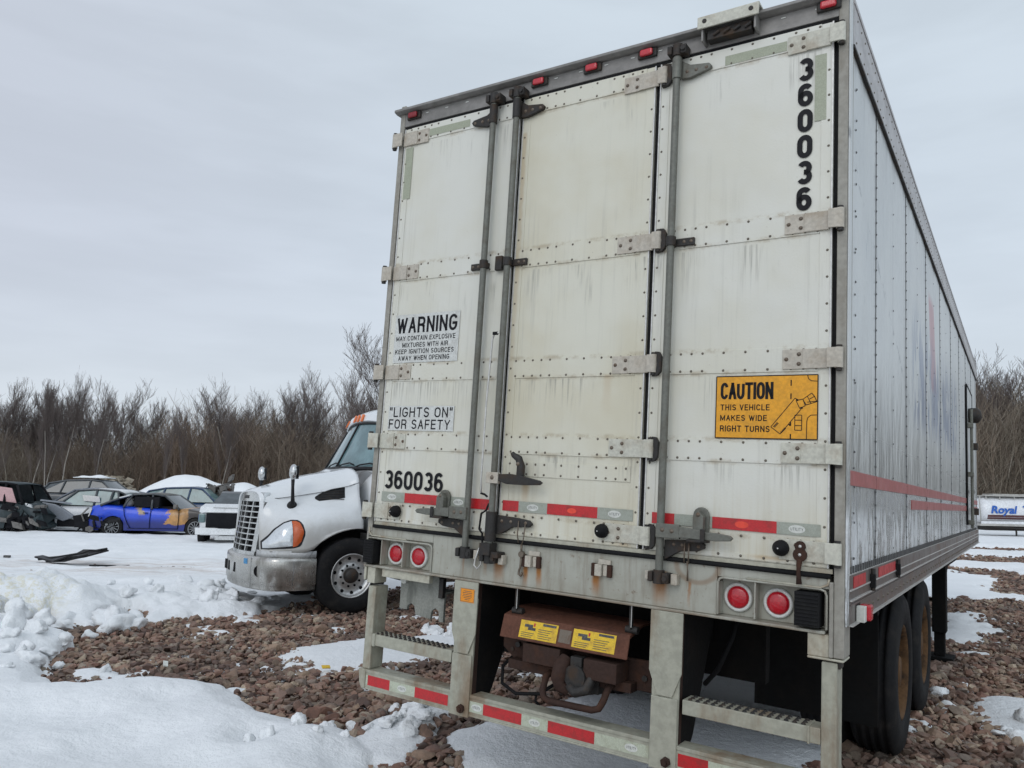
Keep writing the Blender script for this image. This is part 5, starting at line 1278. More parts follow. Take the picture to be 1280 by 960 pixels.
for s in (1, -1):
    top = [(0, .93), (.12, 1.00), (.3, 1.10), (.55, 1.185), (.8, 1.215), (1, 1.20)]; bot = [(0, .86), (1, .90)]
    mb = MB('black_plastic'); patch(mb, [(0, .945), (.10, 1.01), (.26, 1.11), (.48, 1.20), (.68, 1.238), (.85, 1.236), (.95, 1.19), (1, 1.09)], [(0, .845), (.72, .872), (.9, .90), (1, 1.04)], 1.125, .655, .012, 24, 6, s=s); hl = mb.build('headlamp', tk)
    mb = MB('headlamp_clear'); patch(mb, [(0, .93), (.16, 1.00), (.4, 1.10), (.7, 1.185), (1, 1.218)], bot, 1.11, .80, .030, 16, 6, s=s); mb.build('lens', hl)
    mb = MB('amber_lens'); patch(mb, [(0, 1.218), (.35, 1.222), (.7, 1.20), (1, 1.10)], [(0, .885), (.4, .90), (.8, .96), (1, 1.06)], .798, .672, .028, 12, 5, s=s); mb.build('turn_signal', hl)
    # side vent
    mb = MB('black_plastic'); patch(mb, [(0, 1.54), (.2, 1.60), (.55, 1.655), (1, 1.69)], [(0, 1.515), (.12, 1.485), (1, 1.535)], .44, .04, .012, 8, 4, s=s)
    vt = mb.build('air_vent', hood)
    mb = MB('dark_iron')
    for k in range(5):
        pts = []
        for q in range(7):
            x = .40 - .34 * q / 6; z = 1.515 + .030 * k + .03 * q / 6 * (k / 4); z = min(z, np.interp((.44 - x) / .4, [0, .2, .55, 1], [1.54, 1.60, 1.655, 1.69]) - .008)
            p = onfender(x, z, s) + Vector((0, s * .012, .004)); pts.append(p)
        mb.tube(pts, .005, 5)
    mb.build('louvre', vt)
# hood mirrors on stalks
for s in (1, -1):
    fp = onfender(.74, 1.42, s)
    mb = MB('black_plastic'); mb.lathe([(.001, .03), (.05, .03), (.065, .015), (.07, -.02)], fp, (.1, s * .9, .35), 14)
    mb.tube([fp + Vector((0, s * .03, .0)), fp + Vector((.02, s * .07, .10)), fp + Vector((.03, s * .08, .25)), fp + Vector((.03, s * .07, .36))], [.035, .026, .022, .026], 8)
    mr = mb.build('hood_mirror', tk)
    c_ = fp + Vector((.03, s * .07, .45))
    mb = MB('grille_chrome'); 
    vs = [(c_ + Vector((.055 * math.cos(a) * math.cos(b), .085 * math.sin(a) * math.cos(b), .11 * math.sin(b)))) for b in [i * math.pi / 8 - math.pi / 2 for i in range(9)] for a in [k * math.pi / 6 for k in range(12)]]
    mb.add(vs, [(i * 12 + j, i * 12 + (j + 1) % 12, (i + 1) * 12 + (j + 1) % 12, (i + 1) * 12 + j) for i in range(8) for j in range(12)], True); mb.build('mirror_shell', mr)
    mb = MB('black_plastic'); mb.obox(c_ + Vector((-.052, 0, 0)), (.006, 0, 0), (0, .07, 0), (0, 0, .09)); mb.build('mirror_glass', mr, .01)
# cab
mb = MB('truck_white'); mb.smooth = True
cr = [ # station x: (half width, z) outline rows from floor to roof crown
 (-.36, [(1.02, 1.0), (1.10, 1.5), (1.12, 1.93), (1.10, 1.97), (.6, 1.98), (0, 1.99)]),
]
# side body below the windows
mb.add([(-.34, s * 1.13, z) for s in (1,) for z in (.95, 1.90)] + [(-2.15, 1.15, .95), (-2.15, 1.15, 1.90)] , [(0, 1, 3, 2)])
mb.add([(-.34, -1.13, .95), (-.34, -1.13, 1.90), (-2.15, -1.15, .95), (-2.15, -1.15, 1.90)], [(0, 1, 3, 2)])
mb.add([(-2.15, 1.15, .95), (-2.15, 1.15, 2.75), (-2.15, -1.15, 2.75), (-2.15, -1.15, .95)], [(0, 1, 2, 3)])
mb.add([(-.34, 1.13, .95), (-.34, 1.13, 1.90), (-.24, .8, 1.96), (-.13, 0, 1.99), (-.24, -.8, 1.96), (-.34, -1.13, 1.90), (-.34, -1.13, .95)], [(0, 1, 2, 3, 4, 5, 6)])
# roof cap: visor with rounded brow
roof = []
for (x, hw, z) in ((-.47, .82, 2.655), (-.43, .86, 2.70), (-.48, .90, 2.80), (-.68, .98, 2.89), (-1.4, 1.02, 2.97), (-2.15, 1.05, 2.98)):
    r_ = []
    for i in range(13):
        t = -1 + 2 * i / 12; r_.append((x - .14 * t * t * (1 if x > -1.3 else .3), t * hw, z - .10 * abs(t) ** 3))
    roof.append(r_)
n = 13; mb.add([p for r_ in roof for p in r_], [(i * n + j, i * n + j + 1, (i + 1) * n + j + 1, (i + 1) * n + j) for i in range(len(roof) - 1) for j in range(n - 1)])
for s in (1, -1):
    mb.add([(-.62, s * .84, 2.56), (-.68, s * .98, 2.80), (-2.15, s * 1.05, 2.90), (-2.15, s * 1.10, 2.56)], [(0, 1, 2, 3)])
    mb.add([(-.30, s * 1.12, 1.90), (-.40, s * 1.12, 1.90), (-.74, s * .98, 2.60), (-.62, s * .90, 2.60)], [(0, 1, 2, 3)])
    mb.add([(-1.3, s * 1.14, 1.90), (-2.15, s * 1.15, 1.90), (-2.15, s * 1.06, 2.62), (-1.3, s * 1.02, 2.62)], [(0, 1, 2, 3)])
cab = mb.build('cab', tk); cab.data.set_sharp_from_angle(angle=R(32)); md = cab.modifiers.new('s', 'SOLIDIFY'); md.thickness = .03; md.offset = -1
def ws(t, v, off=0): # windscreen surface
    bx, bz, bw_ = -.13 - .18 * t * t, 1.985 - .02 * abs(t), 1.04; tx, tz, tw = -.46 - .16 * t * t, 2.66 - .06 * abs(t) ** 2, .86
    return (bx + (tx - bx) * v + off, t * (bw_ + (tw - bw_) * v), bz + (tz - bz) * v)
mb = MB('truck_glass'); n = 12; vs = [ws(-1 + 2 * i / n, j / 4) for j in range(5) for i in range(n + 1)]
mb.add(vs, [(j * (n + 1) + i, j * (n + 1) + i + 1, (j + 1) * (n + 1) + i + 1, (j + 1) * (n + 1) + i) for j in range(4) for i in range(n)], True); wsn = mb.build('windscreen', tk)
mb = MB('black_plastic'); mb.tube([ws(0, v, .012) for v in (0, .25, .5, .75, 1.)], .016, 6); mb.tube([ws(-1 + 2 * i / 12, -.02, .015) for i in range(13)], .028, 6); mb.tube([ws(-1 + 2 * i / 12, 1.0, .012) for i in range(13)], .016, 6)
for s in (1, -1): mb.tube([ws(s, v, .012) for v in (0, .5, 1.)], .022, 6)
mb.build('windscreen_frame', wsn)
for s in (.12, .62, -.35):
    mb = MB('black_plastic'); mb.tube([ws(s, .01, .03), ws(s + .10, .06, .035), ws(s + .30, .10, .03), ws(s + .42, .055, .02)], .011, 5); mb.build('wiper', wsn)
for s in (1, -1):
    mb = MB('truck_glass'); mb.add([(-.42, s * 1.10, 1.93), (-1.26, s * 1.12, 1.93), (-1.26, s * 1.01, 2.58), (-.74, s * .97, 2.58)], [(0, 1, 2, 3)]); mb.build('side_window', tk)
    if s < 0: continue
    mb = MB('black_plastic', 'truck_white'); mb.tube([(-.62, s * 1.14, 2.5), (-.55, s * 1.32, 2.5), (-.55, s * 1.34, 1.95), (-.6, s * 1.15, 1.9)], .016, 6); mb.box(-.60, -.50, s * 1.32 - .11, s * 1.32 + .11, 1.98, 2.45); mb.build('door_mirror', tk, .01)
# roof marker stripes and lamps, aerial
for t in (-.80, -.18, 0, .18, .80):
    mb = MB('orange_paint'); y0 = t * .86; d = .045 if abs(t) > .5 else .03
    P = []
    for v, zz in ((0, 2.69), (1, 2.80)):
        for a in (-d, d):
            yy_ = y0 + a - .05 * (v - .5); tt = yy_ / .88; P.append((-.42 - .14 * tt * tt - .055 * v + .012, yy_, zz - .10 * abs(tt) ** 3))
    mb.add(P, [(0, 1, 3, 2)]); o = mb.build('roof_marker', tk); md = o.modifiers.new('s', 'SOLIDIFY'); md.thickness = .02; md.offset = 0
mb = MB('seam_dark'); mb.tube([(-.50, 1.142, 1.0), (-.50, 1.142, 1.9)], .006, 4); mb.tube([(-.50, 1.142, 1.0), (-1.34, 1.15, 1.0), (-1.34, 1.155, 1.9)], .006, 4); mb.build('door_seam', cab)
# grab rail, door line, steps and tank
mb = MB('dull_chrome'); mb.tube([(-1.35, 1.17, 1.1), (-1.35, 1.23, 1.15), (-1.35, 1.23, 1.95), (-1.35, 1.17, 2.0)], .018, 8); mb.build('grab_rail', tk)
mb = MB('dull_chrome', 'black_plastic'); mb.cyl((-1.1, .86, .62), (-2.6, .86, .62), .30, 24); mb.k = 1; mb.box(-.75, -1.08, .72, 1.16, .40, .95)
for z in (.42, .72): mb.box(-2.2, -1.15, 1.08, 1.2, z, z + .04)
mb.build('fuel_tank', tk, .006)
mb = MB('undercarriage')
for s in (.42, -.50): mb.box(-5.2, 1.05, s, s + .08, .72, .98)
mb.box(-.6, .9, -.38, .38, .55, 1.25); mb.box(1.0, 1.1, -.9, .9, .42, .7); mb.cyl((0, -1., .5), (0, 1., .5), .06, 10); mb.box(-5.0, -3.4, -.45, .45, .985, 1.06)
mb.build('chassis', tk)
mb = MB('black_plastic')    # wheel-arch liner
for s in (1, -1):
    vs = []
    for i in range(15):
        a = math.pi * i / 14; vs += [(.655 * math.cos(a), s * 1.15, .47 + .655 * math.sin(a)), (.655 * math.cos(a), s * .62, .47 + .655 * math.sin(a))]
    mb.add(vs, [(2 * i, 2 * i + 1, 2 * i + 3, 2 * i + 2) for i in range(14)], True)
    mb.add([(.655 * math.cos(math.pi * i / 14), s * .62, .47 + .655 * math.sin(math.pi * i / 14)) for i in range(15)], [tuple(range(15))])
mb.build('arch_liner', tk)
def truck_wheel(parent, c, s, r=.50, hw=.14, steer=0, rim='alloy_rim', dual=False):
    c = Vector(c); ax = Vector((0, s, 0))
    mb = MB('tyre_rubber'); prof = [(.285, -hw * .8), (.30, -hw), (.39, -hw * 1.04), (.455, -hw), (r - .012, -hw * .82), (r, -hw * .72)]
    for g in (-.5, -.17, .17, .5): prof += [(r, hw * (g - .1)), (r - .012, hw * (g - .08)), (r - .012, hw * (g + .04)), (r, hw * (g + .06))]
    prof += [(r, hw * .72), (r - .012, hw * .82), (.455, hw), (.39, hw * 1.04), (.30, hw), (.285, hw * .8)]
    mb.lathe(prof, c, ax, 56); w_ = mb.build('wheel', parent)
    mb = MB(rim, 'dark_void', 'grille_chrome', 'dark_iron')
    mb.lathe([(.285, -hw * .8), (.275, hw * .2), (.278, hw * .85), (.292, hw * .99), (.297, hw * 1.0), (.285, hw * 1.04), (.272, hw * .88), (.262, hw * .62), (.20, hw * .52), (.15, hw * .56), (.145, hw * .60), (.10, hw * .60)], c, ax, 48)
    mb.k = 3; mb.lathe([(.105, hw * .58), (.095, hw * .95), (.075, hw * 1.15), (.001, hw * 1.18)], c, ax, 24)
    for k in range(10):
        a = 2 * math.pi * k / 10 + .2; d = Vector((math.cos(a), 0, math.sin(a)))
        mb.k = 1; mb.cyl(c + d * .228 + ax * hw * .53, c + d * .228 + ax * hw * .60, .024, 12)
        a += .314; d = Vector((math.cos(a), 0, math.sin(a))); mb.k = 1; mb.cyl(c + d * .142 + ax * hw * .56, c + d * .142 + ax * (hw * .57 + .022), .016, 6)
    mb.build('rim', w_)
    return w_
truck_wheel(tk, (0, 1.04, .50), 1); truck_wheel(tk, (0, -1.04, .50), -1)
for x in (-3.6, -4.9):
    for s in (1, -1): truck_wheel(tk, (x, s * 1.06, .50), s); truck_wheel(tk, (x, s * .74, .50), s)
# ================================================================ WRECKED CARS (local: x forward, y left, z up)
def paint(name, col, rough=.3, **k): return simple(name, col, rough, dirt=k.get('dirt', tuple(c * .55 + .05 for c in col)), amount=k.get('amount', .5), scale=5, bump=.05, coat=k.get('coat', .4))
paint('paint_silver', (.50, .51, .52)); paint('paint_white', (.70, .71, .71)); paint('paint_navy', (.022, .05, .11)); paint('paint_charcoal', (.045, .05, .055)); paint('paint_dark_teal', (.018, .032, .036), .5, coat=0); paint('paint_slate', (.13, .145, .175), .4); paint('primer_grey', (.20, .215, .24), .5, coat=0)
simple('airbag_pink', (.52, .33, .33), .8, bump=.4, bscale=20); simple('airbag_white', (.6, .58, .55), .8, bump=.4, bscale=20); simple('car_void', (.012, .012, .014), .85, bump=0); simple('scrap_metal', (.16, .15, .14), .5, .4, dirt=(.05, .045, .04), amount=.8, scale=12, bump=.6); simple('wheel_alloy', (.33, .34, .35), .35, .5, dirt=(.1, .1, .1), amount=.5, scale=15); simple('bare_metal_pale', (.55, .56, .56), .4, .2, dirt=(.2, .2, .2), amount=.6, scale=14)
glass('car_glass', (.035, .045, .05), .1); glass('car_glass_teal', (.10, .16, .16), .1)
def burnt():
    mt, t, b = material('paint_burnt_blue'); o = t.obj(); X, Y, Z = t.xyz(o)
    n = t.noise(o, 3.0, 6, .7); n2 = t.noise(t.scale(o, (1, 1, 1), (3, 1, 2)), 2.4, 7, .72)
    base = t.mix(t.ramp(n, .35, .7), (.004, .060, .62), (.003, .038, .44))
    edge = t.m('ADD', X, t.m('MULTIPLY', t.m('SUBTRACT', n2, .5), 1.3))
    tan = t.mix(t.ramp(n, .4, .62), (.50, .25, .07), (.32, .17, .06))
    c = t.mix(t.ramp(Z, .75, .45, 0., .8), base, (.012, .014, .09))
    zone = t.m('MULTIPLY', t.ramp(edge, .36, .40), t.ramp(t.m('ADD', Z, t.m('MULTIPLY', n, .35)), .60, .64))
    c = t.mix(zone, c, tan)
    char = t.m('MULTIPLY', t.ramp(t.m('ADD', X, t.m('MULTIPLY', n, .5)), 1.35, 1.45), t.ramp(X, 1.62, 1.5)); c = t.mix(char, c, (.05, .04, .035))
    spot = t.m('MULTIPLY', t.ramp(t.m('ABSOLUTE', t.m('ADD', X, .35)), .36, .15), t.m('MULTIPLY', t.ramp(Z, .70, .80), t.ramp(n, .50, .53))); c = t.mix(spot, c, (.30, .22, .12))
    c = t.mix(t.m('MULTIPLY', t.ramp(Z, 1.02, 1.15), t.ramp(X, -1.0, -.3)), c, (.06, .045, .04))
    t.l.new(c, b.inputs['Base Color']); b.inputs['Roughness'].default_value = .38; b.inputs['Coat Weight'].default_value = .4
    t.l.new(t.bump(n, .2, .03), b.inputs['Normal'])
burnt()
def body_mesh(mb, Lh, hw, line, wheels, sill=.24, crush=None, r_arch=.37, rs=7):
    """line: [(x,z)] top line of the lower body from tail to nose; wheels: axle x positions"""
    xs = sorted(set([line[0][0] + i * (line[-1][0] - line[0][0]) / 44 for i in range(45)] + [w_ + d for w_ in wheels for d in (-r_arch, -r_arch * .8, -.15, 0, .15, r_arch * .8, r_arch)]))
    G = []; lx, lz = zip(*line)
    rg = random.Random(rs)
    for x in xs:
        zt = float(np.interp(x, lx, lz)); e = min(x - line[0][0], line[-1][0] - x)
        wd = hw * (1 - .16 * max(0, 1 - e / .55) ** 2); zb = sill
        for w_ in wheels:
            if abs(x - w_) < r_arch: zb = max(zb, .33 + math.sqrt(r_arch ** 2 - (x - w_) ** 2))
        zb = min(zb, zt - .08)
        row = [(wd * .97, zb), (wd, zb + (zt - zb) * .35), (wd * 1.0, zb + (zt - zb) * .62), (wd * .965, zb + (zt - zb) * .86), (wd * .88, zt - .012), (wd * .6, zt + .012), (0, zt + .025)]
        G.append([(x, a, b) for a, b in row] + [(x, -a, b) for a, b in row[-2::-1]])
    if crush:
        for i, g in enumerate(G):
            for j, p in enumerate(g):
                f_ = crush(p[0]); 
                if f_ > 0: G[i][j] = (p[0] + rg.gauss(0, .07) * f_, p[1] + rg.gauss(0, .06) * f_, p[2] + rg.gauss(0, .055) * f_)
    n = len(G[0]); mb.smooth = True
    mb.add([p for g in G for p in g], [(i * n + j, i * n + j + 1, (i + 1) * n + j + 1, (i + 1) * n + j) for i in range(len(G) - 1) for j in range(n - 1)] + [tuple(range(n))[::-1], tuple(range((len(G) - 1) * n, len(G) * n))])
    mb.smooth = False
def car(name, label, paintm, loc, rz, P):
    t = thing(name, label, P.get('cat', 'car'), loc, rz, P.get('group'))
    hw = P['hw']; rb, rf = P['wheels']
    mb = MB(paintm); body_mesh(mb, 0, hw, P['line'], (rb, rf), crush=P.get('crush'), rs=P.get('seed', 3)); bd = mb.build('body', t)
    if P.get('body_label'): bd['label'] = P['body_label']
    mb = MB('car_void'); mb.box(P['line'][0][0] + .15, P['line'][-1][0] - .2, -hw * .8, hw * .8, .22, .55); mb.build('underbody', t)
    # greenhouse
    gb, gt = P['belt'], P['roof']      # [(x,z)] rear->front, same length
    top, bot = hw * .74, hw * .93
    N = len(gb)
    for s in (1, -1):
        mb = MB(P.get('glass', 'car_glass'))
        wins = P.get('windows', [(i, i + 1) for i in range(N - 1)])
        for (a, b) in wins:
            if (a, s) in P.get('broken', ()): continue
            mb.add([(gb[a][0] + .04, s * bot, gb[a][1] + .02), (gb[b][0] - .04, s * bot, gb[b][1] + .02), (gt[b][0] - .03, s * top, gt[b][1] - .05), (gt[a][0] + .03, s * top, gt[a][1] - .05)], [(0, 1, 2, 3)])
        if mb.v: mb.build('side_glass', t)
        mb = MB(P.get('pillar', paintm))
        for i in range(N):
            if i in P.get('nopillar', ()): continue
            mb.tube([(gb[i][0], s * bot, gb[i][1] - .02), ((gb[i][0] + gt[i][0]) / 2, s * (top * .52 + bot * .5), (gb[i][1] + gt[i][1]) / 2), (gt[i][0], s * top, gt[i][1] - .02)], [.045, .035, .04], 6)
        mb.tube([(x, s * top, z - .02) for x, z in gt], .035, 6); mb.build('pillar', t)
    mb = MB(P.get('roofm', paintm)); mb.smooth = True; vs = []
    for (x, z) in gt:
        for q in range(7):
            u = -1 + q / 3; vs.append((x, u * top, z + .035 * (1 - u * u)))
    mb.add(vs, [(i * 7 + j, i * 7 + j + 1, (i + 1) * 7 + j + 1, (i + 1) * 7 + j) for i in range(N - 1) for j in range(6)]); rfm = mb.build('roof', t); md = rfm.modifiers.new('s', 'SOLIDIFY'); md.thickness = .03; md.offset = -1
    for nm, i, k in (('rear_window', 0, 0), ('windscreen', N - 1, 1)):
        if nm in P.get('skip', ()): continue
        mb = MB(P.get('glass', 'car_glass')); x0 = gb[i]; x1 = gt[i]
        vs = []
        for q in range(7):
            u = -1 + q / 3; vs += [(x0[0] + (.10 if k else -.08) * (1 - u * u), u * bot * .95, x0[1] + .01), (x1[0] + (.03 if k else -.02) * (1 - u * u), u * top * .95, x1[1] + .0)]
        mb.smooth = True; mb.add(vs, [(2 * q, 2 * q + 2, 2 * q + 3, 2 * q + 1) for q in range(6)]); mb.build(nm, t)
    # wheels
    for k, x in enumerate((rb, rf)):
        for s in (1, -1):
            if (k, s) in P.get('nowheel', ()): continue
            rw = P.get('rw', .33); c = Vector((x, s * (hw - .09), rw)); ax = Vector((0, s, 0))
            mb = MB('tyre_rubber'); mb.lathe([(rw * .66, -.09), (rw * .7, -.105), (rw * .93, -.10), (rw, -.075), (rw, .075), (rw * .93, .10), (rw * .72, .105), (rw * .66, .085)], c, ax, 28); wl = mb.build('wheel', t)
            mb = MB(P.get('rimm', 'wheel_alloy'), 'car_void'); mb.lathe([(rw * .66, .08), (rw * .69, .10), (rw * .63, .095), (rw * .60, .04)], c, ax, 28)
            ns = P.get('spokes', 10)
            for i in range(ns):
                a = 2 * math.pi * i / ns; d = Vector((math.cos(a), 0, math.sin(a))); a2 = a + .16; d2 = Vector((math.cos(a2), 0, math.sin(a2)))
                mb.tube([c + ax * .085 + d * .04, c + ax * .088 + d2 * rw * .64], [.020, .013], 4)
            mb.lathe([(.055, .07), (.05, .095), (.001, .10)], c, ax, 12); mb.k = 1; mb.lathe([(rw * .655, .03), (.001, .03)], c, ax, 20); mb.build('rim', wl)
    return t
def sub(parent, name, mats, fn, bevel=0.):
    mb = MB(*mats); fn(mb); return mb.build(name, parent, bevel)
yaw0 = 0.
# blue fastback, half burnt, nose to the right: its right side faces us => heading +x world, right side = -y local
blue = car('wrecked_car', 'bright blue fastback with tan scorched front door and wing', 'paint_burnt_blue', (-11.592, 26.695, .0), R(2), dict(
    hw=.90, line=[(-2.15, .62), (-2.10, 1.0), (-1.75, 1.06), (-1.0, 1.0), (.6, .93), (1.05, .98), (1.7, .86), (2.15, .70), (2.22, .45)], wheels=(-1.30, 1.36), rw=.335, spokes=12, rimm='wheel_alloy',
    belt=[(-1.75, 1.04), (-1.0, 1.0), (-.10, .95), (.80, .95)], roof=[(-1.15, 1.30), (-.80, 1.41), (-.15, 1.44), (.25, 1.38)], windows=[(1, 2), (2, 3)], broken=((2, -1), (1, -1)), nopillar=(), pillar='paint_charcoal', roofm='scrap_metal', glass='car_glass',
    crush=lambda x: max(0, (x - 1.3)) * .6, seed=4, body_label='blue paint scorched tan and bare at the front'))
sub(blue, 'door_opening', ['car_void'], lambda mb: (mb.box(-.95, .75, -.60, .6, .55, 1.02), mb.box(-.7, .1, -.78, .78, 1.0, 1.33)))
sub(blue, 'seat', ['primer_grey'], lambda mb: (mb.box(-.12, .02, -.62, -.25, .9, 1.28), mb.box(-.55, -.42, -.62, -.2, .9, 1.2)), .04)
sub(blue, 'fuel_flap', ['bare_metal_pale'], lambda mb: mb.obox((-1.0, -.70, 1.33), (.18, 0, .05), (0, .12, 0), (-.01, 0, .02)), .01)
sub(blue, 'tail_light', ['airbag_white'], lambda mb: mb.obox((-2.08, -.78, .78), (.03, .02, .12), (-.02, .06, 0), (.02, 0, .008)), .01)
def seams(mb):
    for pts in ([(-.10, -.915, .32), (-.10, -.93, .62), (-.10, -.88, .93)], [(.80, -.915, .32), (.82, -.93, .62), (.80, -.88, .93)], [(-.98, -.88, .98), (-.92, -.93, .72), (-.80, -.925, .45), (-.72, -.915, .32)], [(-.80, -.915, .315), (.82, -.915, .315)], [(1.72, -.93, .66), (1.9, -.84, .80)]): mb.tube(pts, .011, 4)
sub(blue, 'door_seam', ['car_void'], seams)
sub(blue, 'door_handle', ['car_void'], lambda mb: mb.box(-.32, -.16, -.945, -.92, .80, .825))
sub(blue, 'mirror', ['scrap_metal'], lambda mb: mb.obox((.72, -.98, 1.03), (.06, 0, 0), (0, .07, 0), (0, 0, .07)), .02)
sub(blue, 'torn_bumper', ['car_void', 'scrap_metal'], lambda mb: (mb.box(-2.55, -2.1, -.8, .5, .30, .52), mb.obox((-2.35, -.75, .62), (.25, 0, .05), (0, .05, 0), (.03, 0, -.10)), setattr(mb, 'k', 1), mb.tube([(-2.1, -.86, .95), (-2.3, -.88, .72), (-2.2, -.88, .5)], .03, 6)), .02)
# silver-white hatchback, crumpled nose to the left (its left... shows its left side)
white = car('wrecked_car', 'silver white hatchback with crumpled grey nose between the black wreck and blue car', 'paint_silver', (-13.997, 27.128, 0), R(180), dict(
    hw=.88, line=[(-1.95, .60), (-1.9, .98), (-1.5, 1.0), (.7, .98), (1.1, 1.0), (1.8, .92), (2.1, .70), (2.15, .45)], wheels=(-1.2, 1.55), rw=.34, nowheel=((1, 1), (1, -1)), glass='car_glass_teal',
    belt=[(-1.75, 1.0), (-1.05, 1.0), (-.2, .98), (.95, 1.0)], roof=[(-1.1, 1.42), (-.9, 1.50), (-.2, 1.55), (.45, 1.50)], windows=[(0, 1), (1, 2), (2, 3)], broken=((0, 1),), roofm='paint_white', pillar='paint_charcoal', crush=lambda x: max(0, x - .6) * 1.1, seed=9))
sub(white, 'wheel', ['tyre_rubber', 'wheel_alloy', 'car_void'], lambda mb: (mb.lathe([(.22, -.1), (.31, -.1), (.335, -.07), (.335, .07), (.31, .1), (.22, .1)], (1.75, .95, .30), (.15, 1, .1), 26), setattr(mb, 'k', 2), mb.lathe([(.22, .02), (.001, .02)], (1.75, .95, .30), (.15, 1, .1), 18), setattr(mb, 'k', 1),
    [mb.tube([Vector((1.75, 1.03, .30)) + Vector((math.cos(a), 0, math.sin(a))) * .02, Vector((1.75, 1.04, .30)) + Vector((math.cos(a), -.15 * math.cos(a), math.sin(a))) * .225], .016, 4) for a in [i * .628 for i in range(10)]]))
sub(white, 'crumpled_wing', ['primer_grey'], lambda mb: (mb.prism([(.3, .62), (.7, .88), (1.0, 1.02), (1.45, 1.10), (1.9, .98), (2.05, .82), (1.8, .72), (1.5, .70), (1.1, .62), (.7, .48)], 'y', .86, .98), mb.obox((1.1, .55, 1.08), (.5, .1, .05), (-.1, .35, .02), (0, -.02, .03))), .03)
sub(white, 'airbag', ['airbag_white'], lambda mb: mb.lathe([(.001, -.12), (.12, -.09), (.17, 0), (.12, .09), (.001, .12)], (-1.35, .72, 1.14), (.2, 1, .1), 12))
sub(white, 'airbag', ['airbag_white'], lambda mb: mb.obox((-.1, .80, 1.22), (.28, 0, .02), (0, .02, 0), (.03, 0, .10)), .03)
sub(white, 'door_frame', ['paint_charcoal'], lambda mb: (mb.tube([(-.72, .9, .45), (-.72, .88, 1.0), (-.75, .68, 1.5)], .035, 5), mb.tube([(-1.25, .9, .9), (-.72, .9, .98)], .03, 5)))
sub(white, 'torn_panel', ['scrap_metal', 'airbag_white', 'car_void'], lambda mb: (mb.obox((-1.0, .9, .45), (.25, 0, .05), (0, .05, 0), (.05, 0, -.18)), mb.obox((-1.75, .85, .62), (.35, 0, .1), (0, .08, 0), (.06, 0, -.1)), setattr(mb, 'k', 1), mb.obox((-.35, .93, .42), (.13, 0, .03), (0, .03, 0), (.03, 0, -.17)), setattr(mb, 'k', 2), mb.obox((.35, .8, .42), (.8, 0, 0), (0, .1, 0), (0, 0, .12)), [mb.obox((-1.5 + i * .1, .92, .35 + .4 * random.random()), (random.uniform(.03, .12), .02, random.uniform(-.05, .05)), (.01, .04, 0), (random.uniform(-.04, .04), 0, random.uniform(.03, .1))) for i in range(12)]), .01)
# black wreck at the frame's left edge with a hanging pink airbag
blk = car('wrecked_car', 'burnt black wreck at the left edge with pink airbag in its window', 'paint_dark_teal', (-17.220, 26.455, 0), R(180), dict(
    hw=.92, line=[(-2.2, .62), (-2.1, .98), (-1.6, 1.02), (.8, 1.02), (2.0, .9), (2.3, .5)], wheels=(-1.35, 1.4), rw=.35, broken=((0, 1), (1, 1), (2, 1)), nowheel=((0, 1), (0, -1)),
    belt=[(-1.5, 1.02), (-.9, 1.02), (0, 1.0), (1.0, 1.0)], roof=[(-1.15, 1.64), (-.8, 1.70), (0, 1.72), (.5, 1.66)], skip=('rear_window',), pillar='car_void', roofm='paint_dark_teal', crush=lambda x: max(0, -.9 - x) * 1.3, seed=15))
sub(blk, 'airbag', ['airbag_pink'], lambda mb: mb.obox((-.75, .80, 1.33), (.42, 0, .05), (0, .02, 0), (.10, -.0, .24)), .08)
sub(blk, 'torn_front', ['car_void', 'scrap_metal', 'bare_metal_pale'], lambda mb: (mb.box(-2.0, -1.0, -.6, .85, .25, .75), setattr(mb, 'k', 1), [(setattr(mb, 'k', i % 3 == 0), mb.obox((-1.0 - i * .055, .88 + .1 * random.random(), .3 + .65 * random.random()), (random.uniform(.04, .16), .03, random.uniform(-.06, .06)), (.02, .05, .01), (random.uniform(-.05, .05), 0, random.uniform(.03, .12)))) for i in range(24)], setattr(mb, 'k', 2), mb.obox((-1.75, .92, .98), (.10, 0, .03), (0, .04, 0), (.02, 0, .05))), .01)
# torn trim and parts packed between the wrecks
for (px_, py_, pl) in ((-16.05, 25.9, 'tangle of torn trim between the black wreck and silver hatchback'), (-13.35, 25.9, 'tangle of torn trim behind the blue car tail')):
    rg = random.Random(int(-px_ * 7)); mb = MB('car_void', 'scrap_metal', 'bare_metal_pale', 'black_plastic')
    for i in range(22):
        mb.k = rg.choice([0, 0, 1, 3, 2]); c = Vector((rg.gauss(0, .33), rg.gauss(0, .15), .08 + rg.random() * .55)); a = rg.uniform(0, 3.14)
        mb.obox(c, Vector((math.cos(a), .2, rg.gauss(0, .4))) * rg.uniform(.05, .22), Vector((-.1, .06, .02)), Vector((-math.sin(a) * .2, 0, .6)) * rg.uniform(.03, .14))
    for i in range(7): mb.k = 3; mb.tube([(rg.gauss(0, .4), rg.gauss(0, .15), rg.random() * .7) for _ in range(4)], .02, 5)
    o = mb.build('torn_trim', None); o.location = (px_, py_, 0); o['kind'] = 'stuff'; o['label'] = pl
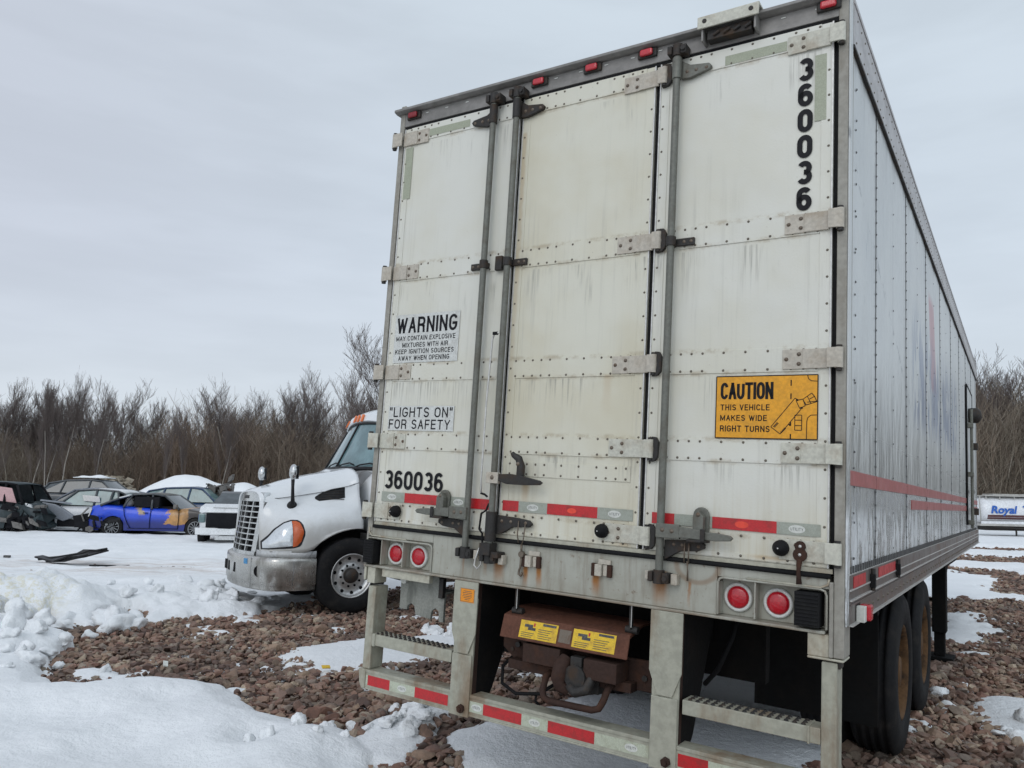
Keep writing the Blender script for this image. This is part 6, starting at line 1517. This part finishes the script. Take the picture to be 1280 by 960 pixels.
# second row
def plain(name, label, pm, loc, rz, H=1.62, **k):
    s_ = H / 1.62
    return car(name, label, pm, loc, rz, dict(dict(hw=.92, line=[(-2.2, .6), (-2.15, 1.08), (-1.6, 1.12), (.8, 1.05), (1.1, 1.08), (1.9, .98), (2.25, .75), (2.3, .45)], wheels=(-1.35, 1.38), rw=.36,
        belt=[(-2.0, 1.10), (-1.2, 1.10), (-.15, 1.06), (1.0, 1.06)], roof=[(-1.75, 1.50 * s_), (-1.1, 1.62 * s_), (-.1, 1.66 * s_), (.35, 1.60 * s_)]), **k))
plain('parked_car', 'dark navy estate car parked behind the burnt blue car', 'paint_navy', (-12.506, 31.938, .02), R(0), glass='car_glass_teal', pillar='paint_navy')
plain('parked_car', 'charcoal estate with snow on its roof behind the silver white hatchback', 'paint_charcoal', (-17.027, 32.900, .25), R(3))
plain('parked_car', 'silver saloon roof showing behind the silver white hatchback and beside the black wreck', 'paint_silver', (-19.817, 33.285, .0), R(0), H=1.55, glass='car_glass_teal')
plain('parked_car', 'dark grey car mostly hidden behind the silver white hatchback', 'paint_slate', (-15.777, 30.014, .0), R(180), H=1.52)
mb = MB('snow'); q_ = [(x, y, .09 * max(0, 1 - (x / .62) ** 2 - (y / .52) ** 2) ** .5 * (1 + .4 * math.sin(x * 7 + y * 5))) for y in np.linspace(-.52, .52, 9) for x in np.linspace(-.62, .62, 13)]; mb.smooth = True; mb.add(q_, [(j * 13 + i, j * 13 + i + 1, (j + 1) * 13 + i + 1, (j + 1) * 13 + i) for j in range(8) for i in range(12)]); o = mb.build('roof_snow', None); md = o.modifiers.new('s', 'SOLIDIFY'); md.thickness = .03; o.location = (-17.316, 32.900, 1.97); tag(o, 'slab of snow on the charcoal car roof', 'snow')
# white van front facing us, grille torn out
vn_ = thing('wrecked_van', 'white vehicle facing us with its grille torn out, beside the tractor', 'car', (-8.033, 22.703, 0), R(-84))
mb = MB('paint_white'); body_mesh(mb, 0, .90, [(-3.6, .7), (-3.5, 1.05), (-1.0, 1.08), (-.5, 1.10), (-.10, .98), (-.02, .92)], (-.62, -3.0), sill=.32); mb.build('body', vn_)
sub(vn_, 'hood', ['paint_white'], lambda mb: mb.prism([(-.95, 1.16), (-.5, 1.20), (-.05, 1.12), (.04, .98), (.03, .95), (-.08, 1.06), (-.5, 1.13), (-.95, 1.10)], 'y', -.80, .80), .02)
sub(vn_, 'hood_gap', ['car_void'], lambda mb: mb.box(.03, .036, -.42, .42, 1.085, 1.10))
sub(vn_, 'grille_opening', ['car_void'], lambda mb: mb.box(-.5, .06, -.60, .60, .54, .94), .01)
sub(vn_, 'bumper', ['paint_white', 'car_void'], lambda mb: (mb.prism([(-.1, -.92), (.05, -.88), (.14, -.6), (.17, 0), (.14, .6), (.05, .88), (-.1, .92), (-.2, 0)], 'z', .34, .53), setattr(mb, 'k', 1), mb.tube([(.10, -.55, .60), (.16, -.2, .535), (.17, .1, .53), (.12, .5, .58)], .02, 5)), .03)
for s in (1, -1): sub(vn_, 'headlamp', ['car_glass_teal'], lambda mb: mb.obox((-.04, s * .74, .80), (.06, -s * .03, 0), (0, .09, 0), (0, 0, .13)), .04)
sub(vn_, 'number_plate', ['bare_metal_pale'], lambda mb: mb.box(.15, .165, -.30, .25, .20, .31), .005)
sub(vn_, 'windscreen', ['car_glass'], lambda mb: mb.add([(-.95, -.78, 1.14), (-.95, .78, 1.14), (-1.6, .62, 1.50), (-1.6, -.62, 1.50)], [(0, 1, 2, 3)]))
sub(vn_, 'roof', ['paint_charcoal'], lambda mb: mb.prism([(-1.6, 1.50), (-1.8, 1.56), (-3.2, 1.56), (-3.4, 1.1), (-1.5, 1.1)], 'y', -.66, .66), .03)
for x in (-.62, -3.0):
    for s in (1, -1):
        mb = MB('tyre_rubber', 'wheel_alloy'); mb.lathe([(.2, -.1), (.33, -.1), (.35, -.07), (.35, .07), (.33, .1), (.2, .1)], (x, s * .80, .35), (0, s, 0), 22); mb.k = 1; mb.lathe([(.2, .06), (.001, .07)], (x, s * .80, .35), (0, s, 0), 18); mb.build('wheel', vn_)
# engine lump on the snow bank
rg = random.Random(3)
mb = MB('scrap_metal', 'rust_brown')
for i in range(26):
    c = Vector((rg.gauss(0, .22), rg.gauss(0, .2), .3 + abs(rg.gauss(0, .16)))); mb.k = i % 3 == 0; mb.obox(c, Vector((rg.uniform(.04, .14), rg.gauss(0, .05), rg.gauss(0, .05))), Vector((rg.gauss(0, .03), rg.uniform(.04, .12), 0)), Vector((rg.gauss(0, .03), 0, rg.uniform(.04, .13))))
for i in range(8): mb.tube([(rg.gauss(0, .3), rg.gauss(0, .2), .4 + rg.random() * .3) for _ in range(3)], .03, 6)
o = mb.build('engine', None, .01); o.location = (-11.833, 32.323, 1.05); o.scale = (1.25, 1.25, 1.15); o['physics'] = 'pile'; tag(o, 'greasy engine block dumped above the white van on scrap', 'engine')
del o['physics']
mb = MB('scrap_metal', 'rust_brown', 'tyre_rubber')
for i in range(30):
    c = Vector((rg.gauss(0, .5), rg.gauss(0, .4), rg.uniform(.1, 1.25))); mb.k = i % 3; mb.obox(c, Vector((rg.uniform(.1, .35), rg.gauss(0, .1), rg.gauss(0, .05))), Vector((rg.gauss(0, .05), rg.uniform(.1, .3), 0)), Vector((rg.gauss(0, .05), 0, rg.uniform(.05, .16))))
o = mb.build('scrap_heap', None, .01); o.location = (-11.833, 32.323, 0); o['kind'] = 'stuff'; o['label'] = 'heap of scrap under the engine'
# gravel pile beyond the cars
gxp = rng.normal(-24.6, 1.25, 420); gyp = rng.normal(48.6, .5, 420)
simple('tan_stone', (.30, .26, .20), .85, dirt=(.18, .15, .12), amount=.6, scale=3, bump=.5, bscale=12)
hgt = 2.15 * np.exp(-((gxp + 24.4) / 1.7) ** 2) * rng.random(420) ** .3
o = rocks('stone_pile', gxp, gyp, rng.uniform(.15, .42, 420), ICO, ICF, 'tan_stone', zadd=hgt); o['kind'] = 'stuff'; o['label'] = 'pile of pale tan rubble beside the snow bank'
# bumper cover and strip lying on the snow
def onsnow(x, y): return float(terrain(np.array([x]), np.array([y]))[0] + max(snow_depth(np.array([x]), np.array([y]))[0], 0))
mb = MB('black_plastic'); rg = random.Random(8)
P = [(-.62, -.05), (-.60, .12), (-.35, .05), (-.15, .10), (.10, .28), (.30, .22), (.62, .30), (.60, .18), (.35, .02), (.15, -.18), (-.05, -.26), (-.3, -.12)]
vs = [(x, y * 1.5, .10 + .13 * max(0, x) + .05 * math.sin(x * 9) + (.10 if y > .15 else 0)) for x, y in P]; mb.add(vs + [(a, b, c + .03) for a, b, c in vs], [tuple(range(12))[::-1], tuple(range(12, 24))] + [(i, (i + 1) % 12, (i + 1) % 12 + 12, i + 12) for i in range(12)])
mb.tube([(-.58, 0, .1), (-.2, .05, .14), (.1, .3, .2), (.6, .42, .3)], .03, 6); mb.tube([(-.3, -.2, .08), (.1, -.25, .1), (.4, .05, .2)], .025, 6)
o = mb.build('bumper_cover', None); o.location = (-9.05, 16.4, onsnow(-9.05, 16.4) - .03); tag(o, 'torn black plastic bumper cover lying on the snow', 'car part')
mb = MB('black_plastic'); mb.prism([(-.38, 0), (-.2, .05), (0, .03), (.25, .06), (.40, .10), (.38, .02), (.1, -.03), (-.2, -.04)], 'z', 0, .035)
o = mb.build('trim_strip', None, .004); o.location = (-8.15, 16.3, onsnow(-8.15, 16.3) + .0); tag(o, 'thin black trim strip on the snow beside the bumper cover', 'car part')
mb = MB('ink_worn'); mb.box(-.07, .07, -.03, .03, 0, .05); o = mb.build('plastic_scrap', None, .01); o.location = (-10.9, 17.4, onsnow(-10.9, 17.4)); tag(o, 'small black scrap on the snow left of the bumper cover', 'car part')
# litter on the gravel
mb = MB('mark_white'); mb.box(-.02, .02, -.045, .045, 0, .012); o = mb.build('paper_scrap', None, .002); o.location = (-3.32, 7.95, .06); o.rotation_euler = (.3, .2, .5)
o.location = (-3.02, 7.22, .075); tag(o, 'small white card lying on the brown gravel', 'litter')
mb = MB('label_yellow'); mb.obox((0, 0, .01), (.06, .01, 0), (-.01, .035, 0), (0, 0, .006)); o = mb.build('yellow_scrap', None, .003); o.scale = (.6, .6, .8); o.location = (-1.62, 7.32, onsnow(-1.62, 7.32) + .04); o.rotation_euler = (.4, .1, .2); tag(o, 'crumpled yellow scrap at the edge of the snow strip', 'litter')
# ================================================================ TANKER on the right
simple('tank_white', (.72, .73, .745), .3, dirt=(.5, .5, .5), amount=.3, scale=2, bump=.03, bscale=5, coat=.3); simple('royal_blue', (.012, .10, .42), .35, bump=0); simple('maroon', (.10, .035, .035), .4, bump=0); simple('swoosh_green', (.10, .33, .22), .35, bump=0); simple('frame_grey', (.42, .41, .38), .5, dirt=(.2, .18, .15), amount=.6, scale=5)
tx, ty = 24.5, 39.6
tn = thing('tank_trailer', 'white tank trailer lettered Royal parked far off at the right edge', 'tanker', (tx, ty, 0), R(-4))
# local x to the right along the tank
mb = MB('tank_white', 'frame_grey'); mb.lathe([(.001, -.95), (.35, -.92), (.62, -.80), (.72, -.6), (.72, 6.5), (.6, 6.75), (.001, 6.9)], (-.3, 0, 1.33), (1, 0, 0), 40); tk_ = mb.build('tank', tn)
mb = MB('frame_grey'); mb.box(-.9, 1.9, -.55, .55, 2.045, 2.10); mb.box(-.5, 1.35, -.5, .5, 2.10, 2.17)
for x in (-.85, -.2, .5, 1.2, 1.85): mb.box(x, x + .04, -.5, -.46, 1.9, 2.045)
mb.box(-1.15, -.9, -.4, .4, 2.03, 2.06); mb.build('walkway', tn, .005)
mb = MB('frame_grey'); mb.tube([(-1.15, -.55, 2.04), (-1.22, -.62, 1.9), (-1.22, -.64, .75)], .03, 6); mb.tube([(-1.15, .0, 2.04), (-1.22, 0, 1.9), (-1.22, 0, .75)], .03, 6); mb.build('ladder_rail', tn)
mb = MB('frame_grey', 'dark_iron'); mb.box(-1.3, 6.6, -.75, .75, .60, .70); mb.k = 1; mb.box(-.9, 6.4, -.5, .5, .38, .60)
mb.tube([(-1.0, -.6, .55), (1, -.7, .5), (2.4, -.62, .58)], .05, 6); mb.build('frame', tn)
mb = MB('tank_white'); mb.prism([(-1.25, .705), (3.2, .705), (3.2, .86), (1.6, .88), (1.1, .84), (-1.25, .82)], 'y', -.74, -.70); mb.build('side_skirt', tn)
for x in (.45, 2.6):
    mb = MB('dark_iron'); mb.box(x - .03, x + .03, -.62, -.56, .06, .6); mb.box(x - .1, x + .1, -.68, -.5, .02, .06); mb.build('leg', tn)
for x in (3.6, 4.7):
    for s in (1, -1):
        mb = MB('tyre_rubber', 'wheel_alloy'); mb.lathe([(.25, -.12), (.4, -.12), (.44, -.08), (.44, .08), (.4, .12), (.25, .12)], (x, s * .72, .44), (0, s, 0), 26); mb.k = 1; mb.lathe([(.25, .09), (.2, .03), (.001, .05)], (x, s * .72, .44), (0, s, 0), 20); mb.build('wheel', tn)
def tanksurf(u, z, off=.008):
    dz = z - 1.33; return Vector((u, -math.sqrt(max(.72 ** 2 - dz * dz, .0)) - off, z))
def tquad(mb, pts): mb.add([tanksurf(a, b) for a, b in pts], [tuple(range(len(pts)))])
mb = MB('maroon'); N_ = 12
for (x0, x1, z0, z1) in ((-.9, 2.2, 1.03, 1.14),):
    for i in range(N_):
        a = x0 + (x1 - x0) * i / N_; b = x0 + (x1 - x0) * (i + 1) / N_; tquad(mb, [(a, z0), (b, z0), (b, z1), (a, z1)])
tquad(mb, [(-.9, .93), (1.9, .93), (1.6, 1.015), (-.9, 1.015)]); mb.build('stripe', tk_, fixn=False)
mb = MB('royal_blue', 'swoosh_green')
vs, fs = text_geo('Royal', .035); xs2 = [v[0] for v in vs]; ys2 = [v[1] for v in vs]; ax_, bx_, ay_, by_ = min(xs2), max(xs2), min(ys2), max(ys2)
mb.add([tanksurf(-.80 + (v[0] - ax_) / (bx_ - ax_) * 1.18 + .25 * (v[1] - ay_) / (by_ - ay_) * .5, 1.09 + (v[1] - ay_) / (by_ - ay_) * .50, .052) for v in vs], fs)
def tq2(mb, pts, off=.035): mb.add([tanksurf(a, b, off) for a, b in pts], [tuple(range(len(pts)))])
tq2(mb, [(.74, 1.55), (.90, 1.66), (1.16, 1.60), (1.5, 1.66), (2.0, 1.60), (1.6, 1.52), (1.2, 1.44), (.90, 1.48)]); tq2(mb, [(.78, 1.34), (1.3, 1.26), (2.4, 1.20), (2.4, 1.28), (1.5, 1.34)]); mb.k = 1; tq2(mb, [(.80, 1.44), (1.4, 1.38), (2.4, 1.36), (2.4, 1.41), (1.6, 1.43)])
mb.build('lettering', tk_, fixn=False)
# ================================================================ BARE WOODS
simple('bark', (.15, .13, .11), .9, dirt=(.17, .15, .125), amount=.6, scale=2, bump=.3, bscale=10); simple('bark_pale', (.30, .275, .24), .85, dirt=(.15, .13, .11), amount=.6, scale=2, streak=.5); simple('twig', (.125, .10, .09), .9, bump=0)
def thicket_mat():
    mt, t, b = material('thicket'); o = t.obj(); g = t.node('ShaderNodeNewGeometry'); n = t.noise(t.scale(o, (1, 1, .3)), .06, 4, .6)
    a = t.cramp(g.outputs['Random Per Island'], [(0, (.11, .085, .065)), (.5, (.17, .135, .10)), (.9, (.22, .19, .145)), (1, (.33, .30, .25))])
    c = t.mix(t.ramp(n, .42, .6), a, t.mix(1., a, (1.06, .93, .88), 'MULTIPLY'))
    t.l.new(c, b.inputs['Base Color']); b.inputs['Roughness'].default_value = .95
thicket_mat()
def grow(seed, h, spread, levels=4, pale=False):
    """returns (segments trunk, segments twigs): each (p0, p1, r0, r1)"""
    rg = random.Random(seed); tr_, tw = [], []
    def branch(p, d, ln, r, lev):
        n = 4 if lev < 2 else 3; q = p.copy(); dd = d.copy()
        for i in range(n):
            dd = (dd + Vector((rg.gauss(0, .12), rg.gauss(0, .12), .06 if lev else .02))).normalized(); q2 = q + dd * ln / n; r0 = r * (1 - i / n * .55); r1 = r * (1 - (i + 1) / n * .55)
            (tr_ if lev == 0 else tw).append((q.copy(), q2.copy(), r0, r1))
            if lev < levels:
                cnt = (3 if lev == 0 else 2) if (lev > 0 or i > 0) else 0
                if lev == levels - 1: cnt = 2
                for _ in range(cnt):
                    az = rg.uniform(0, 6.283); side = Vector((math.cos(az), math.sin(az), 0)); k = spread * (1.1 if lev == 0 else 1)
                    nd = (dd * rg.uniform(.7, 1.2) + side * k * .95 + Vector((0, 0, .36))).normalized()
                    branch(q2 if rg.random() < .5 else (q + q2) / 2, nd, ln * rg.uniform(.40, .60) * (1 if lev else (1.0 - .10 * i)), r1 * rg.uniform(.40, .55), lev + 1)
            q = q2
    branch(Vector((0, 0, 0)), Vector((rg.gauss(0, .05), rg.gauss(0, .03), 1)).normalized(), h * .80, h * .0115, 0)
    return tr_, tw
def seg_mesh(segs, mat, name, rmin=.0, sides=3):
    n = len(segs); A = np.array([s[0][:] for s in segs]); B = np.array([s[1][:] for s in segs]); r0 = np.maximum([s[2] for s in segs], rmin); r1 = np.maximum([s[3] for s in segs], rmin * .8)
    d = B - A; d /= np.linalg.norm(d, axis=1)[:, None]; u = np.cross(d, [0.31, .9, .1]); u /= np.linalg.norm(u, axis=1)[:, None]; w_ = np.cross(d, u)
    V = []
    for (P, r_) in ((A, r0), (B, r1)):
        for k in range(sides):
            a = 2 * math.pi * k / sides; V.append(P + (u * math.cos(a) + w_ * math.sin(a)) * r_[:, None])
    V = np.stack(V, 1).reshape(-1, 3); base = (np.arange(n) * 2 * sides)[:, None]; F = []
    for k in range(sides): F.append(base + np.array([[k, (k + 1) % sides, (k + 1) % sides + sides, k + sides]]))
    return V, np.stack(F, 1).reshape(-1, 4)
protos = []
for i in range(14):
    h = 1.0; tr_, tw = grow(100 + i, 10., [.55, .7, .45, .85, .6, .38, .75][i % 7], 4)
    Vt, Ft = seg_mesh(tr_, 'bark', 't', .03, 6); Vc, Fc = seg_mesh(tw, 'twig', 'c', .0080)
    m1 = np_mesh('trunk', Vt, Ft, 'bark_pale' if i in (2, 6) else 'bark'); m2 = np_mesh('crown', Vc, Fc, 'twig'); protos.append((m1.data, m2.data)); bpy.data.objects.remove(m1); bpy.data.objects.remove(m2)
print('twig faces', len(Fc))
def plant(i, x, y, h, label, group=None, name='bare_tree', lean=0, wide=1.):
    t = thing(name, label, 'tree', (x, y, -.5), random.uniform(0, 6.28), group); s = h / 10.
    t.scale = (s * wide, s * wide, s); t.rotation_euler = (0, lean * random.choice((-.6, 1)), t.rotation_euler[2])
    for nm, me in zip(('trunk', 'crown'), protos[i]): o = bpy.data.objects.new(nm, me); link(o, t)
    return t
rg = random.Random(21); TL = 'bare brown tree in the wood behind the wrecked cars'; TR = 'bare brown tree in the wood beyond the tank trailer'
n_l = 0
def topz(px): # treetop height above the eye per metre of distance, read off the photograph's skyline
    return float(np.interp(px, [0, 45, 70, 100, 130, 175, 235, 275, 300, 330, 350, 385, 410, 430, 480], [115, 112, 125, 128, 108, 112, 95, 118, 125, 112, 108, 125, 118, 118, 130])) / 978
for i in range(50):
    u = -.80 + .62 * (i + rg.uniform(-.4, .4)) / 50; D = rg.uniform(64, 84); px = 640 + 978 * u
    h = (topz(px) * rg.uniform(.72, .97)) * D + 1.6
    plant(rg.randrange(14), u * D, D, h, TL, 'bare trees behind the wrecked cars', wide=rg.uniform(.8, 1.1))
for i in range(30):   # unseen stretch behind the trailer, thinner
    u = -.18 + .74 * i / 30; D = rg.uniform(66, 86); plant(rg.randrange(14), u * D, D, rg.uniform(9, 11.5), 'bare brown tree in the wood behind the trailer', 'bare trees behind the trailer')
for i in range(34):
    u = .565 + .34 * (i + rg.uniform(-.4, .4)) / 34; D = rg.uniform(56, 74); plant(rg.randrange(14), u * D, D, (152 * rg.uniform(.80, 1.04)) / 978 * D + 1.6, TR, 'bare trees beyond the tank trailer', wide=1.2)
plant(3, -9.3, 52, 11.6, 'tall bare tree rising above the tractor cab beside the trailer corner', wide=.85); plant(1, -11.2, 50, 8.6, 'bare tree just left of the tall one above the tractor cab', wide=.85)
for px, h, D, ln in ((45, 6.5, 60, .06), (68, 7.2, 60, .10), (215 * 1280 / 1280 / 2.56, 8.6, 60, .10), (158 / 2.56, 7.0, 61, .03), (325 / 2.56, 6.6, 60, .02), (535 / 2.56, 5.6, 60, .03), (600 / 2.56, 6.2, 61, .05), (715 / 2.56, 6.4, 60, -.02), (25 / 2.56, 6.6, 60, .03)):
    plant(2 if px % 2 < 1 else 6, (px - 640) / 978 * D, D, h * 1.12, 'slim pale-barked tree in front of the brown wood', 'slim pale trees along the wood edge', lean=ln * .45, wide=.45)
# understorey: countless stems read as one brown mass
def thicket(name, label, u0, u1, D0, D1, n, h0, h1):
    rg_ = np.random.default_rng(int(abs(u0) * 100) + 3); segs = []
    A, B, r0, r1 = [], [], [], []
    D = rg_.uniform(D0, D1, n); u = rg_.uniform(u0, u1, n); x = u * D; h = rg_.uniform(h0, h1, n) * (1 + .22 * np.sin(x * .21) + .15 * np.sin(x * .9 + D)); 
    P = np.stack([x, D, np.full(n, -.5)], 1); cur = P; d = np.stack([rg_.normal(0, .08, n), rg_.normal(0, .06, n), np.ones(n)], 1); d /= np.linalg.norm(d, axis=1)[:, None]
    rad = rg_.uniform(.014, .040, n)
    for k in range(4):
        nx = cur + d * (h / 4)[:, None]; A.append(cur); B.append(nx); r0.append(rad * (1 - .2 * k)); r1.append(rad * (1 - .2 * (k + 1)))
        for _ in range(5):
            t_ = rg_.random(n)[:, None]; b0 = cur * (1 - t_) + nx * t_; az = rg_.uniform(0, 6.28, n)
            bd = np.stack([np.cos(az) * .55, np.sin(az) * .4, rg_.uniform(.4, 1.1, n)], 1); ln = (h * rg_.uniform(.08, .24, n))[:, None]; b1 = b0 + bd * ln
            A.append(b0); B.append(b1); r0.append(np.full(n, .010)); r1.append(np.full(n, .006))
            e = b1 + (bd + rg_.normal(0, .35, (n, 3))) * ln * .6; A.append(b1); B.append(e); r0.append(np.full(n, .007)); r1.append(np.full(n, .005))
        d = d + rg_.normal(0, .07, (n, 3)); cur = nx
    A, B = np.concatenate(A), np.concatenate(B); r0, r1 = np.concatenate(r0) * 1.25, np.concatenate(r1) * 1.25
    dd = B - A; dd /= np.maximum(np.linalg.norm(dd, axis=1)[:, None], 1e-6); uu_ = np.cross(dd, [.31, .9, .1]); uu_ /= np.linalg.norm(uu_, axis=1)[:, None]; ww = np.cross(dd, uu_); V = []
    for (Pp, r_) in ((A, r0), (B, r1)):
        for k in range(3):
            a = 2.0944 * k; V.append(Pp + (uu_ * math.cos(a) + ww * math.sin(a)) * r_[:, None])
    V = np.stack(V, 1).reshape(-1, 3); base = (np.arange(len(A)) * 6)[:, None]
    F = np.stack([base + np.array([[k, (k + 1) % 3, (k + 1) % 3 + 3, k + 3]]) for k in range(3)], 1).reshape(-1, 4)
    o = np_mesh(name, V, F, 'thicket', smooth=False); o['kind'] = 'stuff'; o['label'] = label
thicket('undergrowth', 'dense brown leafless undergrowth behind the wrecked cars', -.85, -.10, 62, 90, 7500, 4.0, 6.2)
thicket('undergrowth', 'dense brown leafless undergrowth behind the trailer', -.10, .56, 66, 84, 1500, 3.4, 5.2)
thicket('undergrowth', 'dense brown leafless undergrowth beyond the tank trailer', .56, .95, 54, 80, 4600, 4.6, 7.4)
# leaf-littered bank the wood stands on
simple('wood_floor', (.085, .066, .050), .95, dirt=(.12, .10, .08), amount=.7, scale=.4, bump=.6, bscale=2)
hx = np.linspace(-95, 95, 120); hy = np.linspace(66, 150, 30); HX, HY = np.meshgrid(hx, hy)
HZ_ = -.4 + smooth(66, 100, HY) * (3.0 + .8 * fbm(HX * .08, HY * .08, 3, 91)); i = (np.arange(29)[:, None] * 120 + np.arange(119)[None, :]).ravel()
o = np_mesh('wooded_bank', np.stack([HX.ravel(), HY.ravel(), HZ_.ravel()], 1), np.stack([i, i + 1, i + 121, i + 120], 1), 'wood_floor'); o['kind'] = 'structure'
